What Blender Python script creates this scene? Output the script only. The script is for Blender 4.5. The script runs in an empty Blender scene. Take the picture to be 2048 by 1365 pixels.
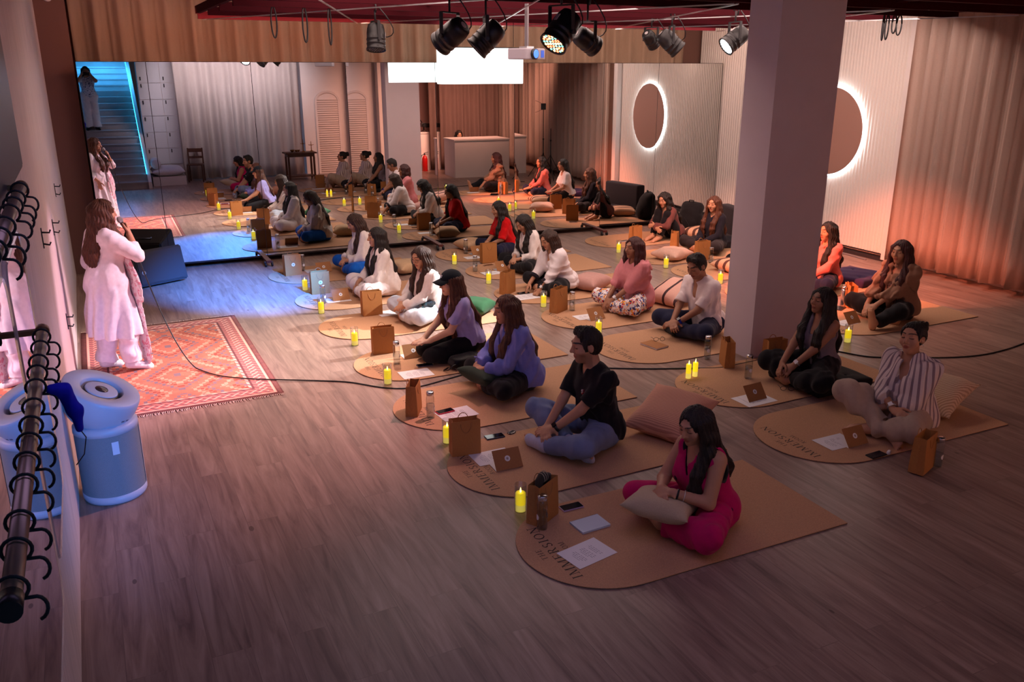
import bpy, bmesh, math, random
import numpy as np
from mathutils import Vector, Matrix
random.seed(7)
RNG = np.random.default_rng(11)
SC = bpy.context.scene
COL = SC.collection
PI = math.pi
R = math.radians

# ------------------------------------------------------------------ camera
CAM = Vector((0.355, 0.0, 2.75))
FPX = 1697.3
YAW, PITCH, ROLL = R(26.196), R(17.96), R(0.068)
FWD = Vector((math.sin(YAW)*math.cos(PITCH), math.cos(YAW)*math.cos(PITCH), -math.sin(PITCH)))
RGT0 = Vector((math.cos(YAW), -math.sin(YAW), 0)); UP0 = RGT0.cross(FWD)
RGT = RGT0*math.cos(ROLL)+UP0*math.sin(ROLL); UPV = UP0*math.cos(ROLL)-RGT0*math.sin(ROLL)
cam = bpy.data.cameras.new('camera'); cam.sensor_width = 36; cam.lens = FPX/2048*36
cam.clip_start = .02
cob = bpy.data.objects.new('camera', cam); COL.objects.link(cob)
cob.matrix_world = Matrix.Translation(CAM) @ Matrix((RGT, UPV, -FWD)).transposed().to_4x4()
SC.camera = cob

def at(px, py, z=0.0):
    """floor point (or point at height z) seen at a pixel of the 2048x1365 photograph"""
    d = RGT*(px-1024)+UPV*(682.5-py)+FWD*FPX
    t = (z-CAM.z)/d.z
    return CAM+d*t

# ------------------------------------------------------------------ object helpers
def link(o, parent=None):
    COL.objects.link(o)
    if parent is not None: o.parent = parent
    return o
def tag(o, label=None, cat=None, group=None, kind=None):
    if label: o['label'] = label
    if cat: o['category'] = cat
    if group: o['group'] = group
    if kind: o['kind'] = kind
    return o
def thing(name, label, cat, loc=(0,0,0), rz=0, group=None):
    o = bpy.data.objects.new(name, None); o.empty_display_size = .1
    link(o); o.location = loc; o.rotation_euler = (0,0,rz)
    return tag(o, label, cat, group)
def obj(name, bm, mats, parent=None, smooth=False, loc=None, rot=None):
    me = bpy.data.meshes.new(name)
    bm.normal_update(); bm.to_mesh(me); bm.free()
    if not isinstance(mats, (list,tuple)): mats = [mats]
    for m in mats: me.materials.append(m)
    if smooth: me.polygons.foreach_set('use_smooth', [True]*len(me.polygons))
    o = bpy.data.objects.new(name, me); link(o, parent)
    if loc is not None: o.location = loc
    if rot is not None: o.rotation_euler = rot
    return o
def struct(name, bm, m, **k):
    o = obj(name, bm, m, **k); o['kind'] = 'structure'; return o
def copy_tree(o, parent=None):
    c = o.copy(); COL.objects.link(c)
    if parent is not None: c.parent = parent
    for ch in list(o.children): copy_tree(ch, c)
    return c

def box(bm, lo, hi, mi=0, bev=0):
    lo = Vector(lo); hi = Vector(hi)
    vs = [bm.verts.new((x,y,z)) for x in (lo.x,hi.x) for y in (lo.y,hi.y) for z in (lo.z,hi.z)]
    fs = []
    for q in ((0,1,3,2),(4,6,7,5),(0,4,5,1),(2,3,7,6),(0,2,6,4),(1,5,7,3)):
        f = bm.faces.new([vs[i] for i in q]); f.material_index = mi; fs.append(f)
    if bev:
        es = list({e for f in fs for e in f.edges})
        r = bmesh.ops.bevel(bm, geom=es, offset=bev, segments=2, affect='EDGES', profile=.6)
        for f in r['faces']: f.material_index = mi
    return vs
def obox(bm, c, u, v, w, mi=0):
    """box centred at c with half axes u, v, w"""
    c, u, v, w = map(Vector, (c,u,v,w))
    vs = [bm.verts.new(c+u*a+v*b+w*d) for a in (-1,1) for b in (-1,1) for d in (-1,1)]
    for q in ((0,1,3,2),(4,6,7,5),(0,4,5,1),(2,3,7,6),(0,2,6,4),(1,5,7,3)):
        f = bm.faces.new([vs[i] for i in q]); f.material_index = mi
    bmesh.ops.recalc_face_normals(bm, faces=list({f for x in vs for f in x.link_faces}))
def bar(bm, a, b, w, h, mi=0):
    """rectangular bar from a to b, w wide (horizontal), h high"""
    a = Vector(a); b = Vector(b); d = (b-a); L = d.length; d.normalize()
    up = Vector((0,0,1)) if abs(d.z) < .95 else Vector((1,0,0))
    s = d.cross(up).normalized(); u = s.cross(d)
    obox(bm, (a+b)/2, d*L/2, s*w/2, u*h/2, mi)
def frame_of(d):
    d = d.normalized(); up = Vector((0,0,1)) if abs(d.z) < .9 else Vector((1,0,0))
    s = d.cross(up).normalized(); return s, s.cross(d)
def tube(bm, pts, r, n=10, mi=0, closed=False, caps=True):
    pts = [Vector(p) for p in pts]; N = len(pts)
    rs = r if isinstance(r, (list,tuple)) else [r]*N
    rings = []; s = None
    for i, p in enumerate(pts):
        if closed: d = pts[(i+1)%N]-pts[i-1]
        else: d = pts[min(i+1,N-1)]-pts[max(i-1,0)]
        d.normalize()
        if s is None: s, u = frame_of(d)
        else:
            s = (s-d*s.dot(d)).normalized(); u = s.cross(d)
        rings.append([bm.verts.new(p+(s*math.cos(2*PI*k/n)+u*math.sin(2*PI*k/n))*rs[i]) for k in range(n)])
    for i in range(N if closed else N-1):
        A = rings[i]; B = rings[(i+1)%N]
        for k in range(n):
            f = bm.faces.new((A[k],A[(k+1)%n],B[(k+1)%n],B[k])); f.material_index = mi; f.smooth = True
    if caps and not closed:
        for rg in (rings[0][::-1], rings[-1]):
            f = bm.faces.new(rg); f.material_index = mi
    return rings
def lathe(bm, prof, n=24, c=(0,0,0), mi=0, close_bottom=True, close_top=True, smooth=True, M=None):
    """prof: list of (r, z)"""
    c = Vector(c); rings = []
    for r, z in prof:
        ring = []
        for k in range(n):
            p = Vector((r*math.cos(2*PI*k/n), r*math.sin(2*PI*k/n), z))
            if M is not None: p = M @ p
            ring.append(bm.verts.new(c+p))
        rings.append(ring)
    for A, B in zip(rings, rings[1:]):
        for k in range(n):
            f = bm.faces.new((A[k],A[(k+1)%n],B[(k+1)%n],B[k])); f.material_index = mi; f.smooth = smooth
    if close_bottom: f = bm.faces.new(rings[0][::-1]); f.material_index = mi
    if close_top: f = bm.faces.new(rings[-1]); f.material_index = mi
    return rings
def prism(bm, pts, z0, z1, mi=0, mtop=None, mbot=None):
    """vertical prism over a 2-D outline"""
    lo = [bm.verts.new((p[0],p[1],z0)) for p in pts]; hi = [bm.verts.new((p[0],p[1],z1)) for p in pts]
    n = len(pts)
    for i in range(n):
        f = bm.faces.new((lo[i],lo[(i+1)%n],hi[(i+1)%n],hi[i])); f.material_index = mi
    f = bm.faces.new(hi); f.material_index = mi if mtop is None else mtop
    f = bm.faces.new(lo[::-1]); f.material_index = mi if mbot is None else mbot
def quad(bm, pts, mi=0):
    f = bm.faces.new([bm.verts.new(p) for p in pts]); f.material_index = mi; return f

# ------------------------------------------------------------------ materials
def lin(c):
    return tuple(((v/255)/12.92 if v/255 <= .04045 else (((v/255)+.055)/1.055)**2.4) for v in c)
class NT:
    def __init__(s, m): s.t = m.node_tree; s.n = s.t.nodes; s.l = s.t.links
    def add(s, typ, **k):
        x = s.n.new(typ)
        for a, v in k.items():
            if a.startswith('i_'): x.inputs[a[2:].replace('_',' ')].default_value = v
            else: setattr(x, a, v)
        return x
    def link(s, a, b): s.l.new(a, b)
MATS = {}
def mat(name, col=(.5,.5,.5), rough=.6, metal=0, noise=0, nscale=20, stretch=(1,1,1), bump=0, bscale=None,
        spec=.5, sheen=0, emit=None, estr=0, trans=0, ior=1.45, attr=None, col2=None, sss=0, alpha=1, coat=0):
    """principled material: base colour varied by object-space noise, optional bump"""
    if name in MATS: return MATS[name]
    m = bpy.data.materials.new(name); m.use_nodes = True; MATS[name] = m
    t = NT(m); b = t.n['Principled BSDF']
    b.inputs['Base Color'].default_value = (*col, 1); b.inputs['Roughness'].default_value = rough
    b.inputs['Metallic'].default_value = metal; b.inputs['Specular IOR Level'].default_value = spec
    b.inputs['IOR'].default_value = ior; b.inputs['Transmission Weight'].default_value = trans
    b.inputs['Sheen Weight'].default_value = sheen; b.inputs['Coat Weight'].default_value = coat
    b.inputs['Alpha'].default_value = alpha
    if sss:
        b.inputs['Subsurface Weight'].default_value = sss
        b.inputs['Subsurface Radius'].default_value = (.008,.003,.0015); b.inputs['Subsurface Scale'].default_value = 1
    if emit is not None:
        b.inputs['Emission Color'].default_value = (*emit,1); b.inputs['Emission Strength'].default_value = estr
    vec = None
    if noise or bump or col2:
        tc = t.add('ShaderNodeTexCoord'); mp = t.add('ShaderNodeMapping'); mp.inputs['Scale'].default_value = stretch
        t.link(tc.outputs['Object'], mp.inputs['Vector']); vec = mp.outputs['Vector']
    if noise or col2:
        nz = t.add('ShaderNodeTexNoise'); nz.inputs['Scale'].default_value = nscale; nz.inputs['Detail'].default_value = 4
        t.link(vec, nz.inputs['Vector'])
        rp = t.add('ShaderNodeValToRGB')
        c2 = col2 if col2 else tuple(min(1,v*(1+noise)) for v in col)
        c1 = col if col2 else tuple(v*(1-noise) for v in col)
        rp.color_ramp.elements[0].position = .3; rp.color_ramp.elements[1].position = .7
        rp.color_ramp.elements[0].color = (*c1,1); rp.color_ramp.elements[1].color = (*c2,1)
        t.link(nz.outputs['Fac'], rp.inputs['Fac']); t.link(rp.outputs['Color'], b.inputs['Base Color'])
    if bump:
        nb = t.add('ShaderNodeTexNoise'); nb.inputs['Scale'].default_value = bscale or nscale*2; nb.inputs['Detail'].default_value = 3
        t.link(vec, nb.inputs['Vector'])
        bp = t.add('ShaderNodeBump'); bp.inputs['Strength'].default_value = bump; bp.inputs['Distance'].default_value = .01
        t.link(nb.outputs['Fac'], bp.inputs['Height']); t.link(bp.outputs['Normal'], b.inputs['Normal'])
    return m
def S(*c): return lin(c)

M_CORK = mat('cork', S(192,148,114), .85, noise=.13, nscale=140, bump=.15, bscale=300, spec=.2)
M_RUBBER = mat('dark_rubber', (.02,.018,.016), .8)
M_INK = mat('brown_ink', (.035,.02,.014), .7)
M_KRAFT = mat('kraft_paper', S(178,118,62), .75, noise=.06, nscale=60, stretch=(4,1,.6), bump=.05)
M_KRAFT2 = mat('kraft_card', S(166,112,66), .75, noise=.05, nscale=80)
M_PAPER = mat('white_paper', S(236,232,232), .7, spec=.3)
M_STICK = mat('white_sticker', S(240,238,236), .6)
M_STKINK = mat('sticker_ink', S(150,130,120), .6)
M_WAX = mat('candle_wax', S(250,214,40), .5, emit=(1.0,.72,.012), estr=.85)
M_WAXLO = mat('candle_wax_base', S(246,222,120), .5, emit=(1.0,.80,.15), estr=.62)
M_FLAME = mat('candle_flame', (1,.9,.5), .5, emit=(1.0,.85,.25), estr=5)
def glass_mat(name, tint=(1,1,1), ior=1.3):
    m = bpy.data.materials.new(name); m.use_nodes = True; t = NT(m); t.n.clear()
    o = t.add('ShaderNodeOutputMaterial'); tr = t.add('ShaderNodeBsdfTransparent'); gl = t.add('ShaderNodeBsdfGlossy')
    tr.inputs['Color'].default_value = (*tint,1); gl.inputs['Roughness'].default_value = .04
    lw = t.add('ShaderNodeLayerWeight'); lw.inputs['Blend'].default_value = .5
    pw = t.add('ShaderNodeMath', operation='POWER'); pw.inputs[1].default_value = 3.5; t.link(lw.outputs['Facing'], pw.inputs[0])
    ma = t.add('ShaderNodeMath', operation='MULTIPLY_ADD'); ma.inputs[1].default_value = .55; ma.inputs[2].default_value = .035; t.link(pw.outputs[0], ma.inputs[0])
    mx = t.add('ShaderNodeMixShader'); t.link(ma.outputs[0], mx.inputs[0]); t.link(tr.outputs[0], mx.inputs[1]); t.link(gl.outputs[0], mx.inputs[2])
    t.link(mx.outputs[0], o.inputs['Surface']); return m
M_GLASS = glass_mat('clear_glass', (.93,.94,.94), 1.45)
M_WATER = glass_mat('water', (.86,.88,.9), 1.33)
M_STEEL = mat('steel', (.6,.6,.62), .25, metal=1)
M_BLACKPL = mat('black_plastic', (.012,.012,.014), .35)
M_BLACKMT = mat('black_metal', (.02,.018,.02), .45, metal=.3)
M_SCREEN = mat('phone_screen', (.006,.006,.01), .08, spec=.6)
M_SILVER = mat('silver_metal', (.7,.7,.72), .3, metal=1)
# ------------------------------------------------------------------ implicit surfaces (bodies, clothes, hair, soft things)
f32 = np.float32
def nv(v): return np.asarray(v, f32)
def unit(v):
    v = np.asarray(v, float); n = np.linalg.norm(v); return v/n if n > 1e-9 else v
class Cap:
    """tapered capsule; flat=(n, s): thickness along n scaled by s; cut=[(point, normal)] keeps the side behind each plane"""
    def __init__(s, a, b, ra, rb=None, k=.02, flat=None, cut=None, sub=False):
        s.a = nv(a); s.b = nv(b); s.ra = ra; s.rb = ra if rb is None else rb; s.k = k; s.sub = sub
        s.flat = None
        if flat is not None: s.flat = (nv(unit(flat[0])), flat[1])
        s.cut = [(nv(p), nv(unit(n))) for p, n in (cut or [])]
        m = max(1., s.flat[1] if s.flat else 1.)
        s.c = (s.a+s.b)/2; s.R = float(np.linalg.norm(s.b-s.a))/2*m+max(s.ra, s.rb)*m
    def d(s, p):
        a, b = s.a, s.b; q = p-a; ab = b-a
        sc = 1.
        if s.flat:
            n, f = s.flat; g = (1/f-1); q = q+(q@n)[:,None]*(n*g); ab = ab+n*(ab@n)*g
            sc = min(1., f) if f < 1 else 1.
        L = max(float(ab@ab), 1e-9)
        t = np.clip((q@ab)/L, 0, 1)
        v = q-t[:,None]*ab
        r = np.sqrt(np.einsum('ij,ij->i', v, v))-(s.ra+(s.rb-s.ra)*t)
        r = r*sc
        for pt, n in s.cut: r = np.maximum(r, (p-pt)@n)
        return r
class Ell:
    """ellipsoid with orientation matrix M (columns = axes)"""
    def __init__(s, c, r, M=None, k=.02, sub=False, cut=None):
        s.c = nv(c); s.r = nv(r); s.M = None if M is None else nv(M); s.k = k; s.sub = sub; s.R = float(max(r))
        s.cut = [(nv(p), nv(unit(n))) for p, n in (cut or [])]
    def d(s, p):
        q = p-s.c
        if s.M is not None: q = q@s.M
        q = q/s.r
        k0 = np.sqrt(np.einsum('ij,ij->i', q, q))
        w = q/s.r
        k1 = np.sqrt(np.einsum('ij,ij->i', w, w))+1e-9
        r = k0*(k0-1)/k1
        for pt, n in s.cut: r = np.maximum(r, (p-pt)@n)
        return r
class Shape:
    """ordered smooth union / subtraction, then half-space clips and a displacement"""
    def __init__(s): s.p = []; s.clips = []; s.disp = None; s.dmax = 0
    def add(s, *q): s.p += q; return s
    def clip(s, pt, n): s.clips.append((nv(pt), nv(unit(n)))); return s
    def mesh(s, h):
        ad = [q for q in s.p if not q.sub]
        C = np.array([q.c for q in ad]); RR = np.array([q.R for q in ad])
        pad = s.dmax+.02
        lo = (C-RR[:,None]).min(0)-pad; hi = (C+RR[:,None]).max(0)+pad
        B = 14; cs = B*h
        nc = np.maximum(np.ceil((hi-lo)/cs).astype(int), 1)
        F = np.ones(nc*B, f32)
        g = (np.indices((B,B,B)).reshape(3,-1).T*h).astype(f32)
        hd = cs*.87
        ctr = np.stack(np.meshgrid(*[lo[i]+cs*(np.arange(nc[i])+.5) for i in range(3)], indexing='ij'), -1).reshape(-1,3)
        allc = np.array([q.c for q in s.p]); allR = np.array([q.R for q in s.p]); allk = np.array([q.k for q in s.p])
        for ci, c in enumerate(ctr):
            near = np.linalg.norm(allc-c, axis=1)-allR < hd+allk+s.dmax+.004
            if not near.any(): continue
            cc = c.astype(f32)[None]
            # tighter cull with true distances at the cell centre
            L = []
            for q, nr in zip(s.p, near):
                if nr and (q.d(cc)[0] < hd*1.35+q.k+s.dmax): L.append(q)
            if not any(not q.sub for q in L): continue
            i, j, k = np.unravel_index(ci, nc)
            P = (lo+np.array([i,j,k])*cs).astype(f32)+g
            D = None
            for q in L:
                e = q.d(P)
                if D is None:
                    if q.sub: continue
                    D = e; continue
                kk = q.k
                if q.sub:
                    hh = np.maximum(kk-np.abs(D+e), 0)/kk; D = np.maximum(D, -e)+hh*hh*kk*.25
                else:
                    hh = np.maximum(kk-np.abs(D-e), 0)/kk; D = np.minimum(D, e)-hh*hh*kk*.25
            if s.disp is not None: D = D+s.disp(P)
            for pt, n in s.clips: D = np.maximum(D, (P-pt)@n)
            F[i*B:(i+1)*B, j*B:(j+1)*B, k*B:(k+1)*B] = D.reshape(B,B,B)
        return surfnet(F, lo, h)
def surfnet(F, lo, h):
    Sg = F < 0
    n = np.array(F.shape)-1
    cnt = np.zeros(n, np.int8)
    for dx in (0,1):
        for dy in (0,1):
            for dz in (0,1):
                cnt += Sg[dx:n[0]+dx, dy:n[1]+dy, dz:n[2]+dz]
    act = (cnt > 0) & (cnt < 8)
    I = np.argwhere(act)
    idx = np.full(n, -1, np.int32); idx[act] = np.arange(len(I))
    acc = np.zeros((len(I),3)); num = np.zeros(len(I))
    cor = [np.array(c) for c in ((0,0,0),(1,0,0),(0,1,0),(1,1,0),(0,0,1),(1,0,1),(0,1,1),(1,1,1))]
    vals = [F[tuple((I+c).T)] for c in cor]
    for a in range(8):
        for b in range(a+1, 8):
            if np.abs(cor[a]-cor[b]).sum() != 1: continue
            va, vb = vals[a], vals[b]
            m = (va < 0) != (vb < 0)
            t = va[m]/(va[m]-vb[m])
            acc[m] += cor[a]+t[:,None]*(cor[b]-cor[a]); num[m] += 1
    V = lo+(I+acc/num[:,None])*h
    Q = []
    for ax in range(3):
        o1, o2 = [(1,2),(2,0),(0,1)][ax]
        sl = [slice(1,-1)]*3; sl[ax] = slice(0,-1); s2 = [slice(1,-1)]*3; s2[ax] = slice(1,None)
        A = Sg[tuple(sl)]; Bm = Sg[tuple(s2)]
        E = np.argwhere(A != Bm)
        if not len(E): continue
        E1 = E+1; E1[:,ax] -= 1
        flip = Sg[tuple(E1.T)]
        u = np.zeros(3,int); u[o1] = 1; w = np.zeros(3,int); w[o2] = 1
        q = np.stack([idx[tuple((E1-u-w).T)], idx[tuple((E1-w).T)], idx[tuple(E1.T)], idx[tuple((E1-u).T)]], 1)
        q[~flip] = q[~flip][:, ::-1]
        Q.append(q)
    Q = np.concatenate(Q) if Q else np.zeros((0,4), int)
    Q = Q[(Q >= 0).all(1)]
    return V, Q
def relax(V, Q, it=1, lam=.5):
    n = len(V)
    for _ in range(it):
        acc = np.zeros_like(V); c = np.zeros(n)
        for a, b in ((0,1),(1,2),(2,3),(3,0)):
            np.add.at(acc, Q[:,a], V[Q[:,b]]); np.add.at(acc, Q[:,b], V[Q[:,a]])
            np.add.at(c, Q[:,a], 1); np.add.at(c, Q[:,b], 1)
        V = V+lam*(acc/np.maximum(c,1)[:,None]-V)
    return V
def np_mesh(name, V, Q, mats, parent=None, masks=None, pmat=None):
    me = bpy.data.meshes.new(name)
    me.vertices.add(len(V)); me.vertices.foreach_set('co', V.astype(f32).ravel())
    k = Q.shape[1]
    me.loops.add(len(Q)*k); me.loops.foreach_set('vertex_index', Q.astype(np.int32).ravel())
    me.polygons.add(len(Q)); me.polygons.foreach_set('loop_start', np.arange(0, len(Q)*k, k, dtype=np.int32))
    me.polygons.foreach_set('use_smooth', np.ones(len(Q), bool))
    if not isinstance(mats, (list,tuple)): mats = [mats]
    for m in mats: me.materials.append(m)
    if pmat is not None: me.polygons.foreach_set('material_index', pmat.astype(np.int32))
    me.update(calc_edges=True)
    if masks is not None:
        for nm, a in masks.items():
            at_ = me.attributes.new(nm, 'FLOAT', 'POINT'); at_.data.foreach_set('value', a.astype(f32))
    o = bpy.data.objects.new(name, me); link(o, parent); return o
def soft(name, shape, h, mats, parent=None, it=1, maskf=None):
    V, Q = shape.mesh(h)
    if it: V = relax(V, Q, it)
    return np_mesh(name, V, Q, mats, parent, masks=maskf(V) if maskf else None)
def fold_disp(amp, seed, fx=22., stretch=(1,1,.45)):
    """patches of directional folds: warped sine ridges, each faded in and out over the surface"""
    r = np.random.default_rng(seed); W = []
    for i in range(5):
        d = r.normal(size=3)*np.array(stretch); d /= np.linalg.norm(d)
        W.append((nv(d*fx*(1.+.55*i)), float(r.uniform(0,6)), nv(r.normal(size=3)*5), nv(r.normal(size=3)*6), float(r.uniform(0,6)), 1/(1+.35*i)))
    tot = 2.2
    def f(P):
        s = 0
        for k, ph, wv, mv, mp, a in W:
            m = np.clip(.35+.9*np.sin(P@mv+mp), 0, 1)
            v = np.sin(P@k+ph+1.6*np.sin(P@wv+ph*2))
            s = s+a*m*(v+.35*np.cos(2*(P@k+ph)))
        return (amp/tot*s).astype(f32)
    return f
# ------------------------------------------------------------------ people
def skin_mat(name, col):
    m = bpy.data.materials.new(name); m.use_nodes = True; t = NT(m); b = t.n['Principled BSDF']
    b.inputs['Roughness'].default_value = .5; b.inputs['Specular IOR Level'].default_value = .35
    tc = t.add('ShaderNodeTexCoord'); nz = t.add('ShaderNodeTexNoise'); nz.inputs['Scale'].default_value = 35
    t.link(tc.outputs['Object'], nz.inputs['Vector'])
    def mix(fac, a, c):
        x = t.add('ShaderNodeMix', data_type='RGBA'); t.link(fac, x.inputs['Factor'])
        if isinstance(a, tuple): x.inputs[6].default_value = (*a,1)
        else: t.link(a, x.inputs[6])
        x.inputs[7].default_value = (*c,1); return x.outputs[2]
    c = mix(nz.outputs['Fac'], tuple(v*.92 for v in col), tuple(min(1,v*1.08) for v in col))
    for nm, cc in (('lip', (col[0]*.62, col[1]*.30, col[2]*.30)), ('dark', (.018,.011,.009)), ('stubble', tuple(v*.42 for v in col))):
        a = t.add('ShaderNodeAttribute', attribute_name=nm); c = mix(a.outputs['Fac'], c, cc)
    t.link(c, b.inputs['Base Color'])
    b.inputs['Subsurface Weight'].default_value = .12; b.inputs['Subsurface Radius'].default_value = (.01,.004,.002); b.inputs['Subsurface Scale'].default_value = 1
    return m
SKIN = [skin_mat('skin_light', S(214,168,140)), skin_mat('skin_tan', S(190,140,110)), skin_mat('skin_brown', S(160,112,86))]
def hair_mat(name, col, col2):
    m = mat(name, col, .42, col2=col2, nscale=30, stretch=(3,3,.25), bump=.5, bscale=120, spec=.4)
    return m
HAIR = {'black': hair_mat('black_hair', (.008,.006,.006), (.022,.015,.012)),
        'brown': hair_mat('dark_brown_hair', (.02,.01,.007), (.06,.026,.015)),
        'auburn': hair_mat('auburn_hair', (.045,.014,.008), (.13,.045,.02)),
        'red': hair_mat('red_tinted_hair', (.03,.008,.008), (.085,.02,.018))}
def cloth(name, rgb, bump=.25, rough=.85, noise=.05, nscale=30):
    return mat(name, S(*rgb), rough, noise=noise, nscale=nscale, bump=bump*.4, bscale=70, sheen=.08, spec=.2)
def striped(name, c1, c2, freq, axis=(0,1,0), warp=.5, duty=.5, bump=.2):
    m = bpy.data.materials.new(name); m.use_nodes = True; t = NT(m); b = t.n['Principled BSDF']; b.inputs['Roughness'].default_value = .85
    tc = t.add('ShaderNodeTexCoord')
    if axis == 'polar':
        sp = t.add('ShaderNodeSeparateXYZ'); t.link(tc.outputs['Object'], sp.inputs[0])
        ad = t.add('ShaderNodeMath', operation='ADD'); ad.inputs[1].default_value = .03; t.link(sp.outputs['X'], ad.inputs[0])
        dp = t.add('ShaderNodeMath', operation='ARCTAN2'); t.link(sp.outputs['Y'], dp.inputs[0]); t.link(ad.outputs[0], dp.inputs[1])
    else:
        dp = t.add('ShaderNodeVectorMath', operation='DOT_PRODUCT'); dp.inputs[1].default_value = axis
        t.link(tc.outputs['Object'], dp.inputs[0])
    nz = t.add('ShaderNodeTexNoise'); nz.inputs['Scale'].default_value = 7; t.link(tc.outputs['Object'], nz.inputs['Vector'])
    m1 = t.add('ShaderNodeMath', operation='MULTIPLY'); m1.inputs[1].default_value = freq; t.link(dp.outputs[0] if axis == 'polar' else dp.outputs['Value'], m1.inputs[0])
    m2 = t.add('ShaderNodeMath', operation='MULTIPLY_ADD'); m2.inputs[1].default_value = warp; t.link(nz.outputs['Fac'], m2.inputs[0]); t.link(m1.outputs[0], m2.inputs[2])
    fr = t.add('ShaderNodeMath', operation='FRACT'); t.link(m2.outputs[0], fr.inputs[0])
    rp = t.add('ShaderNodeValToRGB'); rp.color_ramp.interpolation = 'CONSTANT'
    rp.color_ramp.elements[0].color = (*S(*c1),1); rp.color_ramp.elements[1].color = (*S(*c2),1); rp.color_ramp.elements[1].position = duty
    t.link(fr.outputs[0], rp.inputs['Fac']); t.link(rp.outputs['Color'], b.inputs['Base Color'])
    bp = t.add('ShaderNodeBump'); bp.inputs['Strength'].default_value = bump; bp.inputs['Distance'].default_value = .01
    n2 = t.add('ShaderNodeTexNoise'); n2.inputs['Scale'].default_value = 45; t.link(tc.outputs['Object'], n2.inputs['Vector'])
    t.link(n2.outputs['Fac'], bp.inputs['Height']); t.link(bp.outputs['Normal'], b.inputs['Normal'])
    return m
def blotch(name, base, cols, scale=18, thr=.48):
    """printed fabric: patches of several colours on a base"""
    m = bpy.data.materials.new(name); m.use_nodes = True; t = NT(m); b = t.n['Principled BSDF']; b.inputs['Roughness'].default_value = .85
    tc = t.add('ShaderNodeTexCoord'); c = None
    for i, cc in enumerate(cols):
        mp = t.add('ShaderNodeMapping'); mp.inputs['Location'].default_value = (3.1*i+1, 1.7*i, 2.3*i); t.link(tc.outputs['Object'], mp.inputs['Vector'])
        nz = t.add('ShaderNodeTexNoise'); nz.inputs['Scale'].default_value = scale*(1+.15*i); nz.inputs['Detail'].default_value = 2; t.link(mp.outputs['Vector'], nz.inputs['Vector'])
        g = t.add('ShaderNodeMath', operation='GREATER_THAN'); g.inputs[1].default_value = thr+.06; t.link(nz.outputs['Fac'], g.inputs[0])
        x = t.add('ShaderNodeMix', data_type='RGBA'); t.link(g.outputs[0], x.inputs['Factor'])
        if c is None: x.inputs[6].default_value = (*S(*base),1)
        else: t.link(c, x.inputs[6])
        x.inputs[7].default_value = (*S(*cc),1); c = x.outputs[2]
    t.link(c, b.inputs['Base Color']); return m

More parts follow.
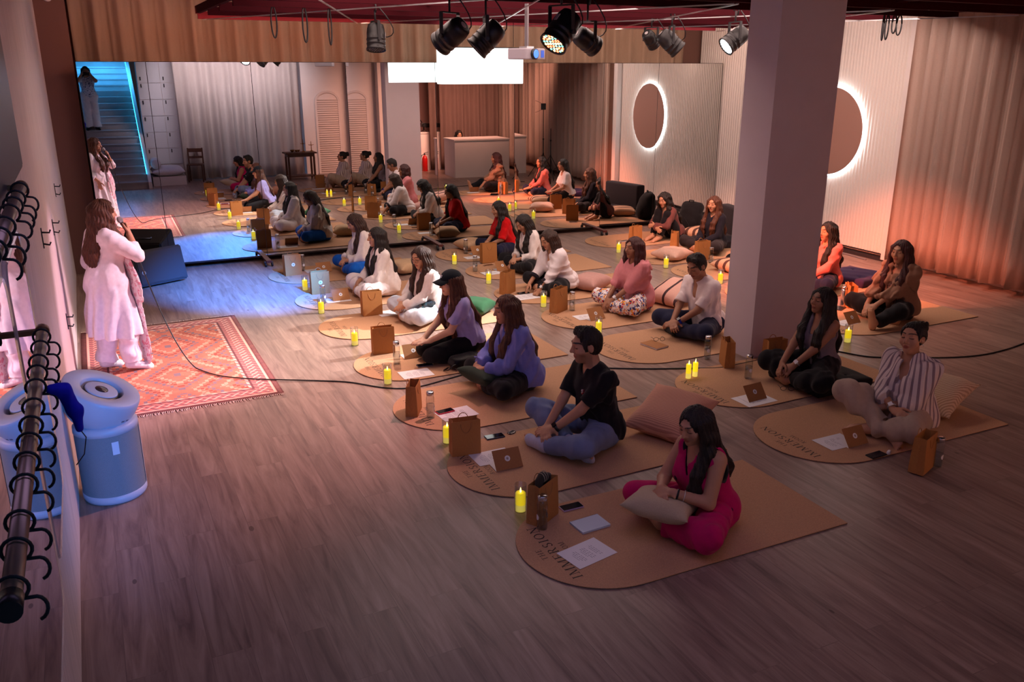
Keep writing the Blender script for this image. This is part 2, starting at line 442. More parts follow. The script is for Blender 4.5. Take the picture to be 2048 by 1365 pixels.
def rotm(axis, ang):
    return np.array(Matrix.Rotation(ang, 3, axis))
class Body:
    """joints of one figure in its own frame: +x forward, +y its left, +z up, origin on the ground under the pelvis"""
    def __init__(s, mode='cross', sc=1., seat=0., lean=6., slump=8., yaw=0., pitch=8., roll=0., twist=0., woman=True,
                 hl=None, hr=None, stout=1., knees=None, ankles=None, pel=None, hroll=0, girth=1., toes=None, handdir=None, elb=(0,0)):
        s.sc = sc; s.woman = woman; s.mode = mode; s.stout = stout; s.girth = girth
        z0 = {'cross':.11,'kneel':.20,'hug':.11,'stand':.90,'side':.11}[mode] if pel is None else pel
        s.pz = z0*sc+seat; s.seat = seat
        s.lean = R(lean); s.slump = R(slump); s.tw = R(twist)
        # spine curve
        n = 30; s.zs = np.linspace(-.15,.60,n); th = np.where(s.zs < 0, 0, s.lean+s.slump*np.clip(s.zs/.5,0,1))
        dz = s.zs[1]-s.zs[0]
        X = np.concatenate([[0], np.cumsum(np.sin(th[:-1])*dz)]); Z = np.concatenate([[0], np.cumsum(np.cos(th[:-1])*dz)])
        i0 = np.interp(0, s.zs, X); j0 = np.interp(0, s.zs, Z)
        s.X = X-i0; s.Z = Z-j0; s.th = th
        # head
        nb = s.T((-.01,0,.47)); s.neck0 = nb
        hp = R(pitch); hy = R(yaw); hr_ = R(roll)
        H = rotm('Z', s.tw*.8+hy) @ rotm('Y', hp) @ rotm('X', hr_)
        s.H = H
        nd = unit(np.array([.32*math.sin(s.lean+s.slump)+.18+.25*math.sin(hp), 0, 1.]))
        nd = rotm('Z', s.tw*.8+hy*.6) @ nd
        s.neck1 = nb+nd*.10*sc
        s.hc = s.neck1+(H @ np.array([.012,0,.075]))*sc
        # shoulders / arms
        s.sh = {1: s.T((-.012, .150*s.wid(), .425)), -1: s.T((-.012, -.150*s.wid(), .425))}
        dl = {'cross':((.30,.06,.16),(.30,-.06,.16)), 'kneel':((.34,.10,.30),(.34,-.10,.30)), 'hug':((.40,.05,.26),(.42,-.05,.22)),
              'stand':((.05,.24,.0),(.05,-.24,.0)), 'side':((.30,.06,.16),(.30,-.06,.16))}[mode]
        s.wr = {1: np.array(hl if hl is not None else dl[0])*sc, -1: np.array(hr if hr is not None else dl[1])*sc}
        if mode != 'stand':
            for k in (1,-1): s.wr[k] = s.wr[k]+np.array([0,0,seat])
        else:
            for k in (1,-1): s.wr[k] = s.wr[k]+np.array([0,0,s.pz])
        U, Fo = .275*sc, .235*sc
        s.el = {}
        for k in (1,-1):
            A, W = s.sh[k], s.wr[k]; d = W-A; L = np.linalg.norm(d)
            if L > (U+Fo)*.995: W = A+d/L*(U+Fo)*.995; s.wr[k] = W; d = W-A; L = np.linalg.norm(d)
            x = (U*U-Fo*Fo+L*L)/(2*L); hh = math.sqrt(max(U*U-x*x, 1e-5))
            pole = np.array([-.55, .75*k, -.55]) if elb[0 if k == 1 else 1] == 0 else np.array(elb[0 if k == 1 else 1])
            dd = d/L; pole = unit(pole-dd*(pole@dd)); s.el[k] = A+dd*x+pole*hh
        # legs
        hipx = {'cross':.03,'kneel':.03,'hug':.04,'stand':0,'side':.03}[mode]
        s.hip = {k: np.array([hipx, .088*k, s.pz/sc if mode != 'stand' else .90])*sc for k in (1,-1)}
        for k in (1,-1): s.hip[k][2] = s.pz
        kd = {'cross':((.335,.33,.135),(.335,-.33,.135)), 'kneel':((.43,.115,.105),(.43,-.115,.105)), 'hug':((.30,.10,.46),(.30,-.10,.46)),
              'stand':((.03,.10,.47),(.03,-.10,.47)), 'side':((.36,.30,.13),(.36,-.24,.12))}[mode]
        ad = {'cross':((.36,-.07,.055),(.26,.07,.06)), 'kneel':((.03,.10,.05),(.03,-.10,.05)), 'hug':((.42,.08,.07),(.42,-.08,.07)),
              'stand':((-.02,.10,.07),(-.02,-.10,.07)), 'side':((.36,-.05,.055),(.30,-.50,.05))}[mode]
        td = {'cross':((.30,-.21,.035),(.20,.21,.035)), 'kneel':((-.16,.06,.03),(-.16,-.06,.03)), 'hug':((.60,.09,.025),(.60,-.09,.025)),
              'stand':((.16,.13,.03),(.16,-.13,.03)), 'side':((.30,-.21,.035),(.42,-.60,.09))}[mode]
        g = lambda v, o: {k: np.array((o if o is not None else v)[0 if k == 1 else 1])*sc for k in (1,-1)}
        s.kn = g(kd, knees); s.an = g(ad, ankles); s.toe = g(td, toes)
        if seat and mode == 'cross':
            for k in (1,-1): s.kn[k][2] += seat*.6; s.an[k][2] += seat*.2; s.toe[k][2] += seat*.2
        s.handdir = handdir or {}
    def wid(s): return (1.0 if s.woman else 1.12)*(1+.35*(s.stout-1))
    def T(s, p):
        x, y, z = p; a = float(np.interp(z, s.zs, s.th)); bx = float(np.interp(z, s.zs, s.X)); bz = float(np.interp(z, s.zs, s.Z))
        q = np.array([bx+x*math.cos(a), y, bz-x*math.sin(a)])
        t = s.tw*min(1,max(0,z/.42)); c, d = math.cos(t), math.sin(t)
        q = np.array([q[0]*c-q[1]*d, q[0]*d+q[1]*c, q[2]])
        return q*s.sc+np.array([0,0,s.pz])
    def lat(s, z):
        t = s.tw*min(1,max(0,z/.42)); return np.array([-math.sin(t), math.cos(t), 0])
    # ---- primitives
    def torso(s, inf=0., k=.05):
        c = s.sc; st = s.stout; L = s.lat; w = s.wid()
        P = [Cap(s.T((-.015,-.07,.01)), s.T((-.015,.07,.01)), .115*c*st+inf, k=k),
             Cap(s.T((.0,0,.04)), s.T((.012*st,0,.19)), .108*c*st+inf, (.094 if s.woman else .103)*c*st+inf, k=k, flat=(L(.1),1.28)),
             Cap(s.T((.012*st,0,.19)), s.T((.006,0,.33)), (.094 if s.woman else .103)*c*st+inf, .102*c*(1+.6*(st-1))+inf, k=k, flat=(L(.25),1.33)),
             Cap(s.T((.004,0,.33)), s.T((-.012,0,.405)), .100*c+inf, .072*c+inf, k=k, flat=(L(.4),1.5*w)),
             Cap(s.T((-.014,-.125*w,.425)), s.T((-.014,.125*w,.425)), .050*c+inf, k=k),
             Cap(s.T((-.02,-.07,.455)), s.T((-.02,.07,.455)), .032*c+inf, k=.05)]
        if s.woman:
            for q in (1,-1): P.append(Ell(s.T((.085*st,.075*q,.285)), np.array([.052,.062,.062])*c*(1+.7*(st-1))+inf, k=.045))
        return P
    def neck(s): 
        c = s.sc; r = .050 if s.woman else .058
        return [Cap(s.T((-.015,0,.42)), s.neck1+s.H@np.array([-.012,0,.0])*c, r*c*1.08, r*c*.95, k=.035)]
    def hd(s, p): return s.hc+(s.H @ np.array(p, float))*s.sc
    def headp(s):
        c = s.sc; H = s.H; h = s.hd; E = lambda p, r, k=.02, sub=False: Ell(h(p), np.array(r)*c, H, k=k*c, sub=sub)
        Sp = lambda p, r, k, sub=False: Cap(h(p), h(p), r*c, k=k*c, sub=sub)
        P = [E((-.012,0,.028),(.094,.075,.086),.02), E((.020,0,-.030),(.068,.059,.084),.035), Sp((.060,0,-.098),.021,.035),
             Cap(h((.082,-.030,.030)), h((.082,.030,.030)), .012*c, k=.022*c)]
        for q in (1,-1):
            P += [Sp((.055,.043*q,-.028),.024,.03), Sp((.094,.033*q,.008),.015,.016,True), Sp((.0715,.033*q,.006),.0165,.006)]
        P += [Cap(h((.088,0,.016)), h((.108,0,-.026)), .0075*c, .0125*c, k=.014*c)]
        for q in (1,-1): P += [Sp((.092,.013*q,-.034),.0085,.008), Sp((.098,.0065*q,-.0425),.0035,.004,True)]
        P += [Cap(h((.0845,-.014,-.0605)), h((.0845,.014,-.0605)), .0068*c, k=.006*c), Cap(h((.083,-.012,-.0715)), h((.083,.012,-.0715)), .0078*c, k=.006*c),
              Cap(h((.0915,-.02,-.0658)), h((.0915,.02,-.0658)), .0016*c, k=.003*c, sub=True)]
        for q in (1,-1):
            P += [Ell(h((-.010,.079*q,-.004)), np.array([.019,.009,.031])*c, H @ rotm('Z', -.35*q), k=.008*c), Sp((-.004,.089*q,-.002),.010,.006,True)]
        return P
    def face_masks(s, V, stubble=0):
        q = (V-s.hc) @ s.H / s.sc; x, y, z = q.T; ay = np.abs(y)
        sm = lambda e0, e1, v: np.clip((v-e0)/(e1-e0), 0, 1)
        inn = (x > .03) & (np.abs(z) < .14)
        lip = inn*(1-sm(.7,1.05,np.sqrt((ay/.027)**2+((z+.0655)/.0145)**2)))*(x > .07)
        zb = .0395-10*(ay-.034)**2
        brow = inn*(1-sm(.0026 if s.woman else .0036,.0052 if s.woman else .0064,np.abs(z-zb)))*(1-sm(.024,.030,np.abs(ay-.036)))*(x > .045)
        zl = .0005+7.*(ay-.033)**2
        lash = inn*(1-sm(.0022,.005,np.abs(z-zl)))*(1-sm(.014,.018,np.abs(ay-.033)))*(x > .05)
        dark = np.maximum(brow, lash)
        st = np.zeros(len(V))
        if stubble:
            st = stubble*(x > -.02)*(np.abs(z) < .16)*(1-sm(-.045,-.028,z))*(1-lip)
            st = np.maximum(st, stubble*(inn & (x > .07))*(1-sm(.7,1.1,np.sqrt((ay/.026)**2+((z+.050)/.008)**2))))
            st = st*(np.sqrt((q**2).sum(1)) < .16)
        return {'lip': lip, 'dark': dark, 'stubble': st}
    def armp(s, inf=0., k=.03, upto=2., hands=True, sides=(1,-1), cutoff=True, thin=1.):
        """upto: 1 = elbow, 2 = wrist; fractions allowed (sleeves)"""
        c = s.sc; g = s.girth*thin; P = []
        for q in sides:
            A, E_, W = s.sh[q], s.el[q], s.wr[q]
            if upto >= 1:
                P.append(Cap(A, E_, .046*c*g+inf, .037*c*g+inf, k=k))
                f = min(upto-1, 1)
                if f > .02:
                    e = E_+(W-E_)*f; r1 = (.037+(.0265-.037)*f)*c*(1+.5*(g-1))+inf
                    P.append(Cap(E_, e+(unit(W-E_)*.03*c if (inf and cutoff) else 0), .037*c*g+inf, r1, k=.015, cut=[(e, W-E_)] if (inf and cutoff) else None))
            else:
                e = A+(E_-A)*upto
                P.append(Cap(A, e+unit(E_-A)*.03*c, .046*c*g+inf, (.046-.009*upto)*c*g+inf*1.15, k=k, cut=[(e, E_-A)]))
        if hands:
            for q in sides: P += s.hand(q)
        return P
    def hand(s, q):
        c = s.sc*(1. if s.woman else 1.06); W = s.wr[q]; fo = unit(W-s.el[q])
        spec = s.handdir.get(q, {})
        d = unit(spec.get('d', fo*.6+np.array([.35,-.25*q,-.35])))
        b = np.array(spec.get('b', (.25,.15*q,1.)), float); b = unit(b-d*(b@d))     # back of the hand
        t = np.cross(b, d)*(-q); t = -t if spec.get('flip') else t                    # towards the thumb
        cu = R(spec.get('curl', 24)); spread = spec.get('spread', .04)
        P = [Cap(W-d*.005*c, W+d*.03*c, .0245*c, .024*c, k=.012, flat=(b,.8)),
             Cap(W+d*.025*c+t*.004*c, W+d*.078*c+t*.003*c, .0255*c, .0215*c, k=.012, flat=(t,1.62))]
        P[-1].ra *= .62; P[-1].rb *= .66
        P[-1].flat = (nv(t), 2.35)
        for i, (of, Lf) in enumerate(((.030,.070),(.0105,.078),(-.0095,.072),(-.028,.056))):
            p = W+d*(.088-.004*abs(i-1.3))*c+t*of*c; a = .25*cu+.12*i*cu*.3
            dirb = unit(d+t*spread*(1.4-i))
            for j, fr in enumerate((.45,.31,.24)):
                a2 = a+cu*j*.9
                v = dirb*math.cos(a2)-b*math.sin(a2)
                e = p+v*Lf*fr*c
                P.append(Cap(p, e, (.0088-.0007*j)*c, (.0082-.0008*j)*c, k=.006 if j else .01)); p = e
        p = W+d*.022*c+t*.022*c
        for j, (Lf, w) in enumerate(((.042,(.55,.75,-.28)),(.030,(.80,.42,-.30)),(.024,(.92,.15,-.32)))):
            v = unit(d*w[0]+t*w[1]+b*w[2]); e = p+v*Lf*c; P.append(Cap(p, e, (.0115-.001*j)*c, (.0103-.001*j)*c, k=.01)); p = e
        return P
    def legp(s, inf=0., k=.03, upto=2., sides=(1,-1), flare=0., thin=1.):
        c = s.sc; g = s.stout*thin; P = []
        for q in sides:
            A, K, N = s.hip[q], s.kn[q], s.an[q]
            P.append(Cap(A, K, .086*c*g+inf, .058*c*(1+.4*(g-1))+inf, k=k))
            f = min(upto-1, 1)
            if f > .02:
                e = K+(N-K)*f; dd = unit(N-K)
                r1 = (.054+(.034-.054)*f)*c+inf+flare
                if not inf:
                    m = K+(N-K)*.3; n_ = np.zeros(3)
                    P += [Cap(K, m, .053*c*thin, .054*c*thin, k=k), Cap(m, N, .054*c*thin, .033*c, k=k)]
                else:
                    m = K+(N-K)*.3; P.append(Cap(K, m, .055*c+inf, .056*c+inf, k=k)); P.append(Cap(m, e+dd*.04, .056*c+inf, r1, k=k, cut=[(e, dd)]))
        return P
    def footp(s, inf=0., sides=(1,-1), toes=True):
        c = s.sc*(1. if s.woman else 1.08); P = []
        for q in sides:
            N, To = s.an[q], s.toe[q]; d = unit(To-N); sh = unit(N-s.kn[q])
            heel = N+(-d*.035+sh*.012)*c
            b = unit(-sh-d*((-sh)@d)); lat_ = np.cross(d, b)
            if s.mode in ('stand','hug'): b = np.array([0,0,1.]); lat_ = unit(np.cross(d, b))
            L = .175*c; ball = N+d*(L-.03*c)-b*.02*c
            P += [Cap(N, heel, .032*c+inf, .031*c+inf, k=.02), Cap(heel, ball, .029*c+inf, .024*c+inf, k=.03, flat=(lat_,1.25)), Cap(N+d*.01*c, ball+b*.004*c, .032*c+inf, .019*c+inf, k=.03, flat=(lat_,1.45))]
            if toes and not inf:
                for i in range(5):
                    o = (i-2)*.0165*c*(-q if s.mode != 'cross' else q); r = (.0125 if i == 0 else .0088)*c
                    st = ball+lat_*o; P.append(Cap(st, st+d*(.040-.004*i)*c-b*.002, r, r*.95, k=.008))
            elif inf: P.append(Cap(ball, ball+d*.03*c, .026*c+inf*.6, .020*c+inf*.6, k=.03, flat=(lat_,1.5)))
        return P
    # ---- hair
    def hairp(s, style, length=.3, vol=1.):
        """returns Shape for the hair"""
        c = s.sc; H = s.H; h = s.hd; P = []
        v = (.014 if style != 'short' else .007)*vol
        P.append(Ell(h((-.018,0,.030)), np.array([.094+v,.076+v,.086+v])*c, H, k=.02))
        if style == 'short':
            P.append(Cap(h((.040,-.03,.095)), h((.040,.03,.095)), .022*c, k=.03)); P.append(Cap(h((.02,-.03,.106)), h((-.04,.02,.106)), .026*c, k=.03))
            P.append(Ell(h((-.045,0,-.015)), np.array([.060,.072,.072])*c, H, k=.03)); P += [Cap(h((.052,y,.088)), h((.050,y*.8,.124)), .016*c, .005*c, k=.012) for y in (-.045,-.02,.005,.03,.05)]
            P.append(Ell(h((.140,0,-.03)), np.array([.130,.102,.148])*c, H, k=.008, sub=True))
            P.append(Ell(h((.0,0,-.17)), np.array([.13,.12,.105])*c, H, k=.012, sub=True))
            for q in (1,-1): P.append(Ell(h((.004,.098*q,-.014)), np.array([.030,.034,.040])*c, H, k=.006, sub=True))
            for q in (1,-1): P.append(Cap(h((.026,.070*q,.03)), h((.024,.068*q,-.022)), .007*c, k=.01))
        else:
            if style in ('bun',):
                P.append(Ell(h((.138,0,-.03)), np.array([.124,.115,.142])*c, H, k=.008, sub=True))
                P.append(Ell(h((-.01,0,-.16)), np.array([.14,.12,.12])*c, H, k=.012, sub=True))
                for q in (1,-1): P.append(Ell(h((.004,.098*q,-.012)), np.array([.034,.034,.044])*c, H, k=.006, sub=True))
                P += [Ell(h((-.118,.0,.082)), np.array([.050,.050,.048])*c, H, k=.012), Cap(h((-.13,.03,.11)), h((-.15,-.02,.06)), .020*c, k=.01), Cap(h((-.11,.02,.0)), h((-.13,.02,-.045)), .012*c, .006*c, k=.01)]
            else:
                P.append(Ell(h((.132,0,-.022)), np.array([.102,.069,.136])*c, H, k=.010, sub=True))
                P.append(Cap(h((.060,.012,.121)), h((-.05,.008,.138)), .009*c, .007*c, k=.008, sub=True))
                Tn = lambda x, y, z: s.T((x, y, z))
                zt = .42
                nl = 7
                if style in ('back','wavy','bob','front','side','ponytail'):
                    ys = np.linspace(-1,1,nl)
                    for y in ys:
                        a = y*1.25
                        p0 = h((-.018-.085*math.cos(a), .082*math.sin(a), .03)); p1 = h((-.022-.092*math.cos(a)*.95, .092*math.sin(a), -.075))
                        if style == 'ponytail' : p1 = h((-.09,.04*y,-.06))
                        end = []
                        if style == 'bob': end = [h((-.02-.085*math.cos(a), .10*math.sin(a), -.17)), h((-.0-.07*math.cos(a), .098*math.sin(a), -.17-length*.3))]
                        else:
                            end = [Tn(-.07-.03*math.cos(a), .095*y, .41), Tn(-.125, .10*y, .41-length*.5), Tn(-.125, .085*y, .41-length*(1-.12*abs(y)))]
                        pts = [p0,p1]+end; rr = [.034,.036,.033,.028,.016]
                        for i in range(len(pts)-1): P.append(Cap(pts[i], pts[i+1], rr[i]*c, rr[i+1]*c, k=.03))
                if style in ('front','side','wavy','bob'):
                    sides = (1,-1) if style != 'side' else (1,)
                    for q in sides:
                        ff = (.9,.6,.3) if style != 'bob' else (.8,.4)
                        for j, u in enumerate(ff):
                            p0 = h((.03-.03*j,.080*q,.045)); p1 = h((.022-.03*j,.094*q,-.06))
                            if style == 'bob': pts = [p0, p1, h((.03-.03*j,.098*q,-.135)), h((.02-.03*j,.088*q,-.17-length*.25))]
                            else:
                                so = s.stout
                                pts = [p0, p1, Tn(.070-.035*j,(.100+.014*j)*q,.470+.014*j), Tn(.138*so-.006*j,(.082+.020*j)*q,.385), Tn(.174*so-.006*j,(.074+.022*j)*q,.29), Tn(.172*so-.014*j,(.066+.024*j)*q,.40-length*(.95-.12*j))]
                            rr = [.018,.024,.025,.024,.022,.007]
                            for i in range(len(pts)-1): P.append(Cap(pts[i], pts[i+1], rr[i]*c, rr[i+1]*c, k=.025))
        sh = Shape().add(*P)
        hc = nv(s.hc); Hm = nv(s.H)
        wav = 1.9 if style == 'wavy' else .7
        def disp(Pt):
            q = (Pt-hc) @ Hm; th = np.arctan2(q[:,1], q[:,0]+.018)
            r_ = np.sqrt(q[:,0]**2+q[:,1]**2)+.02
            z = q[:,2]
            return (.0028*np.sin(th*26+wav*np.sin(z*38))+.0018*np.sin(th*61+2*wav*np.sin(z*24+2))+(.004 if style == 'wavy' else .0015)*np.sin(z*55+th*5)).astype(f32)
        sh.disp = disp; sh.dmax = .008
        return sh
def person(label, pos, face, B, skin=1, hair=('back',.3,'black',1.), top=None, inner=None, legs=None, feet='bare', h=.0065,
           stubble=0, group=None, extras=None, seed=0, z=.012):
    root = thing('person', label, 'person', (pos[0], pos[1], z), R(face), group)
    # body: one continuous surface
    sh = Shape(); sh.add(*B.torso()); sh.add(*B.neck()); sh.add(*B.legp(thin=.84 if legs else 1.)); sh.add(*B.footp()); sh.add(*B.armp(thin=.9 if (top and top.get('sleeve',2.) > 1.2) else 1.)); sh.add(*B.headp())
    if B.mode != 'stand': sh.clip((0,0,.001), (0,0,-1))
    V, Q = sh.mesh(h); V = relax(V, Q, 1, .35)
    np_mesh('body', V, Q, SKIN[skin], root, masks=B.face_masks(V, stubble))
    # hair
    if hair:
        st, ln, hm, vol = hair
        V, Q = B.hairp(st, ln, vol).mesh(max(h*.85, .005)); np_mesh('hair', V, Q, HAIR[hm], root)
    def garment(nm, g):
        inf = g.get('inf', .014); s = Shape(); sl = g.get('sleeve', 2.)
        s.add(*B.torso(inf))
        if sl > 0: s.add(*B.armp(inf*g.get('loose', 1.), upto=sl, hands=False))
        nk = g.get('neck', 'crew'); c = B.sc
        r = {'crew':.064,'v':.066,'collar':.062,'wide':.082,'open':.070}[nk]
        s.add(Cap(B.T((.004,0,.44)), B.neck1+np.array([0,0,.06]), r*c, r*c*1.1, k=.01, sub=True))
        if nk in ('v','collar','wide'):
            dp = g.get('depth', .10)
            xe = .118*B.stout+inf*.6; s.add(Cap(B.T((.075,0,.45)), B.T((xe,0,.44-dp)), .045*c, .022*c, k=.008, sub=True))
        if nk == 'open':
            w = g.get('gap', .05)
            s.add(Cap(B.T((.06,0,.46)), B.T((.16,0,.20)), w*c, w*.9*c, k=.01, sub=True), Cap(B.T((.16,0,.22)), B.T((.20,0,-.05)), w*.9*c, w*c*1.2, k=.01, sub=True))
        if sl <= 0:
            for q in (1,-1):
                o = B.sh[q]+np.array([0,.028*q*c,-.005]); s.add(Cap(o+np.array([0,0,.05]), o+np.array([0,.01*q,-.045]), .058*c, .054*c, k=.01, sub=True))
        hz = g.get('hem', -.05)
        up = B.T((0,0,hz+.05))-B.T((0,0,hz))
        s.clip(B.T((0,0,hz)), -up)
        if B.mode != 'stand': s.clip((0,0,.004), (0,0,-1))
        fd = fold_disp(g.get('fold', .006)*3.3, seed*7+len(nm), g.get('ffx', 24)); s.disp = lambda P: np.minimum(fd(P), inf*.45); s.dmax = .03
        return soft(nm, s, g.get('h', h), g['mat'], root, 1)
    if inner: garment(inner.get('name','shirt'), inner)
    if top: garment(top.get('name','top'), top)
    if legs:
        inf = legs.get('inf', .012); s = Shape(); c = B.sc
        wp = B.T((0,0,legs.get('waist',.12))); wn = B.T((0,0,.2))-B.T((0,0,.1))
        s.add(Cap(B.T((-.015,-.07,.005)), B.T((-.015,.07,.005)), (.115 if B.mode == 'stand' else .112)*c*B.stout+inf*.5, k=.04))
        s.add(*B.legp(inf, .03, legs.get('upto', 1.93), flare=legs.get('flare', 0)))
        s.add(Cap(B.T((0,0,.02)), B.T((.01,0,.17)), .105*c*B.stout+inf*.5, .094*c*B.stout+inf*.4, k=.04, flat=(B.lat(.1),1.28), cut=[(wp, wn)]))
        if B.mode != 'stand': s.clip((0,0,.003), (0,0,-1))
        fd2 = fold_disp(legs.get('fold', .006)*2.8, seed*13+5, legs.get('ffx', 20)); s.disp = lambda P: np.minimum(fd2(P), inf*.5); s.dmax = .03
        soft(legs.get('name','trousers'), s, h, legs['mat'], root, 1)
    if feet != 'bare':
        s = Shape(); s.add(*B.footp(.005)); s.add(*[Cap(B.an[q], B.an[q]+unit(B.kn[q]-B.an[q])*.10*B.sc, .038*B.sc, .043*B.sc, k=.02) for q in (1,-1)])
        if B.mode != 'stand': s.clip((0,0,.002), (0,0,-1))
        soft('socks', s, h, feet, root, 1)
    if extras: extras(root, B)
    return root
def collar(root, B, m, r=.068, h=.005):
    """folded shirt collar round the neck, open at the throat"""
    c = B.sc; s = Shape(); n = 11; pts = []
    for i in range(n):
        a = R(38+284*i/(n-1))
        fr = math.cos(a)
        p = B.T((-.012+.066*math.cos(a), .070*math.sin(a), .452+.026*(1-fr)*.6-(.02 if fr > .3 else 0)))
        pts.append(p)
    for a, b in zip(pts, pts[1:]): s.add(Cap(a, b, .019*c, k=.01, flat=((b-a)/1.0 if False else np.cross(unit(b-a), [0,0,1]), .42)))
    for e, sg in ((pts[0],1),(pts[-1],-1)):
        s.add(Cap(e, e+np.array([.028,-.004*sg,-.045])*c, .018*c, .008*c, k=.012))
    soft('collar', s, h, m, root, 1)
def band(root, nm, B, q, m, f=.02, w=.018, face=None, r=.031):
    """watch or bracelet round the wrist of side q, f metres up the forearm"""
    bm = bmesh.new(); d = unit(B.el[q]-B.wr[q]); p = B.wr[q]+d*f
    sx, ux = frame_of(Vector(d))
    ring = []
    for k in range(18):
        a = 2*PI*k/18; v = np.array(sx)*math.cos(a)+np.array(ux)*math.sin(a); ring.append((v, p))
    vs = [[bm.verts.new(pp+v*rr+d*o) for v, pp in ring] for rr, o in ((r,-w/2),(r+.003,-w/2),(r+.003,w/2),(r,w/2))]
    for a, b in ((0,1),(1,2),(2,3)):
        for k in range(18): bm.faces.new((vs[a][k],vs[a][(k+1)%18],vs[b][(k+1)%18],vs[b][k]))
    o = obj(nm, bm, m, root, smooth=True)
    if face is not None:
        b = B.handdir.get(q, {}).get('b', (.25,.15*q,1.)); b = unit(np.array(b)-d*(np.array(b)@d)); t = np.cross(b, d)
        bm = bmesh.new(); obox(bm, p+b*(r+.006), d*.017, t*.016, b*.005); obj('watch_case', bm, face, o)
    return o
def jewel(root, B, m, both=True):
    for q in (1,-1):
        bm = bmesh.new(); bmesh.ops.create_icosphere(bm, subdivisions=1, radius=.0055, matrix=Matrix.Translation(Vector(B.hd((-.004,.087*q,-.040)))))
        obj('earring', bm, m, root, smooth=True)
def eyeglasses(root, B, m):
    bm = bmesh.new()
    for q in (1,-1):
        c0 = B.hd((.098,.033*q,.002)); pts = [B.hd((.100-.012*abs(math.cos(a))*(.5),.033*q+.025*math.cos(a),-.004+.022*math.sin(a))) for a in np.linspace(0,2*PI,14)[:-1]]
        tube(bm, pts, .0017, 5, closed=True)
        tube(bm, [B.hd((.092,.058*q,.004)), B.hd((.0,.082*q,.012)), B.hd((-.02,.082*q,.0))], .0016, 5)
    tube(bm, [B.hd((.103,-.009,.002)), B.hd((.106,0,.006)), B.hd((.103,.009,.002))], .0016, 5)
    obj('eyeglasses', bm, m, root)
# ------------------------------------------------------------------ lettering (flat serif capitals, unit height)
def strokes(ch):
    """polygons in (0..w, 0..1)"""
    T, t, sf = .13, .055, .07
    P = []
    def rect(x0,y0,x1,y1): P.append([(x0,y0),(x1,y0),(x1,y1),(x0,y1)])
    def line(x0,y0,x1,y1,w): P.append([(x0-w/2,y0),(x0+w/2,y0),(x1+w/2,y1),(x1-w/2,y1)])
    def serif(x, y, w=.14): rect(x-w, y-(t/2 if y > .5 else 0)-(t/2 if y > .5 else 0), x+w, y+(0 if y > .5 else t))
    def arc(cx,cy,rx,ry,a0,a1,w0,w1=None,n=14):
        w1 = w0 if w1 is None else w1; pr = None
        for i in range(n+1):
            a = R(a0+(a1-a0)*i/n); w = w1+(w0-w1)*abs(math.cos(a))
            o = (cx+rx*math.cos(a), cy+ry*math.sin(a)); q = (cx+(rx-w)*math.cos(a), cy+(ry-w)*math.sin(a))
            if pr: P.append([pr[0],o,q,pr[1]])
            pr = (o,q)
    if ch == 'I': rect(.12,0,.12+T,1); serif(.185,0); serif(.185,1); w = .37
    elif ch == 'M':
        rect(.10,0,.10+t,1); rect(.82,0,.82+T,1); line(.14,1,.50,0.02,T); line(.86,1,.50,.02,t); serif(.12,0); serif(.88,0,.15); serif(.10,1,.1); serif(.91,1,.1); w = 1.05
    elif ch == 'E':
        rect(.12,0,.12+T,1); rect(.04,0,.66,t); rect(.04,1-t,.62,1); rect(.2,.5,.5,.5+t); rect(.61,0,.66,.22); rect(.57,.78,.62,1); rect(.47,.42,.51,.64); w = .72
    elif ch == 'R':
        rect(.12,0,.12+T,1); serif(.185,0); rect(.04,1-t,.4,1); arc(.38,.76,.27,.24,-90,90,T,t); rect(.2,.52,.4,.52+t); line(.40,.54,.72,0,T); rect(.64,0,.84,t); w = .84
    elif ch == 'S':
        arc(.34,.755,.27,.245,30,270,T,t); arc(.34,.265,.29,.265,-150,90,T,t); w = .66
    elif ch == 'O': arc(.46,.5,.44,.51,0,360,T,t,26); w = .92
    elif ch == 'N': rect(.12,0,.12+t,1); rect(.74,0,.74+t,1); line(.14,1,.77,0,T*1.1); serif(.14,0); serif(.12,1,.1); serif(.77,1); w = .92
    elif ch == 'T': rect(.33,0,.33+T,1); rect(.02,1-t,.77,1); rect(.02,.76,.07,1); rect(.72,.76,.77,1); serif(.395,0); w = .8
    elif ch == 'H': rect(.12,0,.12+T,1); rect(.70,0,.70+T,1); rect(.2,.48,.75,.48+t); serif(.185,0); serif(.765,0); serif(.185,1); serif(.765,1); w = .95
    else: w = .4
    return P, w
def lettering(bm, txt, centre, height, z, gap=.18, updir=(-1,0), width=None):
    """flat word on a horizontal surface; updir = direction of the letter tops in x,y"""
    gl = [strokes(c) for c in txt]; W = sum(g[1] for g in gl)+gap*(len(txt)-1)
    sx = height if width is None else width/W
    u = Vector((*updir,0)); r = Vector((updir[1], -updir[0], 0)); x = -W/2
    for P, w in gl:
        for poly in P:
            vs = []
            for a, b in poly:
                p = Vector((centre[0],centre[1],z))+r*((x+a)*sx)+u*((b-.5)*height); vs.append(bm.verts.new(p))
            try: f = bm.faces.new(vs)
            except ValueError: continue
            f.normal_update()
            if f.normal.z < 0: f.normal_flip()
        x += w+gap

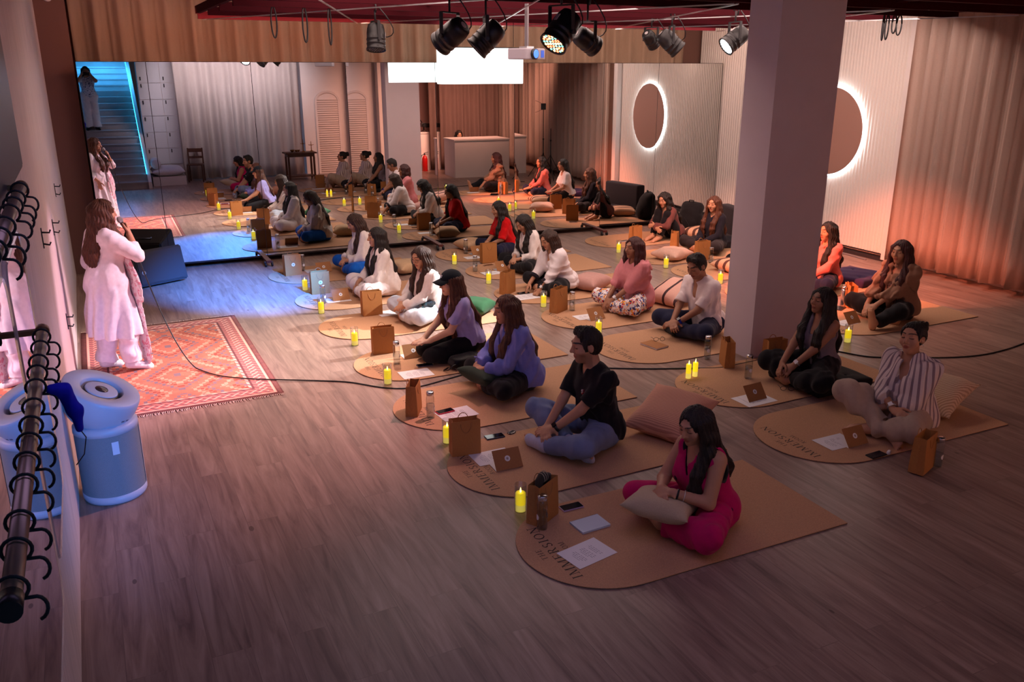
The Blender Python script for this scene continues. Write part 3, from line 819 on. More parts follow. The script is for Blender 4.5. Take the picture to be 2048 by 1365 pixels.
# ------------------------------------------------------------------ small things laid out on the mats
MATS_OUT = [(0,-.5),(2.0-.5,-.5)]
def mat_outline(L=2.03, W=1.0, r=.5):
    """arch: straight end at +x, round end at -x; origin at the centre of the straight end's long axis middle"""
    pts = [(L/2,-W/2),(L/2,W/2)]
    for i in range(29):
        a = PI/2+PI*i/28; pts.append((-L/2+r+r*math.cos(a)*1.0, W/2*math.sin(a)))
    return pts
def make_mat():
    t = thing('meditation_mat', None, 'mat')
    o = mat_outline(); bm = bmesh.new(); prism(bm, o, .0035, .009); obj('cork_top', bm, M_CORK, t)
    bm = bmesh.new(); prism(bm, [(x*.999,y*.999) for x,y in o], 0, .0035); obj('rubber_base', bm, M_RUBBER, t)
    for wd, x, h_, wl in (('THE',-.90,.036,.115),('IMMERSION',-.82,.064,.60),('ROOM',-.735,.036,.15)):
        bm = bmesh.new(); lettering(bm, wd, (x,0), h_, .0094, width=wl); obj('printed_word', bm, M_INK, t)
    return t
def make_bag():
    """kraft gift bag: folded-gusset walls, open top, two twisted paper handles"""
    t = thing('paper_bag', None, 'bag')
    bm = bmesh.new(); w, d, H, th = .115, .055, .285, .0018
    def ring(z, k=1., ins=0):
        g = .018*min(1, z/.12)*(1-.3*ins) if z > .02 else 0
        a, b = w-ins, d*k-ins
        return [bm.verts.new(p) for p in ((-a,-b,z),(0,-b*1.02,z),(a,-b,z),(a-g,0,z),(a,b,z),(0,b*1.02,z),(-a,b,z),(-a+g,0,z))]
    prof = [(0,1.),(.05,1.),(.15,.93),(.285,.80)]
    out = [ring(z,k) for z,k in prof]; inn = [ring(z,k,th) for z,k in prof[::-1][:-1]+[(.004,1.)]]
    rr = out+inn
    for A, B in zip(rr, rr[1:]):
        for k in range(8): bm.faces.new((A[k],A[(k+1)%8],B[(k+1)%8],B[k]))
    bm.faces.new(out[0][::-1]); bm.faces.new(inn[-1])
    bmesh.ops.recalc_face_normals(bm, faces=bm.faces)
    obj('bag_body', bm, M_KRAFT, t)
    for sg in (1,-1):
        bm = bmesh.new(); pts = []
        for i in range(13):
            a = PI*i/12; y = sg*(d*.80+.002); x = .042*math.cos(a)
            pts.append((x, y+sg*.004*math.sin(a), .262-.075*math.sin(a) if sg < 0 else .262+.055*math.sin(a)))
        tube(bm, pts, .0032, 6); obj('handle', bm, M_KRAFT2, t, smooth=True)
    return t
def sticker_disc(parent, M, r=.022, name='round_sticker'):
    bm = bmesh.new(); lathe(bm, [(r,0),(r,.0006)], 24, close_bottom=True, close_top=True); 
    o = obj(name, bm, M_STICK, parent); o.matrix_parent_inverse = Matrix(); o.matrix_local = M
    bm = bmesh.new()
    for k in range(6):
        a = PI*k/6; v = Vector((math.cos(a),math.sin(a),0)); s_ = Vector((-v.y,v.x,0))
        obox(bm, (0,0,.0008), v*r*.62, s_*r*.05, Vector((0,0,.0002)))
    e = obj('emblem', bm, M_STKINK, o)
    return o
def make_candle():
    t = thing('led_candle', None, 'candle')
    bm = bmesh.new(); lathe(bm, [(.033,.004),(.0335,.05)], 24, close_top=False); lathe(bm, [(.0335,.05),(.0335,.128),(.030,.133),(.012,.128),(.0,.1275)], 24, mi=1, close_bottom=False, close_top=False)
    obj('wax', bm, [M_WAXLO, M_WAX], t, smooth=True)
    bm = bmesh.new(); lathe(bm, [(.0385,0),(.0400,.004),(.0400,.192),(.0380,.192),(.0380,.005),(.0,.004)], 28, close_top=False)
    obj('glass_cup', bm, M_GLASS, t, smooth=True)
    bm = bmesh.new(); lathe(bm, [(.001,.129),(.006,.137),(.0065,.143),(.004,.155),(.0008,.168)], 12); obj('flame', bm, M_FLAME, t, smooth=True)
    return t
def make_bottle():
    t = thing('water_bottle', None, 'bottle')
    bm = bmesh.new(); lathe(bm, [(.030,0),(.034,.004),(.034,.175),(.030,.190),(.026,.194),(.026,.205),(.024,.205),(.024,.194),(.028,.188),(.032,.173),(.032,.008),(.0,.007)], 28, close_top=False)
    obj('glass_body', bm, M_GLASS, t, smooth=True)
    bm = bmesh.new(); lathe(bm, [(.0,.0085),(.0312,.0085),(.0312,.120),(.0,.120)], 24, close_bottom=False, close_top=False); obj('water', bm, M_WATER, t, smooth=True)
    bm = bmesh.new(); lathe(bm, [(.0285,.198),(.030,.200),(.030,.226),(.028,.229),(.0,.229)], 24, close_top=False); obj('cap', bm, M_STEEL, t, smooth=True)
    bm = bmesh.new()
    for a0 in (0, PI):
        n = 8; P = [[bm.verts.new((.0346*math.cos(a0+R(-28+56*i/n)), .0346*math.sin(a0+R(-28+56*i/n)), .085+s_*.019*math.sqrt(max(.06,1-((i-n/2)/(n/2))**2)))) for i in range(n+1)] for s_ in (-1,1)]
        for i in range(n): bm.faces.new((P[0][i],P[0][i+1],P[1][i+1],P[1][i]))
    obj('round_sticker', bm, M_STICK, t)
    return t
def make_card():
    """folded card: white inner leaf lying, kraft leaf with a round white sticker leaning back over it"""
    t = thing('folded_card', None, 'card')
    w, H = .105, .15; th = .0012; tilt = R(36)
    bm = bmesh.new(); u = Vector((0,math.sin(tilt),math.cos(tilt))); n = Vector((0,-math.cos(tilt),math.sin(tilt)))
    obox(bm, Vector((0,0,.001))+u*H/2, (w,0,0), u*H/2, n*th/2); obj('front_leaf', bm, M_KRAFT2, t)
    bm = bmesh.new(); box(bm, (-w,.001,0), (w,H,.0014)); obj('white_inner_leaf', bm, M_PAPER, t)
    c = Vector((0,0,.001))+u*H*.52+n*(th/2+.0002); Mx = Matrix((Vector((1,0,0)), u, n)).transposed().to_4x4(); Mx.translation = c
    sticker_disc(t, Mx, .021)
    return t
M_TEXTINK = mat('grey_print', S(150,140,150), .7)
def make_sheet(w=.21, L=.297, text=True):
    t = thing('paper_sheet', None, 'paper')
    bm = bmesh.new(); n = 8
    vs = [[bm.verts.new((w*(i/n-.5), L*(j/n-.5), .0012+.004*max(0,(i/n-.7))**1.5+.006*max(0,(j/n-.8)))) for j in range(n+1)] for i in range(n+1)]
    for i in range(n):
        for j in range(n): bm.faces.new((vs[i][j],vs[i+1][j],vs[i+1][j+1],vs[i][j+1]))
    r = bmesh.ops.extrude_face_region(bm, geom=list(bm.faces)); bmesh.ops.translate(bm, vec=(0,0,.0005), verts=[v for v in r['geom'] if isinstance(v, bmesh.types.BMVert)])
    bmesh.ops.recalc_face_normals(bm, faces=bm.faces)
    obj('sheet', bm, M_PAPER, t)
    if text:
        bm = bmesh.new(); rr = random.Random(3)
        for k in range(13):
            if k in (4,9): continue
            y = L*.30-k*L*.045; wl = w*(.30 if k%5 else .2)*(rr.uniform(.75,1))
            for j in range(5):
                a = -wl+2*wl*j/5; b = a+2*wl/5*rr.uniform(.55,.9); z = .0021
                quad(bm, [(a,y-.0017,z),(b,y-.0017,z),(b,y+.0017,z),(a,y+.0017,z)])
        obj('printed_lines', bm, M_TEXTINK, t)
    return t
def make_phone(case=None):
    t = thing('phone', None, 'phone')
    bm = bmesh.new(); box(bm, (-.037,-.076,0), (.037,.076,.010), bev=.004); obj('case', bm, case or M_BLACKPL, t)
    bm = bmesh.new(); box(bm, (-.0335,-.0725,.0098), (.0335,.0725,.0106)); obj('screen', bm, M_SCREEN, t)
    return t
def pillow_shape(w, d, hgt, nm, mats, parent=None, loc=(0,0,0), rot=(0,0,0), n=28, wr=.006, seed=1, pinch=.12, mi=None):
    """stuffed square cushion: two bulged faces meeting in a seam, corners drawn out"""
    r = np.random.default_rng(seed); ph = r.uniform(0,6,6)
    bm = bmesh.new(); G = {}
    for sd in (1,-1):
        for i in range(n+1):
            for j in range(n+1):
                u = 2*i/n-1; v = 2*j/n-1
                edge = i in (0,n) or j in (0,n)
                if edge and sd == -1: G[sd,i,j] = G[1,i,j]; continue
                ku = 1-pinch*(1-v*v)*(abs(u)**3); kv = 1-pinch*(1-u*u)*(abs(v)**3)
                z = ((1-u**4)*(1-v**4))**.62*(1-.25*(u*u*v*v))
                wz = wr*(math.sin(7*u+ph[0]+3*v)+math.sin(9*v+ph[1]-4*u))*(1-z*.6)*(0 if edge else 1)
                G[sd,i,j] = bm.verts.new((u*w/2*ku, v*d/2*kv, sd*(z*hgt/2+wz*.5)))
    for sd in (1,-1):
        for i in range(n):
            for j in range(n):
                q = [G[sd,i,j],G[sd,i+1,j],G[sd,i+1,j+1],G[sd,i,j+1]]
                f = bm.faces.new(q if sd == 1 else q[::-1]); f.smooth = True
                if mi: f.material_index = mi((i+.5)/n*2-1, (j+.5)/n*2-1, sd)
    return obj(nm, bm, mats, parent, True, loc, rot)
# ------------------------------------------------------------------ room shell
MIRY = 12.75; WLY = 12.95; WRX = 10.85; CEIL = 4.0; BACKY = -3.2
def floor_mat():
    m = bpy.data.materials.new('wood_plank_floor'); m.use_nodes = True; t = NT(m); b = t.n['Principled BSDF']
    tc = t.add('ShaderNodeTexCoord'); sp = t.add('ShaderNodeSeparateXYZ'); cb = t.add('ShaderNodeCombineXYZ')
    t.link(tc.outputs['Object'], sp.inputs[0]); t.link(sp.outputs['Y'], cb.inputs['X']); t.link(sp.outputs['X'], cb.inputs['Y'])
    br = t.add('ShaderNodeTexBrick'); br.inputs['Scale'].default_value = 1; br.inputs['Brick Width'].default_value = 1.25; br.inputs['Row Height'].default_value = .19
    br.inputs['Mortar Size'].default_value = .002; br.inputs['Mortar Smooth'].default_value = .3; br.offset = .37; br.inputs['Bias'].default_value = 0
    br.inputs['Color1'].default_value = (.30,.30,.30,1); br.inputs['Color2'].default_value = (.72,.72,.72,1); br.inputs['Mortar'].default_value = (.12,.12,.12,1)
    t.link(cb.outputs[0], br.inputs['Vector'])
    mp = t.add('ShaderNodeMapping'); mp.inputs['Scale'].default_value = (7,.55,1); t.link(tc.outputs['Object'], mp.inputs['Vector'])
    ad = t.add('ShaderNodeVectorMath', operation='ADD'); ms = t.add('ShaderNodeVectorMath', operation='SCALE'); ms.inputs['Scale'].default_value = 17
    t.link(br.outputs['Color'], ms.inputs[0]); t.link(mp.outputs[0], ad.inputs[0]); t.link(ms.outputs[0], ad.inputs[1])
    nz = t.add('ShaderNodeTexNoise'); nz.inputs['Scale'].default_value = 2.2; nz.inputs['Detail'].default_value = 7; nz.inputs['Roughness'].default_value = .62; nz.inputs['Distortion'].default_value = .9
    t.link(ad.outputs[0], nz.inputs['Vector'])
    n2 = t.add('ShaderNodeTexNoise'); n2.inputs['Scale'].default_value = 2.2; n2.inputs['Detail'].default_value = 2; t.link(ad.outputs[0], n2.inputs['Vector'])
    rp = t.add('ShaderNodeValToRGB'); e = rp.color_ramp.elements
    e[0].position = .30; e[0].color = (*S(116,92,84),1); e[1].position = .74; e[1].color = (*S(172,146,132),1)
    x = e.new(.5); x.color = (*S(148,122,110),1)
    t.link(nz.outputs['Fac'], rp.inputs['Fac'])
    mx = t.add('ShaderNodeMix', data_type='RGBA', blend_type='OVERLAY'); mx.inputs['Factor'].default_value = .26
    t.link(rp.outputs['Color'], mx.inputs[6]); t.link(br.outputs['Color'], mx.inputs[7])
    kn = t.add('ShaderNodeTexVoronoi'); kn.inputs['Scale'].default_value = 1.15; mk = t.add('ShaderNodeMapping'); mk.inputs['Scale'].default_value = (2.4,1.1,1); t.link(tc.outputs['Object'], mk.inputs['Vector']); t.link(mk.outputs[0], kn.inputs['Vector'])
    ls = t.add('ShaderNodeMath', operation='LESS_THAN'); ls.inputs[1].default_value = .045; t.link(kn.outputs['Distance'], ls.inputs[0])
    mu = t.add('ShaderNodeMath', operation='MULTIPLY'); mu.inputs[1].default_value = .6; t.link(ls.outputs[0], mu.inputs[0])
    m2 = t.add('ShaderNodeMix', data_type='RGBA'); m2.inputs[7].default_value = (*S(70,50,44),1); t.link(mu.outputs[0], m2.inputs['Factor']); t.link(mx.outputs[2], m2.inputs[6])
    t.link(m2.outputs[2], b.inputs['Base Color'])
    b.inputs['Roughness'].default_value = .34; b.inputs['Specular IOR Level'].default_value = .28
    bp = t.add('ShaderNodeBump'); bp.inputs['Strength'].default_value = .12; bp.inputs['Distance'].default_value = .004; t.link(nz.outputs['Fac'], bp.inputs['Height']); t.link(bp.outputs['Normal'], b.inputs['Normal'])
    return m
M_FLOOR = floor_mat()
M_PLASTER = mat('streaked_white_plaster', S(222,208,206), .5, noise=.16, nscale=5, stretch=(1,7,.3), bump=.4, bscale=10)
M_WALLBROWN = mat('brown_painted_wall', S(120,84,74), .8)
M_WHITE = mat('white_paint', S(226,216,212), .7, noise=.02, nscale=3)
M_PILLAR = mat('pale_pillar_paint', S(206,192,196), .75, noise=.02, nscale=4)
M_DARKCEIL = mat('dark_ceiling_paint', S(30,15,17), .95, spec=.05)
M_RIB = mat('ribbed_white_panel', S(232,222,214), .6)
M_CURT = mat('beige_curtain_cloth', S(206,176,152), .9, noise=.04, nscale=60, stretch=(3,3,1), bump=.15, bscale=160, sheen=.1)
M_CURTW = mat('white_curtain_cloth', S(226,214,208), .9, noise=.03, nscale=60, bump=.15, bscale=160, sheen=.1)
M_MAROON = mat('maroon_painted_steel', S(58,12,20), .85, noise=.06, nscale=8, spec=.08)
def mirror_mat(name, col, rough=.0):
    m = bpy.data.materials.new(name); m.use_nodes = True; t = NT(m); t.n.clear()
    o = t.add('ShaderNodeOutputMaterial'); g = t.add('ShaderNodeBsdfGlossy'); g.inputs['Color'].default_value = (*col,1); g.inputs['Roughness'].default_value = rough
    t.link(g.outputs[0], o.inputs['Surface']); return m
M_MIRROR = mirror_mat('mirror_glass', (.80,.82,.82))
M_RMIRROR = mat('frosted_round_mirror', S(168,128,114), .34, spec=.6)

bm = bmesh.new(); box(bm, (-.25,-6,-.12), (11.2,13.6,0)); struct('floor', bm, M_FLOOR)
bm = bmesh.new(); box(bm, (-.25,-6,CEIL), (11.2,13.6,CEIL+.1)); struct('ceiling', bm, M_DARKCEIL)
bm = bmesh.new(); box(bm, (-.2,-6,0), (0,WLY,CEIL)); struct('wall_left', bm, M_PLASTER)
bm = bmesh.new(); box(bm, (-.25,13.32,0), (11.2,13.45,CEIL)); struct('wall_back', bm, M_WALLBROWN)
bm = bmesh.new(); box(bm, (-.2,12.95,0), (.36,13.32,CEIL)); struct('wall_end', bm, M_WALLBROWN)
bm = bmesh.new(); box(bm, (WRX,-2,0), (11.0,13.4,CEIL)); struct('wall_right', bm, M_WHITE)
bm = bmesh.new(); box(bm, (2.6,BACKY-.12,0), (11.0,BACKY,CEIL)); box(bm, (-.2,-6.1,0), (2.7,-5.98,CEIL+2)); struct('wall_rear', bm, M_WHITE)
# ribbed cladding of the right wall (half-round slats, one continuous panel)
bm = bmesh.new(); y0, y1, pit = 8.62, 13.3, .058; n = int((y1-y0)/pit); prev = None; zl, zh = .11, 3.62
for i in range(n):
    for k in range(7):
        a = PI*k/6; y = y0+pit*(i+.5-.5*math.cos(a)*.92); x = WRX-.10-.020*math.sin(a)
        cur = (bm.verts.new((x,y,zl)), bm.verts.new((x,y,zh)))
        if prev: f = bm.faces.new((prev[0],cur[0],cur[1],prev[1])); f.smooth = k != 0
        prev = cur
quad(bm, [(WRX-.10,y0,zl),(WRX-.02,y0,zl),(WRX-.02,y0,zh),(WRX-.10,y0,zh)]); quad(bm, [(WRX-.1,y0,zl),(WRX-.1,y1,zl),(WRX-.0,y1,zl),(WRX,y0,zl)]); quad(bm, [(WRX-.1,y0,zh),(WRX,y0,zh),(WRX,y1,zh),(WRX-.1,y1,zh)])
bmesh.ops.recalc_face_normals(bm, faces=bm.faces)
struct('wall_ribbed', bm, M_RIB)
bm = bmesh.new(); box(bm, (10.62,8.44,.05), (WRX-.01,8.60,3.62)); struct('trim_1', bm, M_WHITE)
bm = bmesh.new(); box(bm, (WRX-.14,8.6,.0), (WRX-.0,13.3,.05)); struct('baseboard_right', bm, mat('dark_skirting', S(46,38,40), .7))
bm = bmesh.new(); box(bm, (5.95,6.06,0), (6.71,6.47,CEIL)); struct('pillar', bm, M_PILLAR)
# pelmet rail the curtains hang from
def curtain(name, label, a, b, z0, z1, pitch, amp, m, seed=0, group=None, gather=False):
    a = Vector((*a,0)); b = Vector((*b,0)); d = b-a; L = d.length; d.normalize(); s = Vector((-d.y,d.x,0))
    r = random.Random(seed); bm = bmesh.new(); nx = int(L/pitch*12); nz = 10; prev = None
    phs = [r.uniform(-.5,.5) for _ in range(int(L/pitch)+3)]; am = [r.uniform(.65,1.15) for _ in range(int(L/pitch)+3)]
    for i in range(nx+1):
        u = L*i/nx; q = u/pitch; k = int(q); f = q-k
        ph = phs[k]*(1-f)+phs[k+1]*f; A = amp*(am[k]*(1-f)+am[k+1]*f)
        colv = []
        for j in range(nz+1):
            w = j/nz; zz = z0+(z1-z0)*w
            th = 2*PI*(q+.25*ph)
            prof = math.sin(th)+.35*math.sin(2*th+1.1*ph+.5*(1-w))
            off = A*prof*(.55+.45*(1-w)) if not gather else A*(math.copysign(abs(math.sin(th/2))**.5,1)*2-1.2+.2*math.sin(3*th))*(1 if w < .93 else .8)
            colv.append(bm.verts.new(a+d*(u+.02*math.sin(th*1.0+ph))+s*off+Vector((0,0,zz))))
        if prev:
            for j in range(nz):
                f_ = bm.faces.new((prev[j],colv[j],colv[j+1],prev[j+1])); f_.smooth = True
        prev = colv
    t = thing(name, label, 'curtain', ((a+b)/2), 0, group)
    for v in bm.verts: v.co -= (a+b)/2
    bmesh.ops.solidify(bm, geom=bm.faces[:], thickness=.003)
    obj('cloth', bm, m, t, smooth=True)
    bm = bmesh.new(); tube(bm, [a+Vector((0,0,z1+.02))-(a+b)/2, b+Vector((0,0,z1+.02))-(a+b)/2], .014, 8); obj('curtain_rail', bm, M_BLACKMT, t)
    return t
curtain('pleated_curtain', 'long pleated beige curtain behind and above the row of wheeled mirrors', (.40,13.14), (10.25,13.14), .06, 3.72, .30, .095, M_CURT, 3, gather=True)
curtain('side_curtain', 'tall pale curtain in deep folds along the right wall, lit orange at the hem', (10.50,8.40), (10.50,-.6), .10, 3.66, .31, .12, mat('pale_curtain_cloth', S(220,196,182), .9, noise=.03, nscale=60, bump=.12, bscale=160, sheen=.1), 5, gather=True)

# ------------------------------------------------------------------ wheeled mirror panels
edges = [.38, 1.21, 2.55, 3.89, 5.27, 6.60, 8.22, 9.35, 10.68]
angs = [.6, .6, .5, 2.4, 3.2, 4.7, 2.8, 2.8]
tilts = [.45, .45, .5, .5, .5, .3, .4, .4]
midy = [12.66, 12.65, 12.64, 12.66, 12.64, 12.60, 12.60, 12.55]
M_FRAME = mat('dark_mirror_frame', S(38,28,28), .4, metal=.4); M_CASTER = mat('black_caster', (.012,.012,.014), .5)
M_MBASE = mat('maroon_mirror_foot', S(86,40,36), .5)
MNAMES = ['narrow tall mirror panel at the left end of the mirror row, showing the stairs',
 'second mirror panel from the left, showing lockers and a white curtain', 'third mirror panel from the left, showing the side table by the curtain',
 'fourth mirror panel from the left, showing a white wall and a shelf', 'fifth mirror panel from the left, behind the woman in the red shirt',
 'sixth mirror panel from the left, showing the light stands', 'seventh mirror panel from the left, showing the round lit mirror',
 'rightmost mirror panel, showing only ribbed white wall']
for i in range(8):
    x0, x1 = edges[i], edges[i+1]; TILT = R(tilts[i])
    t = thing('mirror_panel', MNAMES[i], 'mirror', ((x0+x1)/2, midy[i], 0), -R(angs[i]), 'tall wheeled mirror panels')
    w = (x1-x0)/2/math.cos(R(angs[i]))-.004; z0, z1 = .085, 2.80
    def tl(x, y, z): return (x, y+(z-z0)*math.sin(TILT), z)
    bm = bmesh.new(); vs = [bm.verts.new(tl(x,0,z)) for x, z in ((-w,z0),(w,z0),(w,z1),(-w,z1))]; bm.faces.new(vs); obj('mirror_glass', bm, M_MIRROR, t)
    bm = bmesh.new()
    vs = [[bm.verts.new(tl(x,y,z)) for x, z in ((-w,z0),(w,z0),(w,z1),(-w,z1))] for y in (.004,.03)]
    for k in range(4): bm.faces.new((vs[0][k],vs[0][(k+1)%4],vs[1][(k+1)%4],vs[1][k]))
    bm.faces.new(vs[1]); bm.faces.new(vs[0][::-1]); obj('backing_board', bm, M_FRAME, t)
    bm = bmesh.new()
    for x in (-w,w): bar(bm, tl(x,.006,z0), tl(x,.006,z1), .008, .016)
    bar(bm, tl(-w,.006,z1), tl(w,.006,z1), .016, .006); bar(bm, tl(-w,.006,z0-.006), tl(w,.006,z0-.006), .03, .022)
    obj('edge_frame', bm, M_FRAME, t)
    if i in (1,3,5):
        fx = {1:w-.05,3:w-.12,5:w-.10}[i]
        bm = bmesh.new(); bar(bm, (fx,-.42,.078), (fx,.16,.078), .07, .035); bar(bm, (fx,.05,.09), (fx,.05,1.2), .05, .03); obj('foot_bar', bm, M_MBASE, t)
        for dx in (-.045,.045):
            bm = bmesh.new()
            M_ = Matrix.Rotation(PI/2, 3, 'Y')
            lathe(bm, [(.03,-.012),(.032,0),(.03,.012)], 14, c=(fx+dx,-.39,.032), M=M_); bar(bm, (fx+dx,-.39,.035), (fx+dx,-.37,.07), .03, .03)
            obj('caster', bm, M_CASTER, t)

# round mirror with LED halo on the ribbed wall
RC = Vector((10.735, 9.93, 1.80)); RR = .655
t = thing('round_mirror', 'big round mirror with a glowing white halo on the ribbed right wall', 'mirror', RC, 0)
My = Matrix.Rotation(-PI/2, 3, 'Y')
bm = bmesh.new(); lathe(bm, [(RR,.046),(RR,.056),(RR-.006,.060)], 72, M=My); obj('mirror_glass', bm, M_RMIRROR, t)
bm = bmesh.new(); lathe(bm, [(RR-.03,.0),(RR-.03,.044),(RR+.004,.044),(RR+.018,.03),(RR+.018,.012),(RR-.005,.0)], 72, close_bottom=False, close_top=False, M=My); obj('led_halo', bm, mat('white_led', (1,1,1), .5, emit=(.86,.95,1.0), estr=14), t, smooth=True)
bm = bmesh.new(); lathe(bm, [(RR-.10,-.0),(RR-.10,.046)], 48, M=My); obj('back_box', bm, M_BLACKMT, t)

# hanging white light box near the ceiling
t = thing('light_box', 'glowing white rectangular light box hanging in front of the mirrors', 'light', (5.478,11.3,2.75))
bm = bmesh.new(); box(bm, (-.608,0,-.237), (.608,.25,.237), bev=.006); obj('diffuser', bm, mat('light_box_diffuser', (.9,.9,.9), .5, emit=(.93,1.0,.98), estr=2.6), t)
bm = bmesh.new()
box(bm, (-.612,-.005,.237), (.612,.255,.25)); obj('top_cap', bm, M_BLACKMT, t)
for x in (-.5,.5):
    bm = bmesh.new(); tube(bm, [(x,.1,.26),(x,.1,.62)], .004, 6); obj('hanger_wire', bm, M_BLACKMT, t)

# ------------------------------------------------------------------ ceiling rig
GZ = 3.36
def rig():
    t = thing('lighting_grid', 'dark maroon steel lighting grid hanging under the ceiling', 'rig', (5.9,9,GZ)); o = Vector((5.9,9,GZ))
    def b_(a, b, w=.06, h=.10): 
        bm = bmesh.new(); bar(bm, Vector(a)-o, Vector(b)-o, w, h); obj('beam', bm, M_MAROON, t)
    xs = [1.85, 3.9, 5.75, 8.0, 10.05]; ys = [12.05, 11.1, 10.2, 9.3, 8.4, 7.5, 6.65]
    for i, y in enumerate(ys): b_((1.85,y,GZ), (10.05,y,GZ), .05, .09)
    for x in xs: b_((x,6.2 if x > 6 else 4.6,GZ+.06), (x,12.05,GZ+.06), .05, .09)
    b_((5.6,6.0,GZ+.05), (10.3,6.0,GZ+.05), .06, .14)
    for i in range(4):
        bm = bmesh.new(); bar(bm, Vector((1.9+2.05*i,6.7,GZ-.055))-o, Vector((3.9+2.05*i,12.0,GZ-.055))-o, .014, .012); obj('brace', bm, M_SILVER, t)
        bm = bmesh.new(); bar(bm, Vector((3.9+2.05*i,6.7,GZ-.055))-o, Vector((1.9+2.05*i,12.0,GZ-.055))-o, .014, .012); obj('brace', bm, M_SILVER, t)
    for x in (2.0,5.0,8.0,9.9):
        for y in (7.5,11.1):
            bm = bmesh.new(); tube(bm, [Vector((x,y,GZ+.05))-o, Vector((x,y,CEIL-.03))-o], .006, 6); obj('suspension_rod', bm, M_BLACKMT, t)
rig()
M_LEDS = {'white': mat('white_led_dots', (1,1,1), .4, emit=(.85,.97,1), estr=14), 'warm': mat('warm_led_dots', (1,1,1), .4, emit=(1,.5,.16), estr=9),
          'teal': mat('teal_led_dots', (1,1,1), .4, emit=(.12,.75,.6), estr=2.2), 'red': mat('red_led_dots', (1,1,1), .4, emit=(1,.08,.03), estr=10), 'off': mat('unlit_led_dots', (.1,.1,.1), .2)}
M_CAN = mat('black_lamp_can', (.014,.012,.013), .38, metal=.2); M_RIM = mat('lamp_front_glass', (.03,.03,.03), .15)
def par_can(loc, aim, label, leds, sc=1., rear=None):
    """LED par can: ribbed housing, front ring, LED field, yoke, hook clamp, safety loop"""
    t = thing('par_lamp', label, 'stage light', loc, 0, 'par lamps on the ceiling rig')
    d = (Vector(aim)-Vector(loc)).normalized(); s, u = frame_of(d)
    s = s.normalized(); u = s.cross(d); M = Matrix((s, u, d)).transposed()
    bm = bmesh.new(); lathe(bm, [(r*sc,z*sc) for r, z in ((.055,-.17),(.085,-.155),(.098,-.11),(.104,-.06),(.104,.0),(.108,.002),(.108,.014),(.104,.016),(.104,.05),(.108,.052),(.108,.062),(.104,.064),(.104,.10),(.110,.104),(.112,.125),(.106,.128),(.104,.112))], 28, M=M, close_top=True)
    obj('housing', bm, M_CAN, t, smooth=False)
    bm = bmesh.new(); lathe(bm, [(.100*sc,.113*sc),(.100*sc,.115*sc)], 28, M=M); obj('front_lens', bm, M_RIM, t)
    names = leds if isinstance(leds, (list,tuple)) else [leds]
    bm = bmesh.new(); k = 0
    for ring, cnt in ((.0,1),(.028,6),(.055,12),(.082,18)):
        for j in range(cnt):
            a = 2*PI*j/max(cnt,1); c = M @ (Vector((ring*math.cos(a), ring*math.sin(a), .1165))*sc)
            lathe(bm, [(.0105*sc,0),(.0105*sc,.002*sc),(.007*sc,.004*sc)], 8, c=c, M=M, mi=(k*7+j)%len(names)); k += 1
    obj('led_field', bm, [M_LEDS[x] for x in names], t)
    bm = bmesh.new(); lathe(bm, [(.03*sc,-.172*sc),(.03*sc,-.168*sc)], 10, M=M); 
    obox(bm, M @ Vector((.0,.105*sc,-.05*sc)), M @ Vector((.018,0,0)), M @ Vector((0,.002,0)), M @ Vector((0,0,.03))); obj('rating_plate', bm, mat('pale_plate', S(170,160,160), .5), t)
    top = Vector((0,0,GZ-.02-loc[2])); sx = Vector((s.x,s.y,0)).normalized()*.125*sc
    bm = bmesh.new()
    for q in (1,-1): bar(bm, sx*q, sx*q+Vector((0,0,.19*sc)), .012, .03)
    bar(bm, sx+Vector((0,0,.19*sc)), -sx+Vector((0,0,.19*sc)), .03, .012); obj('yoke', bm, M_BLACKMT, t)
    for q in (1,-1):
        bm = bmesh.new(); v = sx.normalized()*q; tube(bm, [sx*q-v*.012, sx*q+v*.022], .018*sc, 10); obj('tilt_knob', bm, M_BLACKMT, t)
    bm = bmesh.new(); tube(bm, [(0,0,.19*sc),(0,0,top.z)], .010, 8); 
    tube(bm, [(0,-.03,top.z-.05),(0,-.045,top.z+.01),(0,-.02,top.z+.06),(0,.03,top.z+.05),(0,.035,top.z)], .009, 8); obj('hook_clamp', bm, M_BLACKMT, t)
    bm = bmesh.new(); pts = [M @ Vector((0,.06,-.16))*sc]
    for j in range(9):
        a = j/8; pts.append(Vector((.16*math.sin(a*3.1)+.03, .06*math.cos(a*4), -.0+.02+(top.z-.02)*a-.10*math.sin(a*PI))))
    tube(bm, pts, .006, 6); obj('power_cable', bm, M_BLACKPL, t)
    return t, d
LAMPS = {}
def lamp(key, px, Y, aim, label, leds, sc=1.):
    d = RGT*(px[0]-1024)+UPV*(682.5-px[1])+FWD*FPX
    p = CAM+d*(Y/d.y); LAMPS[key] = (p, Vector(aim), par_can(p, aim, label, leds, sc)[1])
lamp('a', (752,78), 9.3, (3.0,8.6,0), 'bronze-lit par lamp pointing straight down, leftmost on the rig', 'off', .95)
lamp('b', (900,72), 7.25, (1.2,10.6,.6), 'large black par lamp tilted down and left, beside the light box', 'white', 1.)
lamp('c', (972,78), 7.25, (.9,8.2,.2), 'black par lamp seen from behind, above the glowing light box', 'off', 1.)
lamp('d', (1122,64), 6.6, (1.4,5.9,.0), 'tilted par lamp with teal and orange lights, right of the projector', ['teal','warm','red'], 1.1)
lamp('e', (1174,82), 7.3, (9.6,8.2,.4), 'smaller par lamp with warm lights just right of the teal one', ['warm','white','teal'], .9)
lamp('f', (1302,80), 9.6, (9.6,10.5,1.0), 'small round par lamp glowing red inside, second group on the rig', 'red', .8)
lamp('g', (1342,86), 9.1, (9.8,7.8,.4), 'dark par lamp hanging beside the red-glowing one', 'off', 1.05)
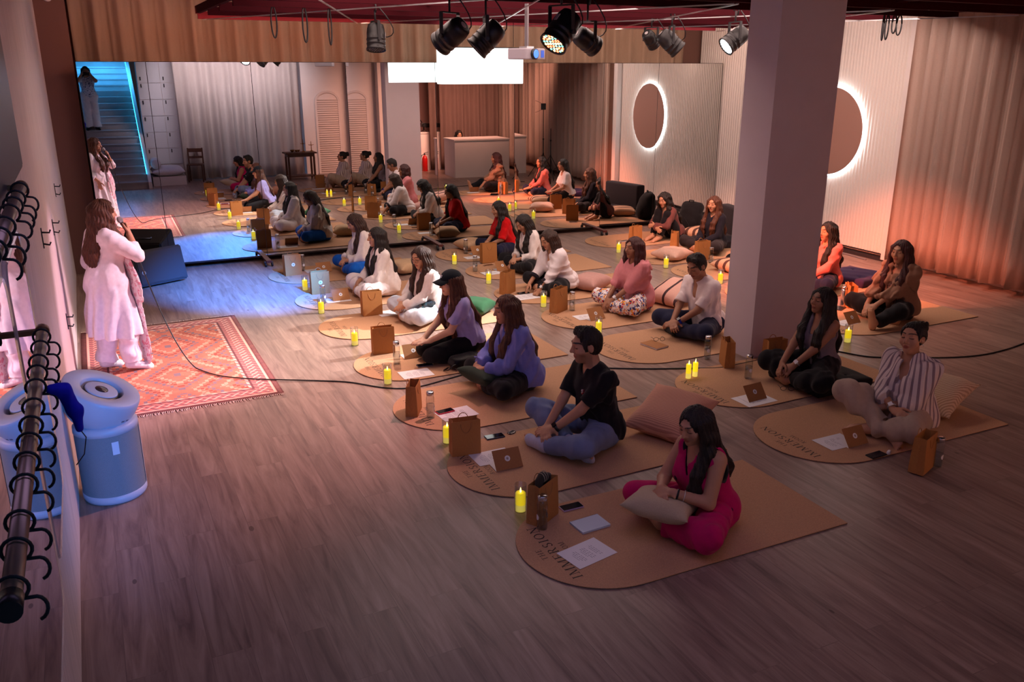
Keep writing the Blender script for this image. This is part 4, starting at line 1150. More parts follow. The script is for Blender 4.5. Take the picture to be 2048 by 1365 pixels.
lamp('h', (1468,80), 8.0, (3.1,8.75,.0), 'par lamp with bright white lights beside the pillar', 'white', 1.0)
# projector
d = RGT*(1053-1024)+UPV*(682.5-108)+FWD*FPX; pp = CAM+d*(8.32/d.y)
t = thing('projector', 'white ceiling projector with a blue glowing lens on a short pole', 'projector', pp, R(205))
bm = bmesh.new(); box(bm, (-.165,-.12,-.055), (.165,.12,.055), bev=.012); obj('projector_body', bm, mat('grey_projector_shell', S(150,142,150), .45), t)
bm = bmesh.new(); lathe(bm, [(.054,0),(.054,.03),(.046,.034)], 24, c=(.03,.115,0), M=Matrix.Rotation(-PI/2,3,'X')); obj('lens_ring', bm, M_BLACKPL, t)
bm = bmesh.new(); lathe(bm, [(.043,0),(.036,.006)], 24, c=(.03,.15,0), M=Matrix.Rotation(-PI/2,3,'X')); obj('lens', bm, mat('blue_lens', (.02,.06,.3), .1, emit=(.10,.25,1), estr=1.6), t)
bm = bmesh.new(); box(bm, (-.14,.118,-.035), (-.09,.124,.035)); obj('air_vent', bm, mat('blue_vent', (.02,.04,.2), .3, emit=(.05,.15,.8), estr=.6), t)
bm = bmesh.new(); bar(bm, (0,0,.055), (0,0,GZ-pp.z), .035, .025); obj('mount_pole', bm, mat('grey_pole', S(120,112,116), .4, metal=.5), t)
bm = bmesh.new(); box(bm, (-.06,-.05,.055), (.06,.05,.075)); obj('mount_plate', bm, M_SILVER, t)
# hanging straps and snap hooks on the rig
for i, (px, py, L, lab) in enumerate(((545,8,.30,'snap hook hanging from the left end of the rig'),(608,20,.34,'long snap hook hanging left of the bronze-lit lamp'),(658,22,.36,'second long snap hook hanging left of the bronze-lit lamp'),
        (1768,40,.28,'black strap loop hanging before the ribbed wall, leftmost of four'),(1776,38,.27,'black strap loop hanging before the ribbed wall, second of four'),(1790,36,.20,'black strap loop hanging before the ribbed wall, third of four'),(1800,36,.22,'black strap loop hanging before the ribbed wall, rightmost of four'))):
    Y = 9.3 if i < 3 else 7.5
    d = RGT*(px-1024)+UPV*(682.5-py)+FWD*FPX; p = CAM+d*(Y/d.y); p.z = GZ-.04
    bm = bmesh.new(); w = .028
    pts = [(w*math.sin(a)*1, 0, -L/2+L/2*math.cos(a)) for a in np.linspace(0,2*PI,19)[:-1]]
    tube(bm, pts, 0.008 if i < 3 else .009, 6, closed=True)
    if i < 3: tube(bm, [(.0,0,0),(.012,.01,.05)], .012, 6)
    o = obj('strap_loop' if i >= 3 else 'snap_hook', bm, M_BLACKMT, None, True, loc=p, rot=(0,0,R(20*i)))
    tag(o, lab, 'strap' if i >= 3 else 'hook', 'straps and hooks on the rig')

# security camera up on the end wall
bm = bmesh.new(); lathe(bm, [(.06,0),(.06,.03),(.05,.06),(.02,.075)], 20, M=Matrix.Rotation(PI/2,3,'X'))
t = thing('security_camera', 'small white dome camera high on the brown end wall', 'camera', (.17,12.95,3.58)); obj('housing', bm, M_WHITE, t)
bm = bmesh.new(); lathe(bm, [(.028,.06),(.024,.08)], 14, M=Matrix.Rotation(PI/2,3,'X')); obj('dome', bm, M_BLACKPL, t)
# ------------------------------------------------------------------ left wall: rails with hooks, mirrors, screen
M_RAIL = mat('brushed_dark_steel', S(164,146,134), .36, metal=.85); M_HOOK = mat('black_hook', (.014,.014,.02), .4, metal=.3)
def wall_rail(label, x, y0, y1, z, hooks, bracket=True, seed=1):
    r = random.Random(seed); t = thing('hook_rail', label, 'rail', (x,(y0+y1)/2,z), 0, 'hook rails on the left wall'); h = (y1-y0)/2
    bm = bmesh.new(); tube(bm, [(0,-h,0),(0,h,0)], .021, 18); obj('tube', bm, M_RAIL, t)
    bm = bmesh.new(); tube(bm, [(0,-h-.012,0),(0,-h+.045,0)], .024, 18); obj('end_cap', bm, M_BLACKPL, t)
    for yy_ in (h-.03,):
        bm = bmesh.new(); bar(bm, (0,yy_,0), (-x,yy_,0), .03, .02); box(bm, (-x,yy_-.05,-.05), (-x+.012,yy_+.05,.05)); tube(bm, [(0,yy_-.02,0),(0,yy_+.02,0)], .027, 16); obj('bracket', bm, mat('brass_bracket', S(150,112,84), .35, metal=.85), t)
    for k in range(hooks):
        y = -h+.09+(2*h-.22)*k/(hooks-1)+r.uniform(-.03,.03); a0 = r.uniform(-.25,.25); bm = bmesh.new()
        ring = [(.030*math.cos(a), .010*math.sin(2*a)*a0, .030*math.sin(a)) for a in np.linspace(R(-60),R(215),14)]
        tail = [(.036+.020*math.sin(a)*1., .004, -.030-.028*(1-math.cos(a))) for a in np.linspace(.2,PI*.95,8)]
        tube(bm, [(p[0],p[1]+y,p[2]) for p in ring[::-1]], .0042, 7); tube(bm, [(ring[0][0],y,ring[0][2])]+[(p[0],p[1]+y,p[2]) for p in tail], .0042, 7)
        obj('hook', bm, M_HOOK, t)
    return t
wall_rail('near horizontal steel rail carrying black hooks along the left wall', .10, 1.70, 3.76, 1.74, 13, seed=4)
wall_rail('higher hook rail at the left picture edge, above and beyond the near one', .10, 2.5, 3.97, 2.285, 7, seed=9)
M_MEDGE = mat('bevelled_mirror_edge', S(220,214,220), .2, metal=.6)
def wall_mirror(label, y0, y1, z0, z1):
    t = thing('wall_mirror', label, 'mirror', (0,(y0+y1)/2,(z0+z1)/2)); h, v, r = (y1-y0)/2, (z1-z0)/2, .12
    def out(k, x):
        P = []
        for cy, cz, a0 in ((h-r,v-r,0),(-h+r,v-r,90),(-h+r,-v+r,180),(h-r,-v+r,270)):
            for i in range(9):
                a = R(a0+90*i/8); P.append((x, cy+(r-k)*math.cos(a), cz+(r-k)*math.sin(a)))
        return P
    bm = bmesh.new(); A = [bm.verts.new(p) for p in out(.02,.016)]; f = bm.faces.new(A); obj('mirror_glass', bm, mirror_mat('wall_mirror_glass',(.78,.76,.78)), t)
    bm = bmesh.new(); rr = [[bm.verts.new(p) for p in out(k,x)] for k, x in ((0,.001),(0,.014),(.006,.020),(.02,.016))]
    for A, B in zip(rr, rr[1:]):
        for k in range(len(A)): bm.faces.new((A[k],A[(k+1)%len(A)],B[(k+1)%len(A)],B[k]))
    bmesh.ops.recalc_face_normals(bm, faces=bm.faces); obj('bevelled_frame', bm, M_MEDGE, t)
wall_mirror('large rounded wall mirror on the left wall, nearest the camera', 1.2, 3.62, .62, 2.02)
wall_mirror('second rounded wall mirror on the left wall, past the first', 3.68, 4.62, .70, 2.02)
t = thing('wall_screen', 'dark wall screen high on the left wall at the picture edge', 'screen', (0,4.2,2.75))
bm = bmesh.new(); box(bm, (0,-.9,-.5), (.05,.9,.5), bev=.01); obj('casing', bm, M_BLACKPL, t)
bm = bmesh.new(); box(bm, (.05,-.88,-.48), (.053,.88,.48)); obj('panel', bm, mat('glossy_dark_glass', (.05,.055,.07), .35, spec=.4), t)
for i, (y, z, lab) in enumerate(((6.6,1.62,'black wall hook above the others on the left wall'),(8.4,1.40,'black wall hook high behind the standing woman'),(8.1,.62,'black wall hook low behind the standing woman'),(10.2,1.50,'farthest black wall hook near the end of the left wall'),(5.9,.74,'black wall hook beside the air purifier'))):
    bm = bmesh.new(); box(bm, (0,-.012,-.07), (.006,.012,.07)); tube(bm, [(.004,0,.04),(.05,0,.035),(.058,0,.055)], .006, 7); tube(bm, [(.004,0,-.04),(.04,0,-.05),(.05,0,-.03)], .006, 7)
    tag(obj('wall_hook', bm, M_HOOK, None, loc=(.001,y,z)), lab, 'hook', 'wall hooks on the left wall')
# blue eye mask hanging from the near rail
s = Shape(); s.add(*[Cap((.0,.0,0),(.03,.01,-.01),.018,.024,k=.02), Cap((.03,.01,-.01),(.055,.02,-.09),.024,.022,k=.02), Cap((.055,.02,-.09),(.06,.02,-.16),.022,.012,k=.02)]); s.disp = fold_disp(.004,5,60); s.dmax = .005
t = thing('blue_pouch', 'bright blue cloth pouch hanging from the near hook rail', 'pouch', (.145,3.05,1.72)); soft('cloth', s, .005, cloth('bright_blue_cloth',(26,30,205)), t)
bm = bmesh.new(); tube(bm, [(.055,.02,-.15),(.075,.03,-.2),(.06,.05,-.27),(.03,.06,-.31)], .002, 6); obj('cord', bm, M_BLACKPL, t)

# ------------------------------------------------------------------ air purifier
pc = Vector((.225,5.80,0))
t = thing('air_purifier', 'white two-part air purifier with a tilted bowl head beside the left wall', 'air purifier', pc, R(20)); t.scale = (1.01,1.01,1.10)
M_PURW = mat('pale_purifier_plastic', S(190,196,212), .4); M_MESH = mat('perforated_grey_grille', S(136,146,154), .5, bump=.5, bscale=420, noise=.15, nscale=420)
bm = bmesh.new(); lathe(bm, [(.165,0),(.19,.004),(.197,.02),(.197,.055)], 56, close_top=True); obj('base_ring', bm, M_PURW, t, smooth=True); bm = bmesh.new(); lathe(bm, [(.197,.44),(.195,.475),(.180,.487),(.0,.487)], 56, close_bottom=True, close_top=False); obj('upper_ring', bm, M_PURW, t, smooth=True)
bm = bmesh.new(); lathe(bm, [(.194,.055),(.194,.44)], 64, close_bottom=False, close_top=False); obj('filter_grille', bm, M_MESH, t, smooth=True)
bm = bmesh.new()
for a0 in (-15,): 
    vs = [[bm.verts.new((.1975*math.cos(R(a)),.1975*math.sin(R(a)),z)) for a in range(a0-16,a0+17,4)] for z in (.055,.44)]
    for k in range(8): bm.faces.new((vs[0][k],vs[0][k+1],vs[1][k+1],vs[1][k]))
obj('seam_strip', bm, M_PURW, t, smooth=True)
bm = bmesh.new(); a0 = -98
vs = [[bm.verts.new((.1985*math.cos(R(a)),.1985*math.sin(R(a)),z)) for a in (a0-6,a0-2,a0+2,a0+6)] for z in (.325,.405)]
for k in range(3): bm.faces.new((vs[0][k],vs[0][k+1],vs[1][k+1],vs[1][k]))
obj('label', bm, mat('pale_label', S(225,230,245), .5), t)
HM = Matrix.Rotation(R(48),3,'Z') @ Matrix.Rotation(R(24),3,'X'); hc = Vector((0,0,.655))
bm = bmesh.new(); prof = [(.235*math.cos(R(a)), .235*math.sin(R(a))) for a in range(-62,1,6)]+[(.236,.02),(.232,.035),(.224,.040),(.135,.036),(.128,.030),(.128,-.03)]
lathe(bm, prof, 64, c=hc, M=HM, close_top=False); obj('bowl_head', bm, M_PURW, t, smooth=True)
bm = bmesh.new(); lathe(bm, [(.13,-.028),(.128,-.03),(.10,-.03)], 48, c=hc, M=HM, close_bottom=False, close_top=True); lathe(bm, [(.108,-.03),(.108,.012),(.102,.018)], 48, c=hc, M=HM); obj('air_outlet', bm, M_BLACKPL, t, smooth=True)
bm = bmesh.new(); lathe(bm, [(.100,.018),(.098,.026),(.09,.028)], 48, c=hc, M=HM); obj('centre_disc', bm, M_PURW, t, smooth=True)
bm = bmesh.new(); lathe(bm, [(.04,.028),(.038,.031)], 32, c=hc, M=HM); obj('display', bm, mat('dark_bronze_display', S(70,52,48), .2), t, smooth=True)
bm = bmesh.new()
for k in range(5):
    a = R(-118+3.2*k); p = hc+HM @ Vector((.236*math.cos(a)*.985, .236*math.sin(a)*.985, -.075)); n_ = (p-hc).normalized(); s_, u_ = frame_of(n_); p = hc+n_*.2358
    if k == 2: continue
    obox(bm, p, s_*.0045, u_*.006, n_*.0008)
obj('maker_mark', bm, mat('grey_mark', S(90,96,120), .5), t)

# ------------------------------------------------------------------ rug
def rug_mat():
    m = bpy.data.materials.new('patterned_rug'); m.use_nodes = True; t = NT(m); b = t.n['Principled BSDF']; b.inputs['Roughness'].default_value = .95; b.inputs['Specular IOR Level'].default_value = .1
    tc = t.add('ShaderNodeTexCoord'); sp = t.add('ShaderNodeSeparateXYZ'); t.link(tc.outputs['Object'], sp.inputs[0])
    def mth(op, a, bb=None, c=None):
        x = t.add('ShaderNodeMath', operation=op)
        for i, v in enumerate((a,bb,c)):
            if v is None: continue
            if isinstance(v,(int,float)): x.inputs[i].default_value = v
            else: t.link(v, x.inputs[i])
        return x.outputs[0]
    def mix(f, a, c):
        x = t.add('ShaderNodeMix', data_type='RGBA'); t.link(f, x.inputs['Factor'])
        for i, v in ((6,a),(7,c)):
            if isinstance(v, tuple): x.inputs[i].default_value = (*v,1)
            else: t.link(v, x.inputs[i])
        return x.outputs[2]
    ax, ay = mth('ABSOLUTE', sp.outputs['X']), mth('ABSOLUTE', sp.outputs['Y'])
    W, L = .80, 1.37
    dx, dy = mth('SUBTRACT', W, ax), mth('SUBTRACT', L, ay); ed = mth('MINIMUM', dx, dy)     # distance from the edge
    nz = t.add('ShaderNodeTexNoise'); nz.inputs['Scale'].default_value = 9; nz.inputs['Detail'].default_value = 5; t.link(tc.outputs['Object'], nz.inputs['Vector'])
    fl = mix(nz.outputs['Fac'], S(190,84,74), S(224,148,122))                                # faded red field
    # medallions: stepped diamonds, mirrored about both axes
    st = mth('SNAP', ax, .03); st2 = mth('SNAP', ay, .03)
    dm = mth('ADD', mth('MULTIPLY', st, 1.5), mth('ABSOLUTE', mth('SUBTRACT', mth('MODULO', mth('ADD', st2, .0), .92), .46)))
    band = mth('MODULO', mth('MULTIPLY', dm, 2.7), 1.0)
    c = mix(mth('LESS_THAN', band, .13), fl, S(120,116,130))
    c = mix(mth('MULTIPLY', mth('GREATER_THAN', band, .52), mth('LESS_THAN', band, .66)), c, S(226,172,146))
    c = mix(mth('MULTIPLY', mth('GREATER_THAN', band, .82), mth('LESS_THAN', band, .88)), c, S(150,66,64))
    vo = t.add('ShaderNodeTexVoronoi'); vo.inputs['Scale'].default_value = 8.5; vo.distance = 'MANHATTAN'
    cb = t.add('ShaderNodeCombineXYZ'); t.link(ax, cb.inputs[0]); t.link(ay, cb.inputs[1]); t.link(cb.outputs[0], vo.inputs['Vector'])
    c = mix(mth('LESS_THAN', vo.outputs['Distance'], .26), c, S(230,176,150)); c = mix(mth('LESS_THAN', vo.outputs['Distance'], .13), c, S(128,84,88))
    # borders
    def ring(a, bb): return mth('MULTIPLY', mth('GREATER_THAN', ed, a), mth('LESS_THAN', ed, bb))
    along = mth('ADD', sp.outputs['X'], sp.outputs['Y']); dif = mth('SUBTRACT', sp.outputs['X'], sp.outputs['Y'])
    zig = mth('LESS_THAN', mth('MODULO', mth('ADD', mth('MULTIPLY', mth('MULTIPLY', along, dif), 60), 500), 1), .45)
    ck = mth('LESS_THAN', mth('MODULO', mth('ADD', mth('MULTIPLY', along, 11), 50), 1), .5)
    c = mix(ring(0,.26), c, S(204,130,124)); c = mix(mth('MULTIPLY', ring(.075,.215), mth('LESS_THAN', mth('MODULO', mth('ADD', mth('MULTIPLY', along, 13), 40), 1), .36)), c, S(130,84,100))
    c = mix(mth('MULTIPLY', ring(.11,.18), mth('LESS_THAN', mth('MODULO', mth('ADD', mth('MULTIPLY', dif, 13), 40), 1), .30)), c, S(236,196,180))
    c = mix(ring(.215,.235), c, S(84,60,74)); c = mix(mth('MULTIPLY', ring(.235,.26), ck), c, S(236,208,190)); c = mix(ring(.055,.075), c, S(236,200,180))
    c = mix(ring(0,.05), c, S(58,42,54)); c = mix(mth('MULTIPLY', ring(.012,.04), zig), c, S(120,84,88))
    n2 = t.add('ShaderNodeTexNoise'); n2.inputs['Scale'].default_value = 240; t.link(tc.outputs['Object'], n2.inputs['Vector'])
    n3 = t.add('ShaderNodeTexNoise'); n3.inputs['Scale'].default_value = 14; n3.inputs['Detail'].default_value = 6; t.link(tc.outputs['Object'], n3.inputs['Vector'])
    c = mix(mth('MULTIPLY_ADD', n3.outputs['Fac'], .36, .02), c, S(212,128,106))
    hs = t.add('ShaderNodeHueSaturation'); t.link(c, hs.inputs['Color']); t.link(mth('MULTIPLY_ADD', n2.outputs['Fac'], .5, .72), hs.inputs['Value'])
    t.link(hs.outputs[0], b.inputs['Base Color']); return m
rc = Vector((.835, 8.51, 0))
t = thing('rug', 'worn red patterned rug with pale fringe under the standing woman', 'rug', rc)
bm = bmesh.new(); n = 26; g = {}
for i in range(n+1):
    for j in range(n+1): g[i,j] = bm.verts.new((-.80+1.6*i/n, -1.37+2.74*j/n, .007+.0015*math.sin(i*.9)*math.sin(j*.7)))
for i in range(n):
    for j in range(n): bm.faces.new((g[i,j],g[i+1,j],g[i+1,j+1],g[i,j+1]))
r_ = bmesh.ops.extrude_face_region(bm, geom=bm.faces[:]); bmesh.ops.translate(bm, vec=(0,0,-.0065), verts=[v for v in r_['geom'] if isinstance(v, bmesh.types.BMVert)]); bmesh.ops.recalc_face_normals(bm, faces=bm.faces)
obj('pile', bm, rug_mat(), t, smooth=True)
for sg in (-1,1):
    bm = bmesh.new(); rr = random.Random(5)
    for k in range(110):
        x = -.795+1.59*k/109; e = (x+rr.uniform(-.012,.012), sg*(1.37+rr.uniform(.03,.05)), .003); tube(bm, [(x,sg*1.366,.006), ((x+e[0])/2,sg*1.385,.007), e], [.004,.003,.0015], 4)
    o = obj('fringe', bm, mat('cream_fringe', S(236,208,196), .9), t); o['kind'] = 'stuff'

# ------------------------------------------------------------------ stage monitor on the floor
t = thing('stage_speaker', 'black stage speaker lying on its side in front of the mirrors', 'speaker', (1.03,11.80,0), R(25))
M_SPK = mat('black_speaker_shell', (.016,.014,.016), .55, bump=.15, bscale=300); M_GRL = mat('speaker_grille', (.030,.024,.026), .6, bump=.4, bscale=500)
TL = Matrix.Rotation(R(-14),4,'X'); bm = bmesh.new()
fr = [(-.345,-.235),(.345,-.235),(.345,.235),(-.345,.235)]
def hexbox(bm, f, b, yb):
    A = [bm.verts.new((x,0,z)) for x, z in f]; B = [bm.verts.new((x,yb,z)) for x, z in b]
    for k in range(4): bm.faces.new((A[k],A[(k+1)%4],B[(k+1)%4],B[k]))
    bm.faces.new(A[::-1]); bm.faces.new(B); bmesh.ops.recalc_face_normals(bm, faces=bm.faces)
    bmesh.ops.bevel(bm, geom=bm.edges[:], offset=.018, segments=3, affect='EDGES')
hexbox(bm, fr, [(-.28,-.19),(.28,-.19),(.28,.15),(-.28,.15)], .36)
for v in bm.verts: v.co = TL @ v.co+Vector((0,0,.26))
obj('cabinet', bm, M_SPK, t)
bm = bmesh.new(); box(bm, (-.315,-.012,-.205), (.315,.004,.205), bev=.006)
for v in bm.verts: v.co = TL @ v.co+Vector((0,0,.26))
gr = obj('grille', bm, M_GRL, t)
bm = bmesh.new(); c0 = Vector((-.255,-.014,-.06))
tube(bm, [c0+Vector((.022*math.cos(a),0,.022*math.sin(a))) for a in np.linspace(0,2*PI,25)[:-1]], .0028, 6, closed=True)
for k in range(3):
    a = PI*k/3+PI/6; tube(bm, [c0+Vector((math.cos(a)*.014,0,math.sin(a)*.014)), c0-Vector((math.cos(a)*.014,0,math.sin(a)*.014))], .002, 5)
for v in bm.verts: v.co = TL @ v.co+Vector((0,0,.26))
obj('round_badge', bm, M_SILVER, gr)
bm = bmesh.new()
for v in (-.14,.14): tube(bm, [(v,.33,.40),(v,.375,.38)], .01, 6)
tube(bm, [(-.14,.365,.385),(.14,.365,.385)], .012, 8); obj('handle', bm, M_BLACKPL, t)

# ------------------------------------------------------------------ cables lying on the floor
def cable(name, label, pts, r=.006, m=M_BLACKPL):
    P = [Vector(p) for p in pts]; out = []
    for i in range(len(P)-1):
        p0, p1, p2, p3 = P[max(i-1,0)], P[i], P[i+1], P[min(i+2,len(P)-1)]
        for j in range(8):
            u = j/8; out.append(.5*((2*p1)+(p2-p0)*u+(2*p0-5*p1+4*p2-p3)*u*u+(3*p1-p0-3*p2+p3)*u**3))
    out.append(P[-1]); bm = bmesh.new(); tube(bm, out, r, 7); tag(obj(name, bm, m), label, 'cable'); 
def fl(px, py, z=.007): p = at(px,py,z); return (p.x,p.y,z)
cable('floor_cable', 'black cable crossing the floor from the pillar past the woman in the tan jacket', [fl(1186,736),fl(1290,738),fl(1380,737),fl(1440,736),(5.80,5.98,.007),(6.2,5.99,.007),(6.8,5.95,.007),fl(1740,714),fl(1840,716),fl(1940,713),fl(2010,700),fl(2075,676)], .007)
cable('wall_cable', 'grey cable lying along the foot of the ribbed wall', [(10.60,12.2,.01),(10.55,11.4,.01),(10.62,10.6,.012),(10.52,9.9,.01),(10.60,9.3,.01),(10.56,8.8,.01)], .009, mat('grey_cable', S(120,116,120), .5))

# ------------------------------------------------------------------ dark seating pads by the ribbed wall
t = thing('backpack', 'black rounded backpack behind the woman hugging her knees', 'bag', (9.65,11.85,0), R(20))
s = Shape(); s.add(Ell((0,0,.24),(.17,.22,.26),k=.05), Ell((-.13,0,.16),(.08,.17,.15),k=.04), Cap((.05,-.12,.42),(.05,.12,.42),.09,k=.06)); s.clip((0,0,0),(0,0,-1)); s.disp = fold_disp(.008,3,18); s.dmax = .01
soft('bag_body', s, .012, cloth('black_nylon',(26,24,27),.3), t)
bm = bmesh.new(); tube(bm, [(.0,-.05,.50),(.0,-.04,.54),(.0,.04,.54),(.0,.05,.50)], .011, 7); obj('carry_loop', bm, M_BLACKPL, t)
bm = bmesh.new(); tube(bm, [(-.205,-.11,.05),(-.215,-.10,.16),(-.19,0,.26),(-.215,.10,.16),(-.205,.11,.05)], .004, 5); obj('zip', bm, M_BLACKMT, t)
t = thing('floor_chair', 'black upholstered legless floor chair behind the woman in black', 'chair', (9.75,10.75,0), R(-12))
bm = bmesh.new(); box(bm, (-.10,-.50,.02), (.10,.50,.56), bev=.04); obj('backrest', bm, cloth('charcoal_upholstery',(40,36,42),.2), t, smooth=True)
bm = bmesh.new(); box(bm, (-.55,-.48,.0), (-.10,.48,.13), bev=.03); obj('seat', bm, cloth('charcoal_upholstery',(40,36,42),.2), t, smooth=True)
# ------------------------------------------------------------------ the end of the room behind the camera (seen in the mirrors)
M_STEP = mat('grey_stair_concrete', S(172,164,164), .8, noise=.06, nscale=6)
t = thing('staircase', 'broad pale staircase climbing along the left wall, reflected at the left', 'stairs', (0,0,0)); t['kind'] = 'structure'
SY, RUN, RISE = 2.15, .33, .165
for k in range(22):
    bm = bmesh.new(); y1 = SY-RUN*k; box(bm, (.002,y1-RUN-.0,max(0,RISE*k-.28)), (1.42,y1+(.0),RISE*(k+1)-.03)); box(bm, (.002,y1-RUN,RISE*(k+1)-.03), (1.42,y1+.025,RISE*(k+1)))
    obj('step', bm, M_STEP, t)
bm = bmesh.new(); yE = SY-RUN*22
P = [(SY+.10,0),(SY+.10,.16),(yE,RISE*22+.16+.08),(yE,RISE*22-.35),(SY-.5,0)]
A = [[bm.verts.new((x,p[0],p[1])) for p in P] for x in (1.42,1.50)]
bm.faces.new(A[0][::-1]); bm.faces.new(A[1])
for k in range(5): bm.faces.new((A[0][k],A[0][(k+1)%5],A[1][(k+1)%5],A[1][k]))
bmesh.ops.recalc_face_normals(bm, faces=bm.faces); obj('stringer', bm, M_WHITE, t)
bm = bmesh.new(); bar(bm, (1.412,SY-.2,.30+.04), (1.412,yE,RISE*22+.12), .012, .014); obj('led_strip', bm, mat('cyan_led_strip', (.2,.8,1), .5, emit=(.03,.50,1.0), estr=6), t)
# lockers
t = thing('locker_wall', 'white locker wall with small dark handles beside the stairs, seen in the mirror', 'lockers', (2.05,.30,0))
bm = bmesh.new(); box(bm, (-.52,-.45,0), (.62,-.02,3.3)); obj('carcass', bm, M_WHITE, t)
M_LOCK = mat('pale_locker_door', S(206,206,212), .5)
for c in range(2):
    for r_ in range(6):
        x0, x1 = (-.515+.56*c, -.515+.56*c+.55); z0 = .42+.42*r_; z1 = z0+.41 if r_ < 5 else 3.25
        bm = bmesh.new(); box(bm, (x0,-.02,z0), (x1,.0,z1)); o = obj('locker_door', bm, M_LOCK, t)
        bm = bmesh.new(); box(bm, (x0+.06,.0,z0+.30 if r_ < 5 else z0+.06), (x0+.085,.02,(z0+.30 if r_ < 5 else z0+.06)+.09)); obj('handle', bm, M_BLACKPL, o)
t = thing('daybed', 'low white daybed with a round bolster beside the stairs, seen in the mirror', 'daybed', (1.95,1.15,0))
bm = bmesh.new(); box(bm, (-.40,-.6,.0), (.40,.62,.22)); obj('plinth', bm, M_WHITE, t)
obj_m = pillow_shape(.8, 1.24, .24, 'mattress', cloth('white_upholstery',(224,222,224),.15), t, (0,0,.33), pinch=.02)
bm = bmesh.new(); tube(bm, [(-.28,-.52,.53),(-.28,-.50,.53),(-.28,.50,.53),(-.28,.52,.53)], [.10,.12,.12,.10], 22); obj('bolster', bm, cloth('white_upholstery',(224,222,224),.15), t, smooth=True)
curtain('white_curtain', 'long white folded curtain at the back of the room, reflected in the mirrors', (5.62,.72), (2.36,.84), .04, 3.6, .33, .10, M_CURTW, 8)
curtain('dark_curtain', 'taupe curtain behind the white counter, reflected in the mirrors', (10.3,1.05), (8.45,1.05), .04, 3.7, .24, .05, mat('taupe_curtain_cloth', S(138,112,104), .9, bump=.12, bscale=150), 9)
# chair at the end of the curtain
t = thing('wooden_chair', 'dark wooden chair at the left end of the reflected white curtain', 'chair', (2.66,1.12,0), R(12)); MWOOD = mat('dark_brown_wood', S(84,50,36), .45, noise=.15, nscale=12, stretch=(1,1,.2))
bm = bmesh.new(); box(bm, (-.20,-.20,.43), (.20,.20,.46), bev=.008); obj('seat', bm, MWOOD, t)
for x in (-.18,.18):
    for y in (-.18,.18):
        bm = bmesh.new(); bar(bm, (x,y,0), (x,y,.43 if y > 0 else .86), .035, .035); obj('leg', bm, MWOOD, t)
bm = bmesh.new(); bar(bm, (-.18,-.18,.80), (.18,-.18,.80), .025, .10); bar(bm, (-.18,-.18,.62), (.18,-.18,.62), .02, .06); obj('backrest', bm, MWOOD, t)
# side table with brass things
tx, ty = 5.35, 1.62
t = thing('side_table', 'brown wooden side table set out with brass pieces, seen in the mirror', 'table', (tx,ty,0))
bm = bmesh.new(); box(bm, (-.42,-.26,.68), (.42,.26,.72), bev=.008); obj('table_top', bm, MWOOD, t)
bm = bmesh.new(); box(bm, (-.36,-.21,.60), (.36,.21,.68)); obj('apron', bm, MWOOD, t)
for x in (-.34,.34):
    for y in (-.19,.19):
        bm = bmesh.new(); bar(bm, (x,y,0), (x,y,.60), .05, .05); obj('leg', bm, MWOOD, t)
bm = bmesh.new(); box(bm, (-.36,-.21,.07), (.36,.21,.10)); obj('shelf', bm, MWOOD, t)
M_BRASS = mat('aged_brass', S(150,104,52), .35, metal=.9)
for i, (x, y, h_, lab) in enumerate(((.10,.05,.34,'taller brass crossed stand on the reflected side table'),(.33,.0,.27,'shorter brass crossed stand on the reflected side table'))):
    t = thing('brass_stand', lab, 'ornament', (tx+x,ty+y,.72), 0, 'brass pieces on the side table')
    bm = bmesh.new(); lathe(bm, [(.05,0),(.045,.015),(.012,.03),(.010,h_*.6),(.02,h_*.65),(.009,h_*.7),(.006,h_)], 16); obj('stem', bm, M_BRASS, t, smooth=True)
    bm = bmesh.new(); tube(bm, [(-.07,0,h_*.66),(0,0,h_*.62),(.07,0,h_*.66)], .008, 8); obj('cross_arm', bm, M_BRASS, t, smooth=True)
for i, (x, y, r_, lab) in enumerate(((-.2,.06,.06,'leftmost brass bowl on the reflected side table'),(-.08,.0,.05,'middle brass bowl on the reflected side table'),(.0,-.10,.045,'rear brass bowl on the reflected side table'))):
    bm = bmesh.new(); lathe(bm, [(r_*.4,0),(r_*.45,.008),(r_*.9,r_*.7),(r_,r_*1.1),(r_*.95,r_*1.1),(r_*.84,r_*.7),(r_*.3,.012)], 20, close_top=True)
    tag(obj('brass_bowl', bm, M_BRASS, None, True, loc=(tx+x,ty+y,.7205)), lab, 'bowl', 'brass pieces on the side table')
# partition walls with an arched shutter
bm = bmesh.new(); box(bm, (5.75,-.4,0), (7.04,.55,CEIL)); struct('wall_shutter_bay', bm, M_WHITE)
t = thing('shutter', 'pale arched louvred shutter on the wall reflected near the middle mirrors', 'shutter', (6.45,.552,0)); 
bm = bmesh.new(); 
for k in range(2):
    o = .0+.06*k; P = [(-.36+o,0)]+[(-.36+o,2.0)]+[(-.36+o+(.36-o)*(1-math.cos(a)),2.0+(.30-o)*math.sin(a)) for a in np.linspace(0,PI,15)]+[(.36-o,0)]
    A = [[bm.verts.new((p[0],y,p[1])) for p in P] for y in (.0,.035-.012*k)]
    if k == 0: Q0 = A
    else: Q1 = A
n_ = len(Q0[0])
for a, b in ((Q0[1],Q1[1]),(Q0[0],Q0[1]),(Q1[1],Q1[0])):
    for i in range(n_-1): bm.faces.new((a[i],a[i+1],b[i+1],b[i]))
bmesh.ops.recalc_face_normals(bm, faces=bm.faces); obj('arched_frame', bm, M_WHITE, t)
bm = bmesh.new()
for k in range(34): 
    z = .06+.06*k; obox(bm, (0,.012,z), (.30 if z < 2 else .30*math.sqrt(max(.05,1-((z-2)/.26)**2)),0,0), (0,.012,.018), (0,-.002,.0025))
obj('louvres', bm, M_WHITE, t)
